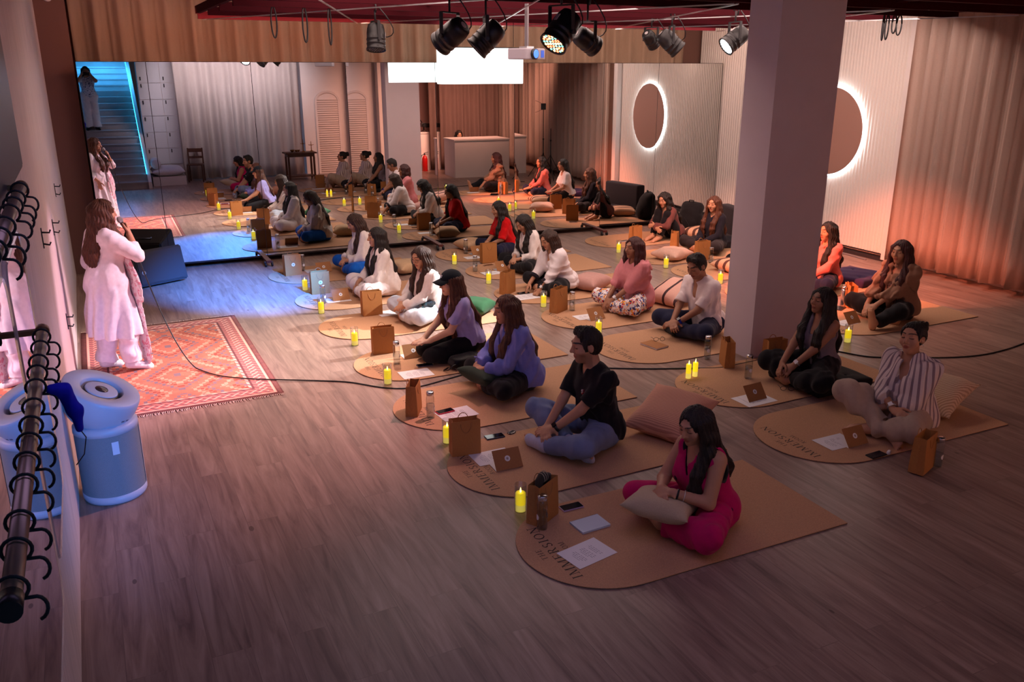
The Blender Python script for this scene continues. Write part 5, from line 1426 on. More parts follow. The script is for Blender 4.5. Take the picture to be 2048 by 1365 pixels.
bm = bmesh.new(); box(bm, (7.04,-.4,0), (8.04,.92,CEIL)); struct('wall_white_bay', bm, M_WHITE)
bm = bmesh.new(); box(bm, (8.04,-.2,0), (10.84,-.1,CEIL)); struct('wall_niche', bm, mat('mauve_paint', S(176,140,136), .8))
t = thing('half_height_shelf', 'white half-height cabinet in the reflected niche carrying a camera', 'cabinet', (8.36,.45,0))
bm = bmesh.new(); box(bm, (-.31,-.4,0), (.30,.40,1.06)); obj('cabinet_body', bm, M_WHITE, t)
bm = bmesh.new(); box(bm, (-.31,-.4,1.06), (.30,.42,1.10)); obj('cabinet_top', bm, M_WHITE, t)
t = thing('video_camera', 'small black video camera rig standing on the reflected cabinet', 'camera', (8.42,.62,1.10))
bm = bmesh.new(); box(bm, (-.08,-.10,.14), (.06,.10,.26), bev=.01); obj('camera_body', bm, M_BLACKPL, t)
bm = bmesh.new(); tube(bm, [(-.02,.10,.20),(-.02,.22,.20)], .045, 16); obj('lens', bm, M_BLACKPL, t)
bm = bmesh.new(); box(bm, (-.09,.10,.16), (.05,.13,.17)); box(bm, (.06,-.02,.12), (.20,.0,.24), bev=.004); obj('side_monitor', bm, M_BLACKPL, t)
bm = bmesh.new(); tube(bm, [(0,0,.14),(0,0,.06)], .02, 10)
for a in (0,2.1,4.2): tube(bm, [(0,0,.07),(.11*math.cos(a),.11*math.sin(a),.0)], .008, 6)
obj('mini_tripod', bm, M_BLACKMT, t)
bm = bmesh.new(); tube(bm, [(-.04,-.02,.26),(-.1,.0,.34),(-.16,.02,.38)], .012, 7); box(bm, (-.20,-.0,.36), (-.13,.06,.42), bev=.006); obj('microphone', bm, M_BLACKPL, t)
t = thing('fire_extinguisher', 'red fire extinguisher standing by the reflected niche', 'extinguisher', (8.28,1.12,0))
bm = bmesh.new(); lathe(bm, [(.07,0),(.08,.01),(.08,.36),(.06,.42),(.025,.45),(.025,.47)], 20); obj('cylinder', bm, mat('red_enamel', S(190,22,20), .3), t, smooth=True)
bm = bmesh.new(); tube(bm, [(0,0,.47),(0,0,.51)], .02, 10); bar(bm, (-.02,0,.52), (.11,0,.55), .02, .012); bar(bm, (-.02,0,.50), (.10,0,.49), .02, .012); obj('valve_handle', bm, M_BLACKMT, t)
bm = bmesh.new(); tube(bm, [(-.02,0,.49),(-.09,0,.46),(-.115,0,.34),(-.105,0,.16)], .011, 8); obj('hose', bm, M_BLACKPL, t)
# counter
t = thing('reception_counter', 'white boxy reception counter reflected behind the woman in the tan jacket', 'counter', (9.05,2.72,0))
bm = bmesh.new(); box(bm, (-.78,-.52,0), (.78,.55,.98)); obj('counter_body', bm, M_WHITE, t)
bm = bmesh.new(); box(bm, (-.80,-.54,.98), (.80,.57,1.02), bev=.006); obj('counter_top', bm, M_WHITE, t)
t = thing('stool', 'dark stool behind the reflected white counter', 'stool', (8.85,1.75,0))
bm = bmesh.new(); lathe(bm, [(.19,.33),(.20,.345),(.19,.37)], 24); obj('seat', bm, M_BLACKPL, t)
for a in (.8,2.4,3.9,5.5):
    bm = bmesh.new(); tube(bm, [(.13*math.cos(a),.13*math.sin(a),.33),(.18*math.cos(a),.18*math.sin(a),0)], .012, 8); obj('leg', bm, M_BLACKMT, t)
# light stands
def light_stand(x, y, label, hgt=1.75, head=True):
    t = thing('light_stand', label, 'light stand', (x,y,0), R(200), 'light stands by the side curtain')
    bm = bmesh.new(); tube(bm, [(0,0,.16),(0,0,1.0)], .014, 10); tube(bm, [(0,0,1.0),(0,0,hgt)], .010, 10); obj('pole', bm, M_BLACKMT, t)
    for z in (.62,1.0):
        bm = bmesh.new(); tube(bm, [(0,0,z-.02),(0,0,z+.02)], .022, 12); obj('collar', bm, M_BLACKPL, t)
    for a in (0.3,2.4,4.5):
        v = Vector((math.cos(a),math.sin(a),0)); bm = bmesh.new(); tube(bm, [Vector((0,0,.62)), v*.42+Vector((0,0,.012))], .009, 7); tube(bm, [Vector((0,0,.2)), v*.22+Vector((0,0,.30))], .006, 6); obj('leg', bm, M_BLACKMT, t)
    if head:
        bm = bmesh.new(); box(bm, (-.06,-.08,hgt), (.07,.08,hgt+.16), bev=.012); obj('lamp_head', bm, M_BLACKPL, t)
        for s_ in (1,-1):
            bm = bmesh.new(); obox(bm, (.14,0,hgt+.08+s_*.12), (.075,0,s_*.03), (0,.09,0), (0,0,.002)); obj('barn_door', bm, M_BLACKMT, t)
        bm = bmesh.new(); box(bm, (.071,-.065,hgt+.02), (.074,.065,hgt+.14)); obj('diffuser', bm, M_WHITE, t)
light_stand(9.93, 4.45, 'tall black light stand with barn doors before the side curtain, in the mirror'); light_stand(9.95, 4.98, 'plain black stand without a lamp beside the barn-door light, in the mirror', 1.3, False)
# ------------------------------------------------------------------ mats and what lies on them
PA, PB, PC_ = 'mats in the left column', 'mats in the middle column', 'mats in the right column'
MATS_LAY = [ # x centre, y centre, label
 (3.36,11.50,'cork mat in the left column nearest the mirrors, under the woman in blue trousers',PA),(3.40,10.07,'cork mat under the woman in the white shirt with very long dark hair',PA),
 (3.38,8.80,'brightly lit cork mat under the woman with eyeglasses',PA),(3.38,7.44,'cork mat under the woman in the dark cap',PA),(3.36,6.20,'cork mat under the woman in the blue-violet cardigan',PA),
 (3.36,5.00,'cork mat under the man in the black t-shirt',PA),(3.34,3.83,'cork mat nearest the camera, under the woman in magenta',PA),
 (5.90,11.75,'cork mat under the woman in the red top',PB),(5.88,10.55,'cork mat under the woman in the pale cardigan',PB),(5.72,9.24,'cork mat under the woman in the white shirt with dark cuffs',PB),
 (5.76,8.05,'cork mat under the woman in floral trousers',PB),(5.72,6.82,'cork mat under the man in the white polo, touching the pillar',PB),(5.80,5.55,'cork mat under the woman in the tank top',PB),(5.72,4.40,'cork mat under the woman in the striped shirt',PB),
 (8.48,11.62,'cork mat under the woman hugging her knees',PC_),(8.38,10.32,'cork mat under the woman in black by the floor chair',PC_),(8.46,9.22,'orange-lit cork mat half hidden behind the pillar',PC_),
 (8.36,7.95,'cork mat under the woman in coral behind the pillar',PC_),(8.32,6.57,'cork mat under the woman in the tan jacket',PC_)]
proto = make_mat()
for i, (x, y, lab, g) in enumerate(MATS_LAY):
    o = proto if i == 0 else copy_tree(proto); o.location = (x,y,.0005); o.rotation_euler.z = R([0,1,-1,.5,-.5,.8,-.6][i%7]); tag(o, lab, None, g)
MT = .0098
def onmat(px, py): return at(px, py, MT+.0002)
# candles
CANDLES = [((610.5,580.5),'lit yellow candle nearest the mirrors, between the first two mats of the left column'),((643,627),'lit yellow candle in front of the white-shirted woman with very long hair'),((710,690.5),'lit yellow candle on the brightly lit mat, before the woman with eyeglasses'),
 ((776,769.5),'lit yellow candle beside the dark-capped woman\'s mat, near the cable'),((895,885.5),'lit yellow candle just left of the bag on the black-shirted man\'s mat'),((1041,1022),'largest lit yellow candle, nearest the camera beside the magenta woman\'s bag'),
 ((909,528.8),'lit yellow candle left of the red-topped woman\'s paper bag'),((977.4,567.5),'lit yellow candle in front of the woman in the pale cardigan'),((1087,613.8),'lit yellow candle left of the bag at the floral-trousered woman\'s mat'),((1196.8,668.6),'lit yellow candle showing above the black-shirted man\'s hair'),
 ((1376,759.5),'left one of the pair of candles without glass'),((1389.3,755.6),'right one of the pair of candles without glass'),
 ((1237,505.4),'lit yellow candle on the floor before the woman hugging her knees'),((1331.6,537.3),'lit yellow candle in the orange light before the woman in black'),((1440,567.5),'lit yellow candle half hidden behind the polo-shirted man\'s shoulder'),((1694.3,684.8),'lit yellow candle on the tan-jacketed woman\'s mat edge')]
pc0 = make_candle()
for i, (p, lab) in enumerate(CANDLES):
    o = pc0 if i == 0 else copy_tree(pc0)
    q = at(*p); nearm = any(abs(q.x-m[0]) < 1.0 and abs(q.y-m[1]) < .5 for m in MATS_LAY)
    o.location = (q.x,q.y,.0106 if nearm else .0005); tag(o, lab, None, 'led candles on the mats'); o.rotation_euler.z = i
    if i in (10,11):
        for c in list(o.children):
            if c.name.startswith('glass_cup'): bpy.data.objects.remove(c)
        o.scale = (.72,.72,1.05)
# paper bags: base px, heading of the broad face normal, sticker on the face?, scale
BAGS = [((586,551),-84,1,1.05,'kraft paper bag with sticker on the mat nearest the mirrors'),((641,588),-92,1,1.05,'kraft paper bag with sticker and handle by the blue-trousered woman\'s candle'),((744,631),-92,0,1.05,'kraft paper bag before the white-trousered woman, standing on the bright mat'),
 ((767,707),-95,0,1.0,'kraft paper bag with a pale rope handle before the capped woman'),((828,827),-30,0,.96,'open kraft paper bag seen edge-on beside a glass bottle'),((930,908),-98,0,1.0,'kraft paper bag on the black-shirted man\'s mat'),((1085,1040),-60,0,1.,'open kraft paper bag nearest the camera with something dark inside'),
 ((977,526),-92,0,1.05,'kraft paper bag beside the red-topped woman\'s knees'),((1015,587.5),-55,0,1.05,'tall kraft paper bag left of the paper and phone by the dark-cuffed woman'),((1117,624),-62,0,1.05,'kraft paper bag beside the floral-trousered woman\'s bottle'),((1453,732),-25,0,.95,'kraft paper bag leaning by the pillar foot'),
 ((1546,734),-95,0,1.0,'dim kraft paper bag in the shade at the right of the pillar foot'),((1841,941),-70,0,1.0,'kraft paper bag at the near edge of the striped-shirted woman\'s mat'),
 ((1270,488),-70,0,1.05,'orange-lit kraft paper bag before the woman hugging her knees'),((1348,503),-45,0,1.08,'orange-lit kraft paper bag left of the woman in black'),((1403,521),-85,0,1.05,'orange-lit kraft paper bag right above the polo-shirted man\'s hair'),((1698,614),-30,0,1.0,'kraft paper bag behind the steel bottle, right of the pillar')]
pb0 = make_bag()
for i, (p, hd, st, sc_, lab) in enumerate(BAGS):
    o = pb0 if i == 0 else copy_tree(pb0)
    q = at(*p); o.location = (q.x,q.y,.0105); o.rotation_euler.z = R(hd+90); o.scale = (sc_*.95,)*3; tag(o, lab, None, 'kraft paper gift bags')
    if i == 6:
        t = thing('rolled_scarf', 'dark rolled cloth sticking out of the open bag nearest the camera', 'scarf', (q.x,q.y,.16), R(hd+90))
        bm = bmesh.new(); tube(bm, [(-.05,0,0),(-.045,.0,.13),(.0,.005,.145),(.045,0,.135),(.05,0,0)], [.02,.028,.03,.028,.02], 12); obj('roll', bm, cloth('olive_dark_cloth',(58,50,40),.3), t, smooth=True)
        for k in range(3):
            bm = bmesh.new(); x = -.02+.02*k; tube(bm, [(x+.031*math.cos(a)*.3,.031*math.cos(a),.143+.031*math.sin(a)) for a in np.linspace(0,2*PI,13)[:-1]], .003, 5, closed=True); obj('tie', bm, mat('pale_stripe', S(150,140,120), .8), t)
pb1 = None
for o in [x for x in bpy.data.objects if x.name.startswith('paper_bag')]:
    if any(k in o['label'] for k in ('with sticker',)):
        Mx = Matrix((Vector((1,0,0)), Vector((0,.053,1)).normalized(), Vector((0,-1,.053)).normalized())).transposed().to_4x4(); Mx.translation = (0.0,-.0530,.150); sticker_disc(o, Mx, .024)
# bottles
BOT = [((606,543),'glass water bottle beside the sticker bag nearest the mirrors'),((647,609),'glass water bottle between candle and card at the long-haired woman\'s mat'),((794,730),'glass water bottle beside the capped woman\'s card'),((861.5,838),'half-full glass water bottle beside the red phone'),((1084,1060),'glass water bottle nearest the camera, in front of a paper bag'),
 ((931.6,509),'glass water bottle before the red-topped woman\'s cushion'),((950.4,545),'glass water bottle near the phone of the woman in the pale cardigan'),((1144,623),'glass water bottle beside the floral-trousered woman\'s bag'),((1414,718.5),'glass water bottle with sticker before the polo-shirted man'),((1495.6,759),'glass water bottle with sticker standing at the pillar foot'),((1872,936),'glass water bottle behind the striped-shirted woman\'s bag'),((1421,527),'glass water bottle right of the orange-lit bag above the polo-shirted man')]
pt0 = make_bottle()
for i, (p, lab) in enumerate(BOT):
    o = pt0 if i == 0 else copy_tree(pt0)
    q = at(*p); o.location = (q.x,q.y,.0105); o.rotation_euler.z = R(-70+17*i); tag(o, lab, None, 'glass water bottles')
q = at(1685,613.6); t = thing('steel_bottle', 'brushed steel drinking bottle beside a black tablet', 'bottle', (q.x,q.y,.0105))
bm = bmesh.new(); lathe(bm, [(.034,0),(.036,.004),(.036,.19),(.030,.205),(.026,.21)], 24); obj('body', bm, M_STEEL, t, smooth=True)
bm = bmesh.new(); lathe(bm, [(.030,.21),(.031,.235),(.02,.24)], 20); tube(bm, [(-.02,0,.236),(-.02,0,.262),(.02,0,.262),(.02,0,.236)], .006, 7); obj('cap', bm, M_STEEL, t, smooth=True)
# folded cards
CARDS = [((650,546),-88,'reclining kraft card on the mat nearest the mirrors'),((684,603),-90,'standing kraft card with white sticker before the white-trousered woman'),((830,719),-92,'standing kraft card with white sticker at the capped woman\'s knees'),((1020,942),-91.6,'standing kraft card with white sticker before the black-shirted man'),
 ((958,511),-86,'kraft card beside the red-topped woman\'s bag'),((1008,543),-88,'kraft card with white sticker behind the tall bag in the middle column'),((1196,642),-84,'standing kraft card before the floral-trousered woman\'s feet'),((1516,804),-86,'standing kraft card on white paper before the woman in the tank top'),((1717,895),-89,'standing kraft card before the striped-shirted woman\'s foot'),((1709,650),-85,'standing kraft card before the tan-jacketed woman\'s foot')]
pk0 = make_card()
for i, (p, hd, lab) in enumerate(CARDS):
    o = pk0 if i == 0 else copy_tree(pk0)
    q = at(*p); o.location = (q.x,q.y,.0125); o.rotation_euler.z = R(hd+90); tag(o, lab, None, 'folded kraft cards')
# paper sheets
SHEETS = [((632,543),92,1,'white paper sheet on the mat nearest the mirrors'),((676,602),88,1,'white paper sheet under the long-haired woman\'s card'),((780,628),96,1,'sunlit-bright paper sheet before the woman with eyeglasses'),((832,750),89,1.,'pink-tinged paper sheet beside the capped woman\'s candle'),((913,830),95,1.05,'paper sheet under the red phone'),((985,917),90,1.,'paper sheet under the black-shirted man\'s card'),((1174,1110),101,1.,'printed paper sheet nearest the camera covering part of the mat lettering'),
 ((945,517),90,.8,'paper sheet beside the red-topped woman\'s card'),((983,548),92,.9,'paper sheet near the tall bag in the middle column'),((1050,596),91,1.15,'paper sheet under the phone by the dark-cuffed woman\'s foot'),((1172,636),88,.9,'paper sheet behind the floral-trousered woman\'s card'),((1508,802),92,1.1,'paper sheet under the tank-topped woman\'s card'),((1672,887),90,1.,'paper sheet under the striped-shirted woman\'s card'),((1690,648),92,.8,'paper sheet under the tan-jacketed woman\'s card')]
ps0 = make_sheet()
for i, (p, rz, sc_, lab) in enumerate(SHEETS):
    o = ps0 if i == 0 else copy_tree(ps0)
    q = at(*p); o.location = (q.x,q.y,.0102); o.rotation_euler.z = R(rz); o.scale = (sc_,sc_,1); tag(o, lab, None, 'paper sheets on the mats')
# phones
def put_phone(px, rz, lab, case=None, z=.0102):
    o = make_phone(case); q = at(*px); o.location = (q.x,q.y,z); o.rotation_euler.z = R(rz); tag(o, lab, None, 'phones on the mats')
put_phone((1142.5,1018.5), 90, 'black phone in a pale lilac case nearest the camera', mat('lilac_case', S(196,160,190), .4))
put_phone((989,877), 88, 'dark blue phone on the black-shirted man\'s mat', mat('navy_case', S(24,34,70), .4))
put_phone((849.6,733.4), 91, 'grey phone beside the capped woman\'s paper sheet', mat('grey_case', S(84,76,92), .4))
put_phone((890,827), 97, 'phone in a bright red case lying on a paper sheet', mat('red_case', S(214,30,66), .4), .013)
put_phone((1046.5,589), 92, 'black phone lying on a paper sheet by the dark-cuffed woman', None, .013)
put_phone((977,533), 95, 'pale gold phone near a kraft card in the middle column', mat('gold_case', S(216,180,150), .35))
put_phone((1752,914), 92, 'black phone before the striped-shirted woman\'s foot')
put_phone((1249,484), 100, 'white phone beside the bag of the woman hugging her knees', M_PAPER)
q = at(1023,869); t = thing('key_fob', 'small metal-edged key fob beside the dark blue phone', 'key fob', (q.x,q.y,.0102), R(20))
bm = bmesh.new(); box(bm, (-.035,-.018,0), (.035,.018,.012), bev=.006); obj('shell', bm, M_BLACKPL, t); bm = bmesh.new(); tube(bm, [(.034*math.cos(a),.019*math.sin(a),.008) for a in np.linspace(0,2*PI,21)[:-1]], .003, 6, closed=True); obj('ring', bm, M_SILVER, t)
q = at(1703,607,0); q = at(1675,617); t = thing('tablet', 'black tablet lying beside the steel bottle', 'tablet', (q.x-.05,q.y+.02,.0102), R(25)); bm = bmesh.new(); box(bm, (-.09,-.125,0), (.09,.125,.009), bev=.003); obj('body', bm, M_BLACKPL, t); bm = bmesh.new(); box(bm, (-.082,-.117,.0085), (.082,.117,.0095)); obj('screen', bm, M_SCREEN, t)
q = at(1777,911); t = thing('earbud_case', 'tiny white earbud case right of the phone by the striped-shirted woman', 'case', (q.x,q.y,.0102), .5)
s = Shape(); s.add(Cap((-.014,0,.013),(.014,0,.013),.015,k=.01)); soft('shell', s, .004, M_PAPER, t); bm = bmesh.new(); tube(bm, [(-.02,-.012,.019),(.02,-.012,.019)], .002, 5); obj('hinge', bm, M_SILVER, t)
# notebooks
def notebook(px, rz, lab, w, L, cover, th=.012):
    q = at(*px); t = thing('notebook', lab, 'notebook', (q.x,q.y,.0102), R(rz))
    bm = bmesh.new(); box(bm, (-w/2,-L/2,0), (w/2,L/2,.0015)); box(bm, (-w/2,-L/2,th-.0015), (w/2,L/2,th)); box(bm, (w/2-.002,-L/2,0), (w/2,L/2,th)); obj('cover', bm, cover, t)
    bm = bmesh.new(); box(bm, (-w/2+.004,-L/2+.004,.0015), (w/2-.003,L/2-.004,th-.0015)); obj('pages', bm, M_PAPER, t)
notebook((1180,1053), 93, 'pale blue notebook lying near the magenta woman\'s cushion', .15, .21, mat('pale_blue_cover', S(196,206,222), .5))
notebook((1308,694), 10, 'kraft-covered notebook before the polo-shirted man', .17, .24, M_KRAFT2, .018)
def loose_glasses(px, z, rz, lab):
    q = at(*px); t = thing('eyeglasses', lab, 'eyeglasses', (q.x,q.y,z), R(rz)); bm = bmesh.new()
    for s_ in (1,-1): tube(bm, [(.034*s_+.026*math.cos(a), 0, .022+.020*math.sin(a)) for a in np.linspace(0,2*PI,15)[:-1]], .0024, 5, closed=True)
    tube(bm, [(-.009,0,.026),(0,0,.03),(.009,0,.026)], .002, 5); obj('rims', bm, M_BLACKPL, t)
    for s_ in (1,-1):
        bm = bmesh.new(); tube(bm, [(.060*s_,0,.028),(.062*s_,-.09,.02),(.055*s_,-.13,.004)], .002, 5); obj('temple', bm, M_BLACKPL, t)
loose_glasses((1318,688), .0285, 160, 'black eyeglasses lying on the kraft notebook')
loose_glasses((1574,784), .0102, 150, 'thin eyeglasses lying before the tank-topped woman\'s cushion')
# cushions
M_PTAN = cloth('tan_cushion_cloth', (196,164,128), .3); M_PPEACH = None
def cushion(px, rz, lab, w, d, h_, m, z=None, tilt=(0,0), n=28, wr=.006, seed=1, extra=None, xy=None, nm='cover', mi=None, lap=False):
    q = at(*px) if xy is None else Vector((*xy,0)); t = thing('cushion', lab, 'cushion', (q.x,q.y,(h_*.42+.010) if z is None else z), R(rz))
    o = pillow_shape(w, d, h_, nm, m, t, rot=(R(tilt[0]),R(tilt[1]),0), seed=seed, wr=wr, n=n, mi=mi)
    if not lap:
        Mr = o.rotation_euler.to_matrix(); t.location.z = .0112-min((Mr @ v.co).z for v in o.data.vertices)
    return t, o
cushion((812,546), 15, 'tan cushion behind the white-shirted woman with very long hair', .42, .42, .17, M_PTAN, seed=2)
cushion((950,628), 40, 'green cushion behind the capped woman', .42, .42, .17, cloth('green_cushion_cloth',(40,82,50),.25), seed=3)
cushion((942,500), 10, 'beige cushion in front of the red-topped woman, beside her bottle', .44, .40, .17, cloth('beige_cushion_cloth',(206,168,132),.3), seed=4)
cushion((1180,579), 25, 'dusty pink cushion behind the dark-cuffed woman', .50, .44, .19, cloth('dusty_pink_cloth',(190,146,136),.3), seed=5)
m_rib = striped('ribbed_peach_cloth', (214,158,132), (186,128,106), 62, (1,0,0), .25, .5, .3)
cushion((1310,905), 28, 'large peach ribbed cushion leaning behind the black-shirted man', .62, .56, .20, m_rib, z=.135, tilt=(4,-16), seed=6, xy=(4.20,4.98))
m_str = striped('banded_cream_cloth', (226,176,158), (62,36,40), 5.5, (0,1,0), .08, .80, .3)
cushion((1345,620), 15, 'cream cushion with dark bands behind the floral-trousered woman', .56, .52, .20, m_str, z=.13, tilt=(0,-18), seed=7, xy=(6.52,8.08))
m_st2 = striped('brown_banded_cloth', (214,172,140), (84,54,46), 7, (0,1,0), .08, .62, .3)
cushion((1376,470), 20, 'brown-striped cushion behind the woman hugging her knees', .52, .48, .17, m_st2, seed=8, xy=(9.42,11.30))
cushion((1330,512), 20, 'coral-lit gathered cushion beside the woman in black\'s bag', .50, .46, .17, cloth('pale_gathered_cloth',(222,178,158),.5), wr=.012, seed=9, xy=(7.98,10.10))
cushion((1448,520), 5, 'striped cushion edge showing left of the pillar', .50, .46, .17, m_st2, seed=10, xy=(8.30,9.10))
m_cream = striped('woven_cream_cloth', (222,198,170), (190,160,134), 46, (.5,1,0), 1.6, .55, .5)
cushion((1925,830), 15, 'large woven cream cushion behind the striped-shirted woman', .60, .56, .20, m_cream, z=.12, tilt=(0,-14), wr=.010, seed=11, xy=(6.46,4.42))
def pad(nm, lab, x, y, w, d, h_, m, rz=0, tufts=True):
    t = thing('floor_cushion', lab, 'floor cushion', (x,y,.010), R(rz)); n = 26; bm = bmesh.new(); G = {}
    def top(u, v):
        z = h_*(1-.10*max(abs(u),abs(v))**6)
        if tufts:
            for a in (-.5,.5):
                for b in (-.5,.5): z -= .022*math.exp(-((u-a)**2+(v-b)**2)/.012)
        return z+.004*math.sin(9*u+4*v)
    for i in range(n+1):
        for j in range(n+1): u, v = 2*i/n-1, 2*j/n-1; G[i,j] = bm.verts.new((u*w/2,v*d/2,top(u,v)))
    for i in range(n):
        for j in range(n): f = bm.faces.new((G[i,j],G[i+1,j],G[i+1,j+1],G[i,j+1])); f.smooth = True
    bd = [(i,0) for i in range(n)]+[(n,j) for j in range(n)]+[(i,n) for i in range(n,0,-1)]+[(0,j) for j in range(n,0,-1)]
    pr = [G[k] for k in bd]
    for k_, (off, zz) in enumerate(((.012,h_*.75),(.014,h_*.35),(.004,.0))):
        nx = [bm.verts.new((G[k].co.x*(1+off/w*2), G[k].co.y*(1+off/d*2), zz)) for k in bd]
        for a in range(len(bd)): b = (a+1)%len(bd); f = bm.faces.new((pr[b],pr[a],nx[a],nx[b])); f.smooth = True
        pr = nx
    bm.faces.new(pr); bmesh.ops.recalc_face_normals(bm, faces=bm.faces); obj('cover', bm, m, t)
    if tufts:
        bm = bmesh.new()
        for a in (-.5,.5):
            for b in (-.5,.5): bmesh.ops.create_icosphere(bm, subdivisions=1, radius=.012, matrix=Matrix.Translation((a*w/2,b*d/2,top(a,b)+.004)))
        obj('tuft_buttons', bm, M_BLACKPL, t)
    return t
pad('pad', 'flat black tufted floor cushion under the woman in the tank top', 6.08, 5.28, .62, .60, .10, blotch('black_print_cloth',(14,12,14),[(34,18,24),(20,16,20)],22,.56))
pad('pad', 'dark purple floor cushion on the floor behind the woman in coral', 9.42, 7.95, .66, .62, .11, cloth('dark_purple_cloth',(62,42,78),.3), 10)
# black handbag between two mats
q = at(928,733); t = thing('handbag', 'black soft handbag lying behind the capped woman, strap on the mat', 'handbag', (q.x,q.y,.0105), R(15))
s = Shape(); s.add(Cap((-.10,0,.06),(.12,.02,.06),.075,.07,k=.04,flat=((0,0,1),.8)), Cap((-.12,-.05,.05),(.05,-.06,.05),.05,k=.04)); s.clip((0,0,.002),(0,0,-1)); s.disp = fold_disp(.008,8,30); s.dmax = .01
soft('bag_body', s, .007, cloth('black_leather',(20,17,20),.3,.45), t)
bm = bmesh.new(); tube(bm, [(-.12,-.06,.06),(-.20,-.10,.07),(-.25,-.08,.03),(-.24,.0,.006),(-.17,.03,.006)], .006, 7); obj('strap', bm, M_BLACKPL, t)
# ------------------------------------------------------------------ the people
CL = {1: dict(d=(.55,-.75,-.25), b=(.35,.25,.9), curl=30), -1: dict(d=(.55,.75,-.2), b=(.4,-.2,.9), curl=34)}       # loosely clasped
DN = {1: dict(d=(.65,-.25,-.65), b=(.65,.35,.6), curl=22), -1: dict(d=(.65,.25,-.65), b=(.65,-.35,.6), curl=22)}        # resting, fingers down
FL = {1: dict(d=(.95,-.25,-.12), b=(.1,.1,1), curl=12), -1: dict(d=(.95,.25,-.12), b=(.1,-.1,1), curl=12)}            # flat on the thigh
GP = 'people seated on the mats'
WHITE = cloth('white_shirt_cotton',(236,226,226),.3); WHITE2 = cloth('ivory_linen',(236,226,220),.4); BLACKT = cloth('black_trouser_cloth',(22,20,24),.25)
NAVY = cloth('navy_trouser_cloth',(30,32,58),.25); JEANS = cloth('washed_blue_denim',(110,122,156),.35,noise=.16,nscale=9)
# ---- left column, from the mirrors towards the camera
b = Body('cross', .97, lean=10, slump=14, yaw=4, pitch=24, hl=(.36,.05,.20), hr=(.36,-.06,.20), handdir=CL)
person('woman in an off-white shirt and bright blue trousers looking down at her hands', (3.70,11.32), 184, b, 1, ('side',.30,'brown',1.), group=GP, seed=1, h=.0075,
  top=dict(mat=WHITE2, sleeve=1.85, neck='v', inf=.024, name='shirt', fold=.014), legs=dict(mat=cloth('bright_blue_cloth2',(16,96,200),.3), inf=.022, upto=1.8, fold=.008))
b = Body('cross', .97, lean=5, slump=8, yaw=-4, pitch=2, hl=(.33,.10,.15), hr=(.34,-.10,.16), handdir=DN)
person('woman in a loose white shirt and white trousers, very long dark hair, in profile', (3.52,10.05), 182, b, 1, ('front',.40,'black',1.), group=GP, seed=2, h=.0075,
  top=dict(mat=WHITE2, sleeve=1.75, neck='v', inf=.026, name='shirt', fold=.015), legs=dict(mat=WHITE, inf=.030, upto=1.9, fold=.009))
def ex_a3(root, B):
    eyeglasses(root, B, M_BLACKPL)
    s = Shape(); s.add(Cap((.10,-.16,.20),(.14,.16,.21),.055,k=.03,flat=((0,0,1),.5)), Cap((.05,.12,.22),(.22,.22,.20),.05,.03,k=.03,flat=((0,0,1),.5))); s.disp = fold_disp(.008,31,38); s.dmax = .01
    soft('lap_shawl', s, .008, blotch('teal_black_print',(18,22,28),[(24,92,104),(20,40,60)],22,.5), root)
b = Body('cross', .98, lean=7, slump=12, yaw=18, pitch=14, hl=(.38,.02,.19), hr=(.36,-.10,.20), handdir=CL)
person('woman with eyeglasses and highlighted long hair in a cream blouse and pale ripped jeans', (3.66,8.76), 186, b, 1, ('front',.26,'brown',.9), group=GP, seed=3, h=.0065, extras=ex_a3,
  top=dict(mat=WHITE2, sleeve=1.9, neck='crew', inf=.020, name='blouse', fold=.013), legs=dict(mat=cloth('pale_blue_denim',(206,214,226),.35,noise=.12,nscale=12), inf=.026, upto=1.9, fold=.009))
def cap_hat(root, B):
    c = B.sc; h = B.hd; s = Shape()
    s.add(Ell(h((-.016,0,.046)), np.array([.112,.098,.088])*c, B.H, k=.01, cut=[(h((0,0,.040)), -B.H[:,2])]))
    soft('cap_crown', s, .005, cloth('dark_cap_cloth',(20,26,34),.2), root)
    bm = bmesh.new(); n = 12; A = []
    for zo in (.046,.040):
        inn = [bm.verts.new(h((-.016+.108*math.cos(a), .094*math.sin(a), zo))) for a in np.linspace(-1.15,1.15,n)]
        out = [bm.verts.new(h((.070+.105*math.cos(a*.86), .090*math.sin(a*1.25), zo-.012-.02*abs(math.sin(a))))) for a in np.linspace(-1.15,1.15,n)]
        A.append((inn,out))
        for i in range(n-1): bm.faces.new((inn[i],inn[i+1],out[i+1],out[i]))
    for i in range(n-1): bm.faces.new((A[0][1][i],A[0][1][i+1],A[1][1][i+1],A[1][1][i]))
    bmesh.ops.recalc_face_normals(bm, faces=bm.faces); obj('cap_brim', bm, MATS['dark_cap_cloth'], root, smooth=True)
    # two interlaced letter strokes embroidered on front and a small one at the side
    def emb(P, u, v, n_, sc_):
        bm = bmesh.new()
        for a, b_ in (((-1,-1),(-1,1)),((-1,1),(1,-1)),((1,-1),(1,1)),((0,-1.2),(0,0)),((0,0),(-.8,1.1)),((0,0),(.8,1.1))):
            p0 = P+u*a[0]*sc_+v*a[1]*sc_; p1 = P+u*b_[0]*sc_+v*b_[1]*sc_; obox(bm, (p0+p1)/2, (p1-p0)/2, np.cross(n_, unit(p1-p0))*sc_*.16, n_*.001)
        obj('embroidered_mark', bm, M_PAPER, root)
    H = B.H
    emb(h((.088,0,.082)), H[:,1], unit(H[:,2]-.5*H[:,0]), unit(H[:,0]+.5*H[:,2]), .013*c)
    emb(h((-.03,.093,.062)), -H[:,0], H[:,2], unit(H[:,1]+.15*H[:,2]), .008*c)
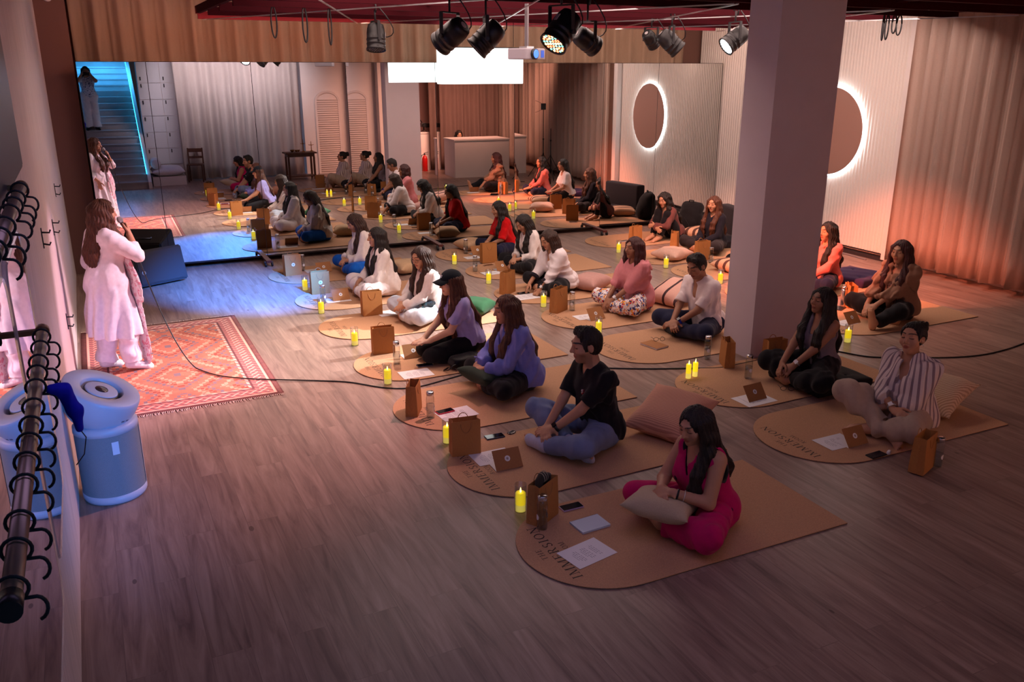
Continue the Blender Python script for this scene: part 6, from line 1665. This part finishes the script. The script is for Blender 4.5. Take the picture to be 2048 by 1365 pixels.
b = Body('kneel', .97, lean=14, slump=12, yaw=2, pitch=4, hl=(.45,.06,.235), hr=(.47,-.04,.235), handdir=FL, pel=.17, knees=((.46,.10,.10),(.44,-.12,.10)))
person('woman in a dark baseball cap and lavender t-shirt sitting on her heels', (3.50,7.36), 181, b, 0, ('front',.36,'auburn',.8), group=GP, seed=4, h=.006, extras=cap_hat,
  top=dict(mat=cloth('lavender_tshirt',(168,160,214),.3), sleeve=.72, neck='crew', inf=.020, name='t_shirt', hem=.0, fold=.007), legs=dict(mat=BLACKT, inf=.018, upto=1.9, waist=.13, fold=.006))
b = Body('cross', 1.0, lean=8, slump=14, yaw=-4, pitch=6, stout=1.14, hl=(.41,.04,.235), hr=(.41,-.07,.24), handdir=CL)
M_VIO = cloth('blue_violet_linen',(128,132,206),.35)
def ex_a5(root, B):
    for p, n in (((.05,.175,.30),1),((.08,-.06,.36),-1),((.02,.17,.03),1)):
        bm = bmesh.new(); q = B.T(p); bmesh.ops.create_icosphere(bm, subdivisions=1, radius=.010, matrix=Matrix.Translation(Vector(q))@Matrix.Diagonal((1,.6,1.4,1))); obj('red_motif', bm, cloth('red_motif',(200,40,60)), root)
person('woman with long reddish-brown hair in a blue-violet cardigan hugging a dark green cushion', (3.58,6.36), 180, b, 1, ('front',.30,'auburn',1.), group=GP, seed=5, h=.0055,
  inner=dict(mat=cloth('mauve_shirt',(176,164,206),.3), sleeve=0, neck='v', inf=.014, name='shirt', depth=.06), top=dict(mat=M_VIO, sleeve=1.86, neck='open', gap=.045, inf=.030, name='cardigan', fold=.010), legs=dict(mat=BLACKT, inf=.016, upto=1.86, fold=.006))
def ex_a6(root, B):
    band(root, 'wristwatch', B, 1, M_BLACKPL, .03, .024, M_SCREEN, .033)
    r_ = random.Random(4)
    bm = bmesh.new()
    for k in range(26):
        p = B.T((.126,.062+r_.uniform(-.024,.024),.335+r_.uniform(-.045,.045)))
        obox(bm, p+np.array([.008,0,0]), (0,r_.uniform(.003,.008),r_.uniform(-.004,.004)), (0,r_.uniform(-.003,.003),r_.uniform(.003,.008)), (.003,0,0), k%2)
    obj('chest_print', bm, [cloth('print_white',(216,206,204)), cloth('print_red',(150,40,44))], root)
b = Body('cross', 1.07, lean=7, slump=12, yaw=-14, pitch=6, woman=False, hl=(.43,.0,.14), hr=(.43,-.06,.13), handdir=CL, knees=((.34,.30,.14),(.34,-.33,.20)), ankles=((.46,-.01,.06),(.30,.10,.07)), toes=((.46,-.17,.04),(.25,.25,.04)))
person('man with short dark hair and stubble in a black t-shirt and blue jeans', (3.60,5.06), 182, b, 1, ('short',.1,'black',1.15), group=GP, seed=6, h=.005, stubble=.45, feet=cloth('blue_grey_socks',(178,182,208),.3), extras=ex_a6,
  top=dict(mat=cloth('black_tshirt',(24,20,24),.25), sleeve=.78, neck='crew', inf=.018, name='t_shirt', fold=.007), legs=dict(mat=JEANS, inf=.020, upto=1.86, fold=.008))
def ex_a7(root, B):
    band(root, 'bead_bracelet', B, 1, M_BLACKPL, .035, .012, None, .031); band(root, 'silver_bracelet', B, 1, M_SILVER, .075, .004, None, .036)
M_MAG = cloth('magenta_crepe',(196,16,96),.25)
b = Body('cross', .95, lean=10, slump=16, yaw=6, pitch=13, stout=1.08, girth=1.18, hl=(.37,.03,.315), hr=(.39,-.05,.315), handdir=CL)
person('woman in a sleeveless magenta outfit with straight dark hair, hands clasped on a cushion', (3.58,3.74), 186, b, 1, ('side',.24,'black',1.), group=GP, seed=7, h=.005, extras=ex_a7,
  inner=dict(mat=BLACKT, sleeve=0, neck='v', depth=.05, inf=.008, name='black_top'), top=dict(mat=M_MAG, sleeve=0, neck='v', depth=.15, inf=.018, name='magenta_top', fold=.006), legs=dict(mat=M_MAG, inf=.030, upto=1.82, fold=.008, name='wide_trousers', waist=.16))
# cushions held on laps
cushion((0,0), 15, 'dark green cushion held on the lap of the woman in blue-violet', .42, .40, .14, cloth('dark_green_cloth',(44,58,46),.25), z=.150, tilt=(0,22), seed=21, xy=(3.24,6.36), lap=True)
cushion((0,0), 38, 'beige cushion held on the lap of the woman in magenta', .44, .42, .15, cloth('nubby_beige_cloth',(190,170,142),.6,nscale=120), z=.205, tilt=(2,12), seed=22, xy=(3.22,3.74), lap=True)
# ---- middle column
b = Body('cross', .95, lean=10, slump=14, yaw=0, pitch=12, hl=(.38,.06,.17), hr=(.38,-.05,.17), handdir=CL)
person('woman in a bright red top with very long dark hair near the mirrors', (5.97,11.55), 180, b, 1, ('side',.44,'black',1.), group=GP, seed=8, h=.008,
  top=dict(mat=cloth('bright_red_jersey',(206,16,20),.25), sleeve=.95, neck='crew', inf=.020, name='red_top'), legs=dict(mat=NAVY, inf=.022, upto=1.9))
b = Body('cross', .95, lean=8, slump=20, yaw=8, pitch=32, hl=(.33,.05,.19), hr=(.33,-.05,.19), handdir=CL)
person('woman in a pale open cardigan with her head bowed, behind the dark-cuffed shirt', (5.83,10.42), 186, b, 1, ('front',.22,'black',1.), group=GP, seed=9, h=.008,
  inner=dict(mat=WHITE, sleeve=0, neck='crew', inf=.012, name='white_shirt'), top=dict(mat=WHITE2, sleeve=1.7, neck='open', gap=.06, inf=.026, name='cardigan'), legs=dict(mat=BLACKT, inf=.018, upto=1.9))
M_CUFF = cloth('dark_cuff_cloth',(34,28,40),.2)
def ex_b3(root, B):
    for q in (1,-1):
        s = Shape(); A, W = B.el[q], B.wr[q]; d = unit(W-A); p0 = A+(W-A)*.36; p1 = A+(W-A)*.56
        s.add(Cap(p0, p1, .062, .066, k=.01, cut=[(p1, d), (p0, -d)])); soft('dark_cuff', s, .007, M_CUFF, root)
    band(root, 'wristwatch', B, 1, M_SILVER, .03, .016, M_PAPER)
    s = Shape(); s.add(Cap(B.T((.10,-.12,.03)), B.T((.12,.12,.03)), .04, k=.02, flat=((1,0,0),.5))); soft('dark_hem', s, .008, M_CUFF, root)
b = Body('cross', .96, lean=16, slump=16, yaw=6, pitch=20, stout=1.08, hl=(.44,.12,.06), hr=(.46,-.10,.12), handdir=DN)
person('woman in a white shirt with wide dark cuffs leaning forward to her feet', (5.62,9.22), 184, b, 1, ('bob',.32,'brown',1.1), group=GP, seed=10, h=.0075, extras=ex_b3,
  top=dict(mat=WHITE, sleeve=1.55, neck='v', inf=.030, name='shirt', fold=.009), legs=dict(mat=BLACKT, inf=.020, upto=1.85))
def ex_b4(root, B): band(root, 'wristwatch', B, 1, M_SILVER, .025, .022, M_PAPER, .032)
b = Body('cross', .99, lean=6, slump=8, yaw=4, pitch=-2, stout=1.08, hl=(.36,.0,.16), hr=(.38,-.10,.14), handdir=DN)
person('woman in a dusty pink t-shirt and bright floral trousers', (5.98,8.06), 184, b, 2, ('bob',.26,'red',1.25), group=GP, seed=11, h=.0065, extras=ex_b4,
  top=dict(mat=cloth('dusty_pink_tshirt',(206,128,132),.3), sleeve=1.0, neck='crew', inf=.030, name='t_shirt', fold=.010, loose=1.2), legs=dict(mat=blotch('floral_print',(226,214,214),[(196,44,52),(44,86,168),(226,150,60),(60,40,80),(236,230,228)],20,.50), inf=.026, upto=1.9, fold=.008))
M_POLO = cloth('white_polo_pique',(232,216,214),.3)
def ex_b5(root, B):
    collar(root, B, M_POLO); band(root, 'wristwatch', B, 1, cloth('blue_strap',(26,40,150)), .03, .024, M_SCREEN, .034)
b = Body('cross', 1.05, lean=9, slump=16, yaw=6, pitch=24, woman=False, stout=1.06, hl=(.42,.02,.17), hr=(.42,-.05,.16), handdir=CL)
person('man in a white polo shirt with his head bowed, sitting beside the pillar', (6.11,6.95), 186, b, 2, ('short',.1,'black',1.), group=GP, seed=12, h=.006, feet=BLACKT, extras=ex_b5,
  top=dict(mat=M_POLO, sleeve=.86, neck='v', depth=.09, inf=.020, name='polo_shirt', fold=.007), legs=dict(mat=NAVY, inf=.020, upto=1.88))
def ex_b6(root, B): band(root, 'wristwatch', B, 1, M_SILVER, .03, .014, M_PAPER)
b = Body('cross', .94, seat=.08, lean=4, slump=8, yaw=-4, pitch=-6, roll=-4, girth=1.12, hl=(.35,-.02,.12), hr=(.37,-.12,.14), handdir=DN)
person('long-haired woman in a grey tank top and black trousers on a black cushion', (6.04,5.26), 182, b, 2, ('front',.34,'black',1.), group=GP, seed=13, h=.0055, extras=ex_b6,
  top=dict(mat=cloth('grey_tank_jersey',(120,108,120),.25), sleeve=0, neck='v', depth=.07, inf=.016, name='tank_top'), legs=dict(mat=BLACKT, inf=.034, upto=1.8, fold=.009, waist=.15))
M_STRP = striped('striped_cotton', (226,208,200), (146,124,130), 5.4, 'polar', .10, .62, .3)
def ex_b7(root, B):
    collar(root, B, M_STRP); band(root, 'wristwatch', B, -1, M_SILVER, .03, .016, M_PAPER); jewel(root, B, M_SILVER)
b = Body('cross', 1.0, lean=2, slump=12, yaw=6, pitch=-10, roll=4, stout=1.16, hl=(.27,-.06,.20), hr=(.30,.07,.235), handdir={1: dict(d=(.25,-.95,-.1),b=(.5,0,.85),curl=30), -1: dict(d=(.25,.95,-.1),b=(.6,0,.8),curl=30)}, knees=((.36,.29,.16),(.40,-.30,.30)), ankles=((.40,-.04,.06),(.33,.10,.06)), toes=((.42,-.2,.035),(.45,.24,.035)), elb=((-.3,.9,-.2),(-.3,-.9,-.2)))
person('woman in a striped shirt and beige trousers with her hair in a bun, eyes closed', (5.93,4.22), 186, b, 1, ('bun',.1,'black',1.), group=GP, seed=14, h=.005, extras=ex_b7,
  top=dict(mat=M_STRP, sleeve=1.45, neck='v', depth=.10, inf=.030, name='striped_shirt', fold=.010, loose=1.3), legs=dict(mat=cloth('beige_trouser_cloth',(178,156,138),.3), inf=.030, upto=1.8, fold=.009))
# ---- right column
b = Body('hug', .97, lean=26, slump=10, yaw=14, pitch=14, hl=(.44,-.02,.26), hr=(.46,.05,.22), handdir={1: dict(d=(.3,-.9,-.2),b=(.9,0,.3),curl=30), -1: dict(d=(.3,.9,-.2),b=(.9,0,.3),curl=30)}, elb=((-.1,.9,-.3),(-.1,-.9,-.3)), knees=((.28,.11,.44),(.30,-.10,.45)))
person('woman in a brown top hugging her knees, wavy dark hair down her back', (9.0,11.42), 186, b, 1, ('wavy',.34,'black',1.1), group=GP, seed=15, h=.008,
  top=dict(mat=cloth('brown_sheer_knit',(112,66,62),.2), sleeve=1.95, neck='crew', inf=.014, name='brown_top'), legs=dict(mat=BLACKT, inf=.014, upto=1.9))
b = Body('cross', .97, lean=4, slump=10, yaw=12, pitch=2, hl=(.30,.04,.16), hr=(.32,-.06,.16), handdir=CL)
person('woman in a black long-sleeved top with reddish hair falling over her front', (8.98,10.36), 190, b, 1, ('front',.42,'auburn',1.1), group=GP, seed=16, h=.008,
  top=dict(mat=cloth('black_knit',(30,28,38),.25), sleeve=2., neck='crew', inf=.018, name='black_top'), legs=dict(mat=cloth('charcoal_cloth',(44,38,40),.25), inf=.024, upto=1.9))
b = Body('kneel', .97, lean=8, slump=10, yaw=0, pitch=2, hl=(.36,.08,.28), hr=(.36,-.08,.28), handdir=FL)
person('woman in a white t-shirt behind the pillar, visible only in the mirror', (8.86,9.22), 180, b, 1, ('back',.34,'black',1.), group=GP, seed=17, h=.009,
  top=dict(mat=WHITE, sleeve=.75, neck='crew', inf=.018, name='t_shirt', hem=0), legs=dict(mat=BLACKT, inf=.016, upto=1.9, waist=.12))
def ex_c4(root, B): jewel(root, B, M_SILVER)
b = Body('cross', .98, lean=4, slump=8, yaw=-4, pitch=2, hl=(.36,.05,.18), hr=(.36,-.06,.18), handdir=FL)
person('woman in a coral shirt sitting half behind the pillar', (8.80,7.86), 180, b, 1, ('wavy',.30,'black',1.), group=GP, seed=18, h=.008, extras=ex_c4,
  top=dict(mat=cloth('coral_shirt_cotton',(226,120,112),.3), sleeve=1.7, neck='crew', inf=.022, name='shirt', hem=-.08), legs=dict(mat=NAVY, inf=.020, upto=1.9))
M_TAN = cloth('tan_jacket_cotton',(150,112,90),.3)
b = Body('cross', 1.03, lean=4, slump=10, yaw=4, pitch=2, stout=1.10, hl=(.42,-.02,.16), hr=(.44,-.10,.15), handdir=DN, knees=((.38,.26,.17),(.36,-.33,.17)), ankles=((.66,.17,.07),(.32,.05,.06)), toes=((.70,.16,.26),(.26,.22,.035)))
person('woman with long reddish-brown hair in an open tan jacket, bare sole showing', (8.46,6.46), 186, b, 1, ('front',.30,'red',1.1), group=GP, seed=19, h=.007, extras=ex_c4,
  inner=dict(mat=blotch('pale_printed_blouse',(206,176,156),[(150,104,90),(222,200,186)],40,.52), sleeve=0, neck='v', inf=.012, name='blouse', depth=.07), top=dict(mat=M_TAN, sleeve=1.6, neck='open', gap=.038, inf=.038, name='jacket', fold=.012), legs=dict(mat=BLACKT, inf=.026, upto=1.86))
# ---- the woman speaking
def garment_long(root, B, nm, m, zend, r0, r1, inf, sleeve, h, seed, fold=.024, neck=.066):
    s = Shape(); s.add(*B.torso(inf)); s.add(*B.armp(inf*1.2, upto=sleeve, hands=False)); c = B.sc
    s.add(Cap(B.T((0,0,.02)), np.array([.0,0,zend-.06]), r0*c, r1*c, k=.06, flat=(B.lat(0),1.32)))
    s.add(Cap(B.T((.004,0,.44)), B.neck1+np.array([0,0,.06]), neck*c, neck*1.1*c, k=.01, sub=True))
    s.clip((0,0,zend), (0,0,-1)); 
    base = fold_disp(fold, seed, 18)
    def dd(P):
        th = np.arctan2(P[:,1], P[:,0]); w = np.clip((B.pz-P[:,2])/.4, 0, 1)
        return base(P)+(w*.030*(np.sin(th*10+1.5*np.sin(P[:,2]*5))-.6)).astype(f32)
    s.disp = lambda P: np.minimum(dd(P), inf*.6); s.dmax = .06
    return soft(nm, s, h, m, root, 1)
M_KUR = cloth('white_kurta_cotton',(240,232,236),.25)
b = Body('stand', .96, lean=2, slump=6, yaw=-8, pitch=2, girth=1.1, stout=1.05, hl=(.13,.19,.0), hr=(.235,-.10,.42), handdir={-1: dict(d=(.25,.55,.75),b=(.75,-.6,.1),curl=58), 1: dict(d=(.1,0,-1),b=(0,1,0),curl=20)}, elb=((-.25,.3,-1),(-.3,-.75,-.75)), ankles=((-.06,.11,.075),(.08,-.12,.075)), toes=((.10,.16,.03),(.24,-.15,.03)), knees=((.0,.10,.48),(.06,-.11,.48)))
SPK_POS = (.36,8.42); SPK_F = 26
root = person('woman standing on the rug in a long white tunic, speaking into a microphone', SPK_POS, SPK_F, b, 1, ('wavy',.26,'auburn',1.25), seed=20, h=.006, feet=cloth('white_slippers',(232,226,226),.2), z=.010,
  legs=dict(mat=M_KUR, inf=.030, upto=1.94, flare=.03, fold=.008))
garment_long(root, b, 'tunic', M_KUR, .36, .165, .20, .022, 1.62, .007, 41)
s = Shape()
s.add(Cap(b.T((-.06,-.10,.47)), b.T((.10,-.13,.36)), .035, .05, k=.03, flat=((1,0,.6),.35)), Cap(b.T((.10,-.13,.36)), np.array([.19,-.14,.80]), .06, .08, k=.03, flat=((1,0,0),.2)), Cap((.19,-.14,.80), (.21,-.15,.12), .08, .095, k=.03, flat=((1,0,0),.16)))
s.disp = fold_disp(.007,52,40,(1,1,.15)); s.dmax = .01
soft('printed_scarf', s, .007, blotch('pink_floral_scarf',(240,228,228),[(228,150,166),(222,176,186),(238,226,230)],22,.5), root)
# microphone in her hand
hd_ = b.wr[-1]+unit(np.array([.25,.55,.75]))*.085*b.sc-unit(np.array([.75,-.6,.1]))*.028
md = unit(b.hd((.118,0,-.068))-hd_+np.array([.02,0,.0]))
Mz = Matrix.Rotation(R(SPK_F),4,'Z'); Pm = Matrix.Translation((SPK_POS[0],SPK_POS[1],.010)) @ Mz
t = thing('microphone', 'black handheld microphone with a silver mesh head, held by the standing woman', 'microphone', Pm @ Vector(hd_)); dW = (Mz.to_3x3() @ Vector(md)).normalized(); su, uu = frame_of(dW); Mm = Matrix((su, dW.cross(su), dW)).transposed()
bm = bmesh.new(); lathe(bm, [(.011,-.10),(.013,-.08),(.0165,.05),(.018,.055)], 18, M=Mm); obj('handle', bm, M_BLACKPL, t, smooth=True)
bm = bmesh.new(); lathe(bm, [(.018,.056),(.025,.066),(.0265,.082),(.024,.098),(.014,.110),(.0,.113)], 18, M=Mm, close_top=False); obj('mesh_head', bm, mat('silver_mesh', (.45,.45,.47), .4, metal=.8, bump=.8, bscale=700), t, smooth=True)
m0 = (Pm @ Vector(hd_))-dW*.10
F0 = Vector(fl(400,740,.018)); hang = [tuple(Vector((m0.x+(F0.x-m0.x)*t_, m0.y+(F0.y-m0.y)*t_, .018+(m0.z-.018)*(1-t_)**1.7))) for t_ in (0,.15,.3,.45,.6,.75,.88)]
cable('microphone_cable', 'long black microphone cable looping over the rug and floor to the mats', hang+[tuple(F0), fl(440,752,.018), fl(500,758,.018), fl(560,760,.014), fl(640,762), fl(700,765), fl(770,776), fl(830,775), fl(900,757), fl(940,745)], .006)
# ---- the photographer on the stairs and the person behind the counter
b = Body('stand', .97, lean=4, slump=4, yaw=0, pitch=4, hl=(.26,.07,.60), hr=(.26,-.09,.58), handdir={1: dict(d=(.5,-.5,.6),b=(.2,.9,-.1),curl=45), -1: dict(d=(.5,.5,.6),b=(.2,-.9,-.1),curl=45)}, elb=((-.1,.6,-.9),(-.1,-.6,-.9)))
PZ = RISE*8
person('person on the stairs photographing the room, patterned top and white trousers, in the mirror', (.34,-.40), 90, b, 1, ('back',.2,'black',1.), seed=22, h=.010, z=PZ+.002, feet=BLACKT,
  top=dict(mat=blotch('blue_white_print',(214,216,226),[(60,72,120),(236,236,240)],34,.5), sleeve=.8, neck='crew', inf=.018, name='blouse', hem=-.04), legs=dict(mat=WHITE, inf=.04, upto=1.95, flare=.03))
t = thing('photo_camera', 'black photo camera held up by the person on the stairs', 'camera', (.355,-.125,PZ+1.43))
bm = bmesh.new(); box(bm, (-.07,-.035,-.045), (.07,.03,.045), bev=.01); box(bm, (-.025,-.03,.045), (.025,.02,.07), bev=.006); obj('camera_body', bm, M_BLACKPL, t)
bm = bmesh.new(); tube(bm, [(0,.03,0),(0,.085,0)], .036, 20); obj('lens', bm, M_BLACKPL, t)
b = Body('cross', .95, lean=8, slump=10, pitch=18)
person('person with black hair bent low behind the white counter, in the mirror', (8.80,1.75), 90, b, 1, ('back',.2,'black',1.), seed=23, h=.012, z=.375, top=dict(mat=BLACKT, sleeve=1.8, neck='crew', inf=.018, name='top'), legs=dict(mat=BLACKT, inf=.015, upto=1.9))
# ------------------------------------------------------------------ light
def spot(name, loc, aim, power, col, size, blend=.25, rad=.05):
    l = bpy.data.lights.new(name, 'SPOT'); l.energy = power; l.color = col; l.spot_size = R(size); l.spot_blend = blend; l.shadow_soft_size = rad
    o = bpy.data.objects.new(name, l); link(o); o.location = loc; d = Vector(aim)-Vector(loc); o.rotation_euler = d.to_track_quat('-Z','Y').to_euler(); return o
def area(name, loc, aim, power, col, sx, sy, spread=180):
    l = bpy.data.lights.new(name, 'AREA'); l.shape = 'RECTANGLE'; l.size = sx; l.size_y = sy; l.spread = R(spread); l.energy = power; l.color = col
    o = bpy.data.objects.new(name, l); link(o); o.location = loc; d = Vector(aim)-Vector(loc); o.rotation_euler = d.to_track_quat('-Z','Y').to_euler(); return o
def from_lamp(k, aim, power, col, size, blend=.3, rad=.045):
    p, _, d = LAMPS[k]; return spot('par_beam_'+k, p+d*.14, aim, power, col, size, blend, rad)
from_lamp('h', (2.75,8.6,0), 2100, (.95,.93,.96), 33, .5)                # white beam on the left column
from_lamp('b', (1.95,10.9,0), 9500, (.025,.22,1.0), 27, .9)                # blue pool before the mirrors
from_lamp('c', (.5,8.0,.4), 680, (1.0,.58,.74), 42, .6)                  # pink-white on the speaker and rug
from_lamp('d', (1.4,6.4,0), 400, (1.0,.48,.50), 60, .95)                  # warm wash, near floor and rug edge
from_lamp('e', (9.5,8.0,-.3), 2500, (1.0,.22,.11), 40, .75)               # orange-red across the right column
from_lamp('f', (9.1,11.0,.2), 480, (1.0,.42,.30), 50, .6)
from_lamp('a', (2.1,8.0,0), 500, (1.0,.70,.58), 56, .95)
area('stair_blue', (.75,-2.6,3.3), (.7,-2.8,0), 85, (.05,.42,1.0), 1.2, 1.5)
spot('stair_side_blue', (1.36,1.0,1.3), (.15,6.0,.35), 640, (.05,.30,1.0), 20, .5, .25)
area('ceiling_wash', (6.2,9.6,3.93), (6.2,10.9,0), 520, (1.0,.72,.64), 8, 5)  # added ambient fill for the back half, no fixture of its own
area('rear_wash', (3.9,2.2,3.75), (3.9,-.9,1.3), 46, (1.0,.80,.86), 3.4, .8, 75)
area('rear_wash_right', (8.9,4.4,3.7), (8.7,1.0,1.1), 90, (1.0,.45,.32), 2.5, .6, 75)
area('curtain_fill_left', (2.6,11.9,3.28), (2.6,13.1,3.1), 20, (1.0,.42,.28), 3.6, .1)  # added red-orange fill on the back curtain, no strip on the rig
area('curtain_fill_right', (7.6,11.9,3.28), (7.6,13.1,3.1), 30, (1.0,.66,.52), 5, .1)  # same added fill for the right part of the curtain, no fixture
area('ribbed_wall_fill', (9.7,11.6,3.28), (10.75,11.6,1.6), 16, (1.0,.68,.58), .1, 2.4)  # added warm fill for the ribbed wall, no lamp modelled here
area('mauve_wash', (2.0,3.6,3.9), (2.0,5,0), 28, (.66,.48,1.0), 3, 3)  # added fill tinting the near floor mauve, no lamp behind it
w = bpy.data.worlds.new('room_air'); SC.world = w; w.use_nodes = True
w.node_tree.nodes['Background'].inputs['Color'].default_value = (.30,.20,.24,1); w.node_tree.nodes['Background'].inputs['Strength'].default_value = .05
SC.view_settings.view_transform = 'Standard'; SC.view_settings.look = 'None'; SC.view_settings.gamma = 1; SC.view_settings.exposure = 0; SC.view_settings.use_curve_mapping = False
SC.cycles.max_bounces = 8; SC.cycles.transparent_max_bounces = 16; SC.cycles.caustics_reflective = False; SC.cycles.caustics_refractive = False; SC.cycles.sample_clamp_indirect = 6
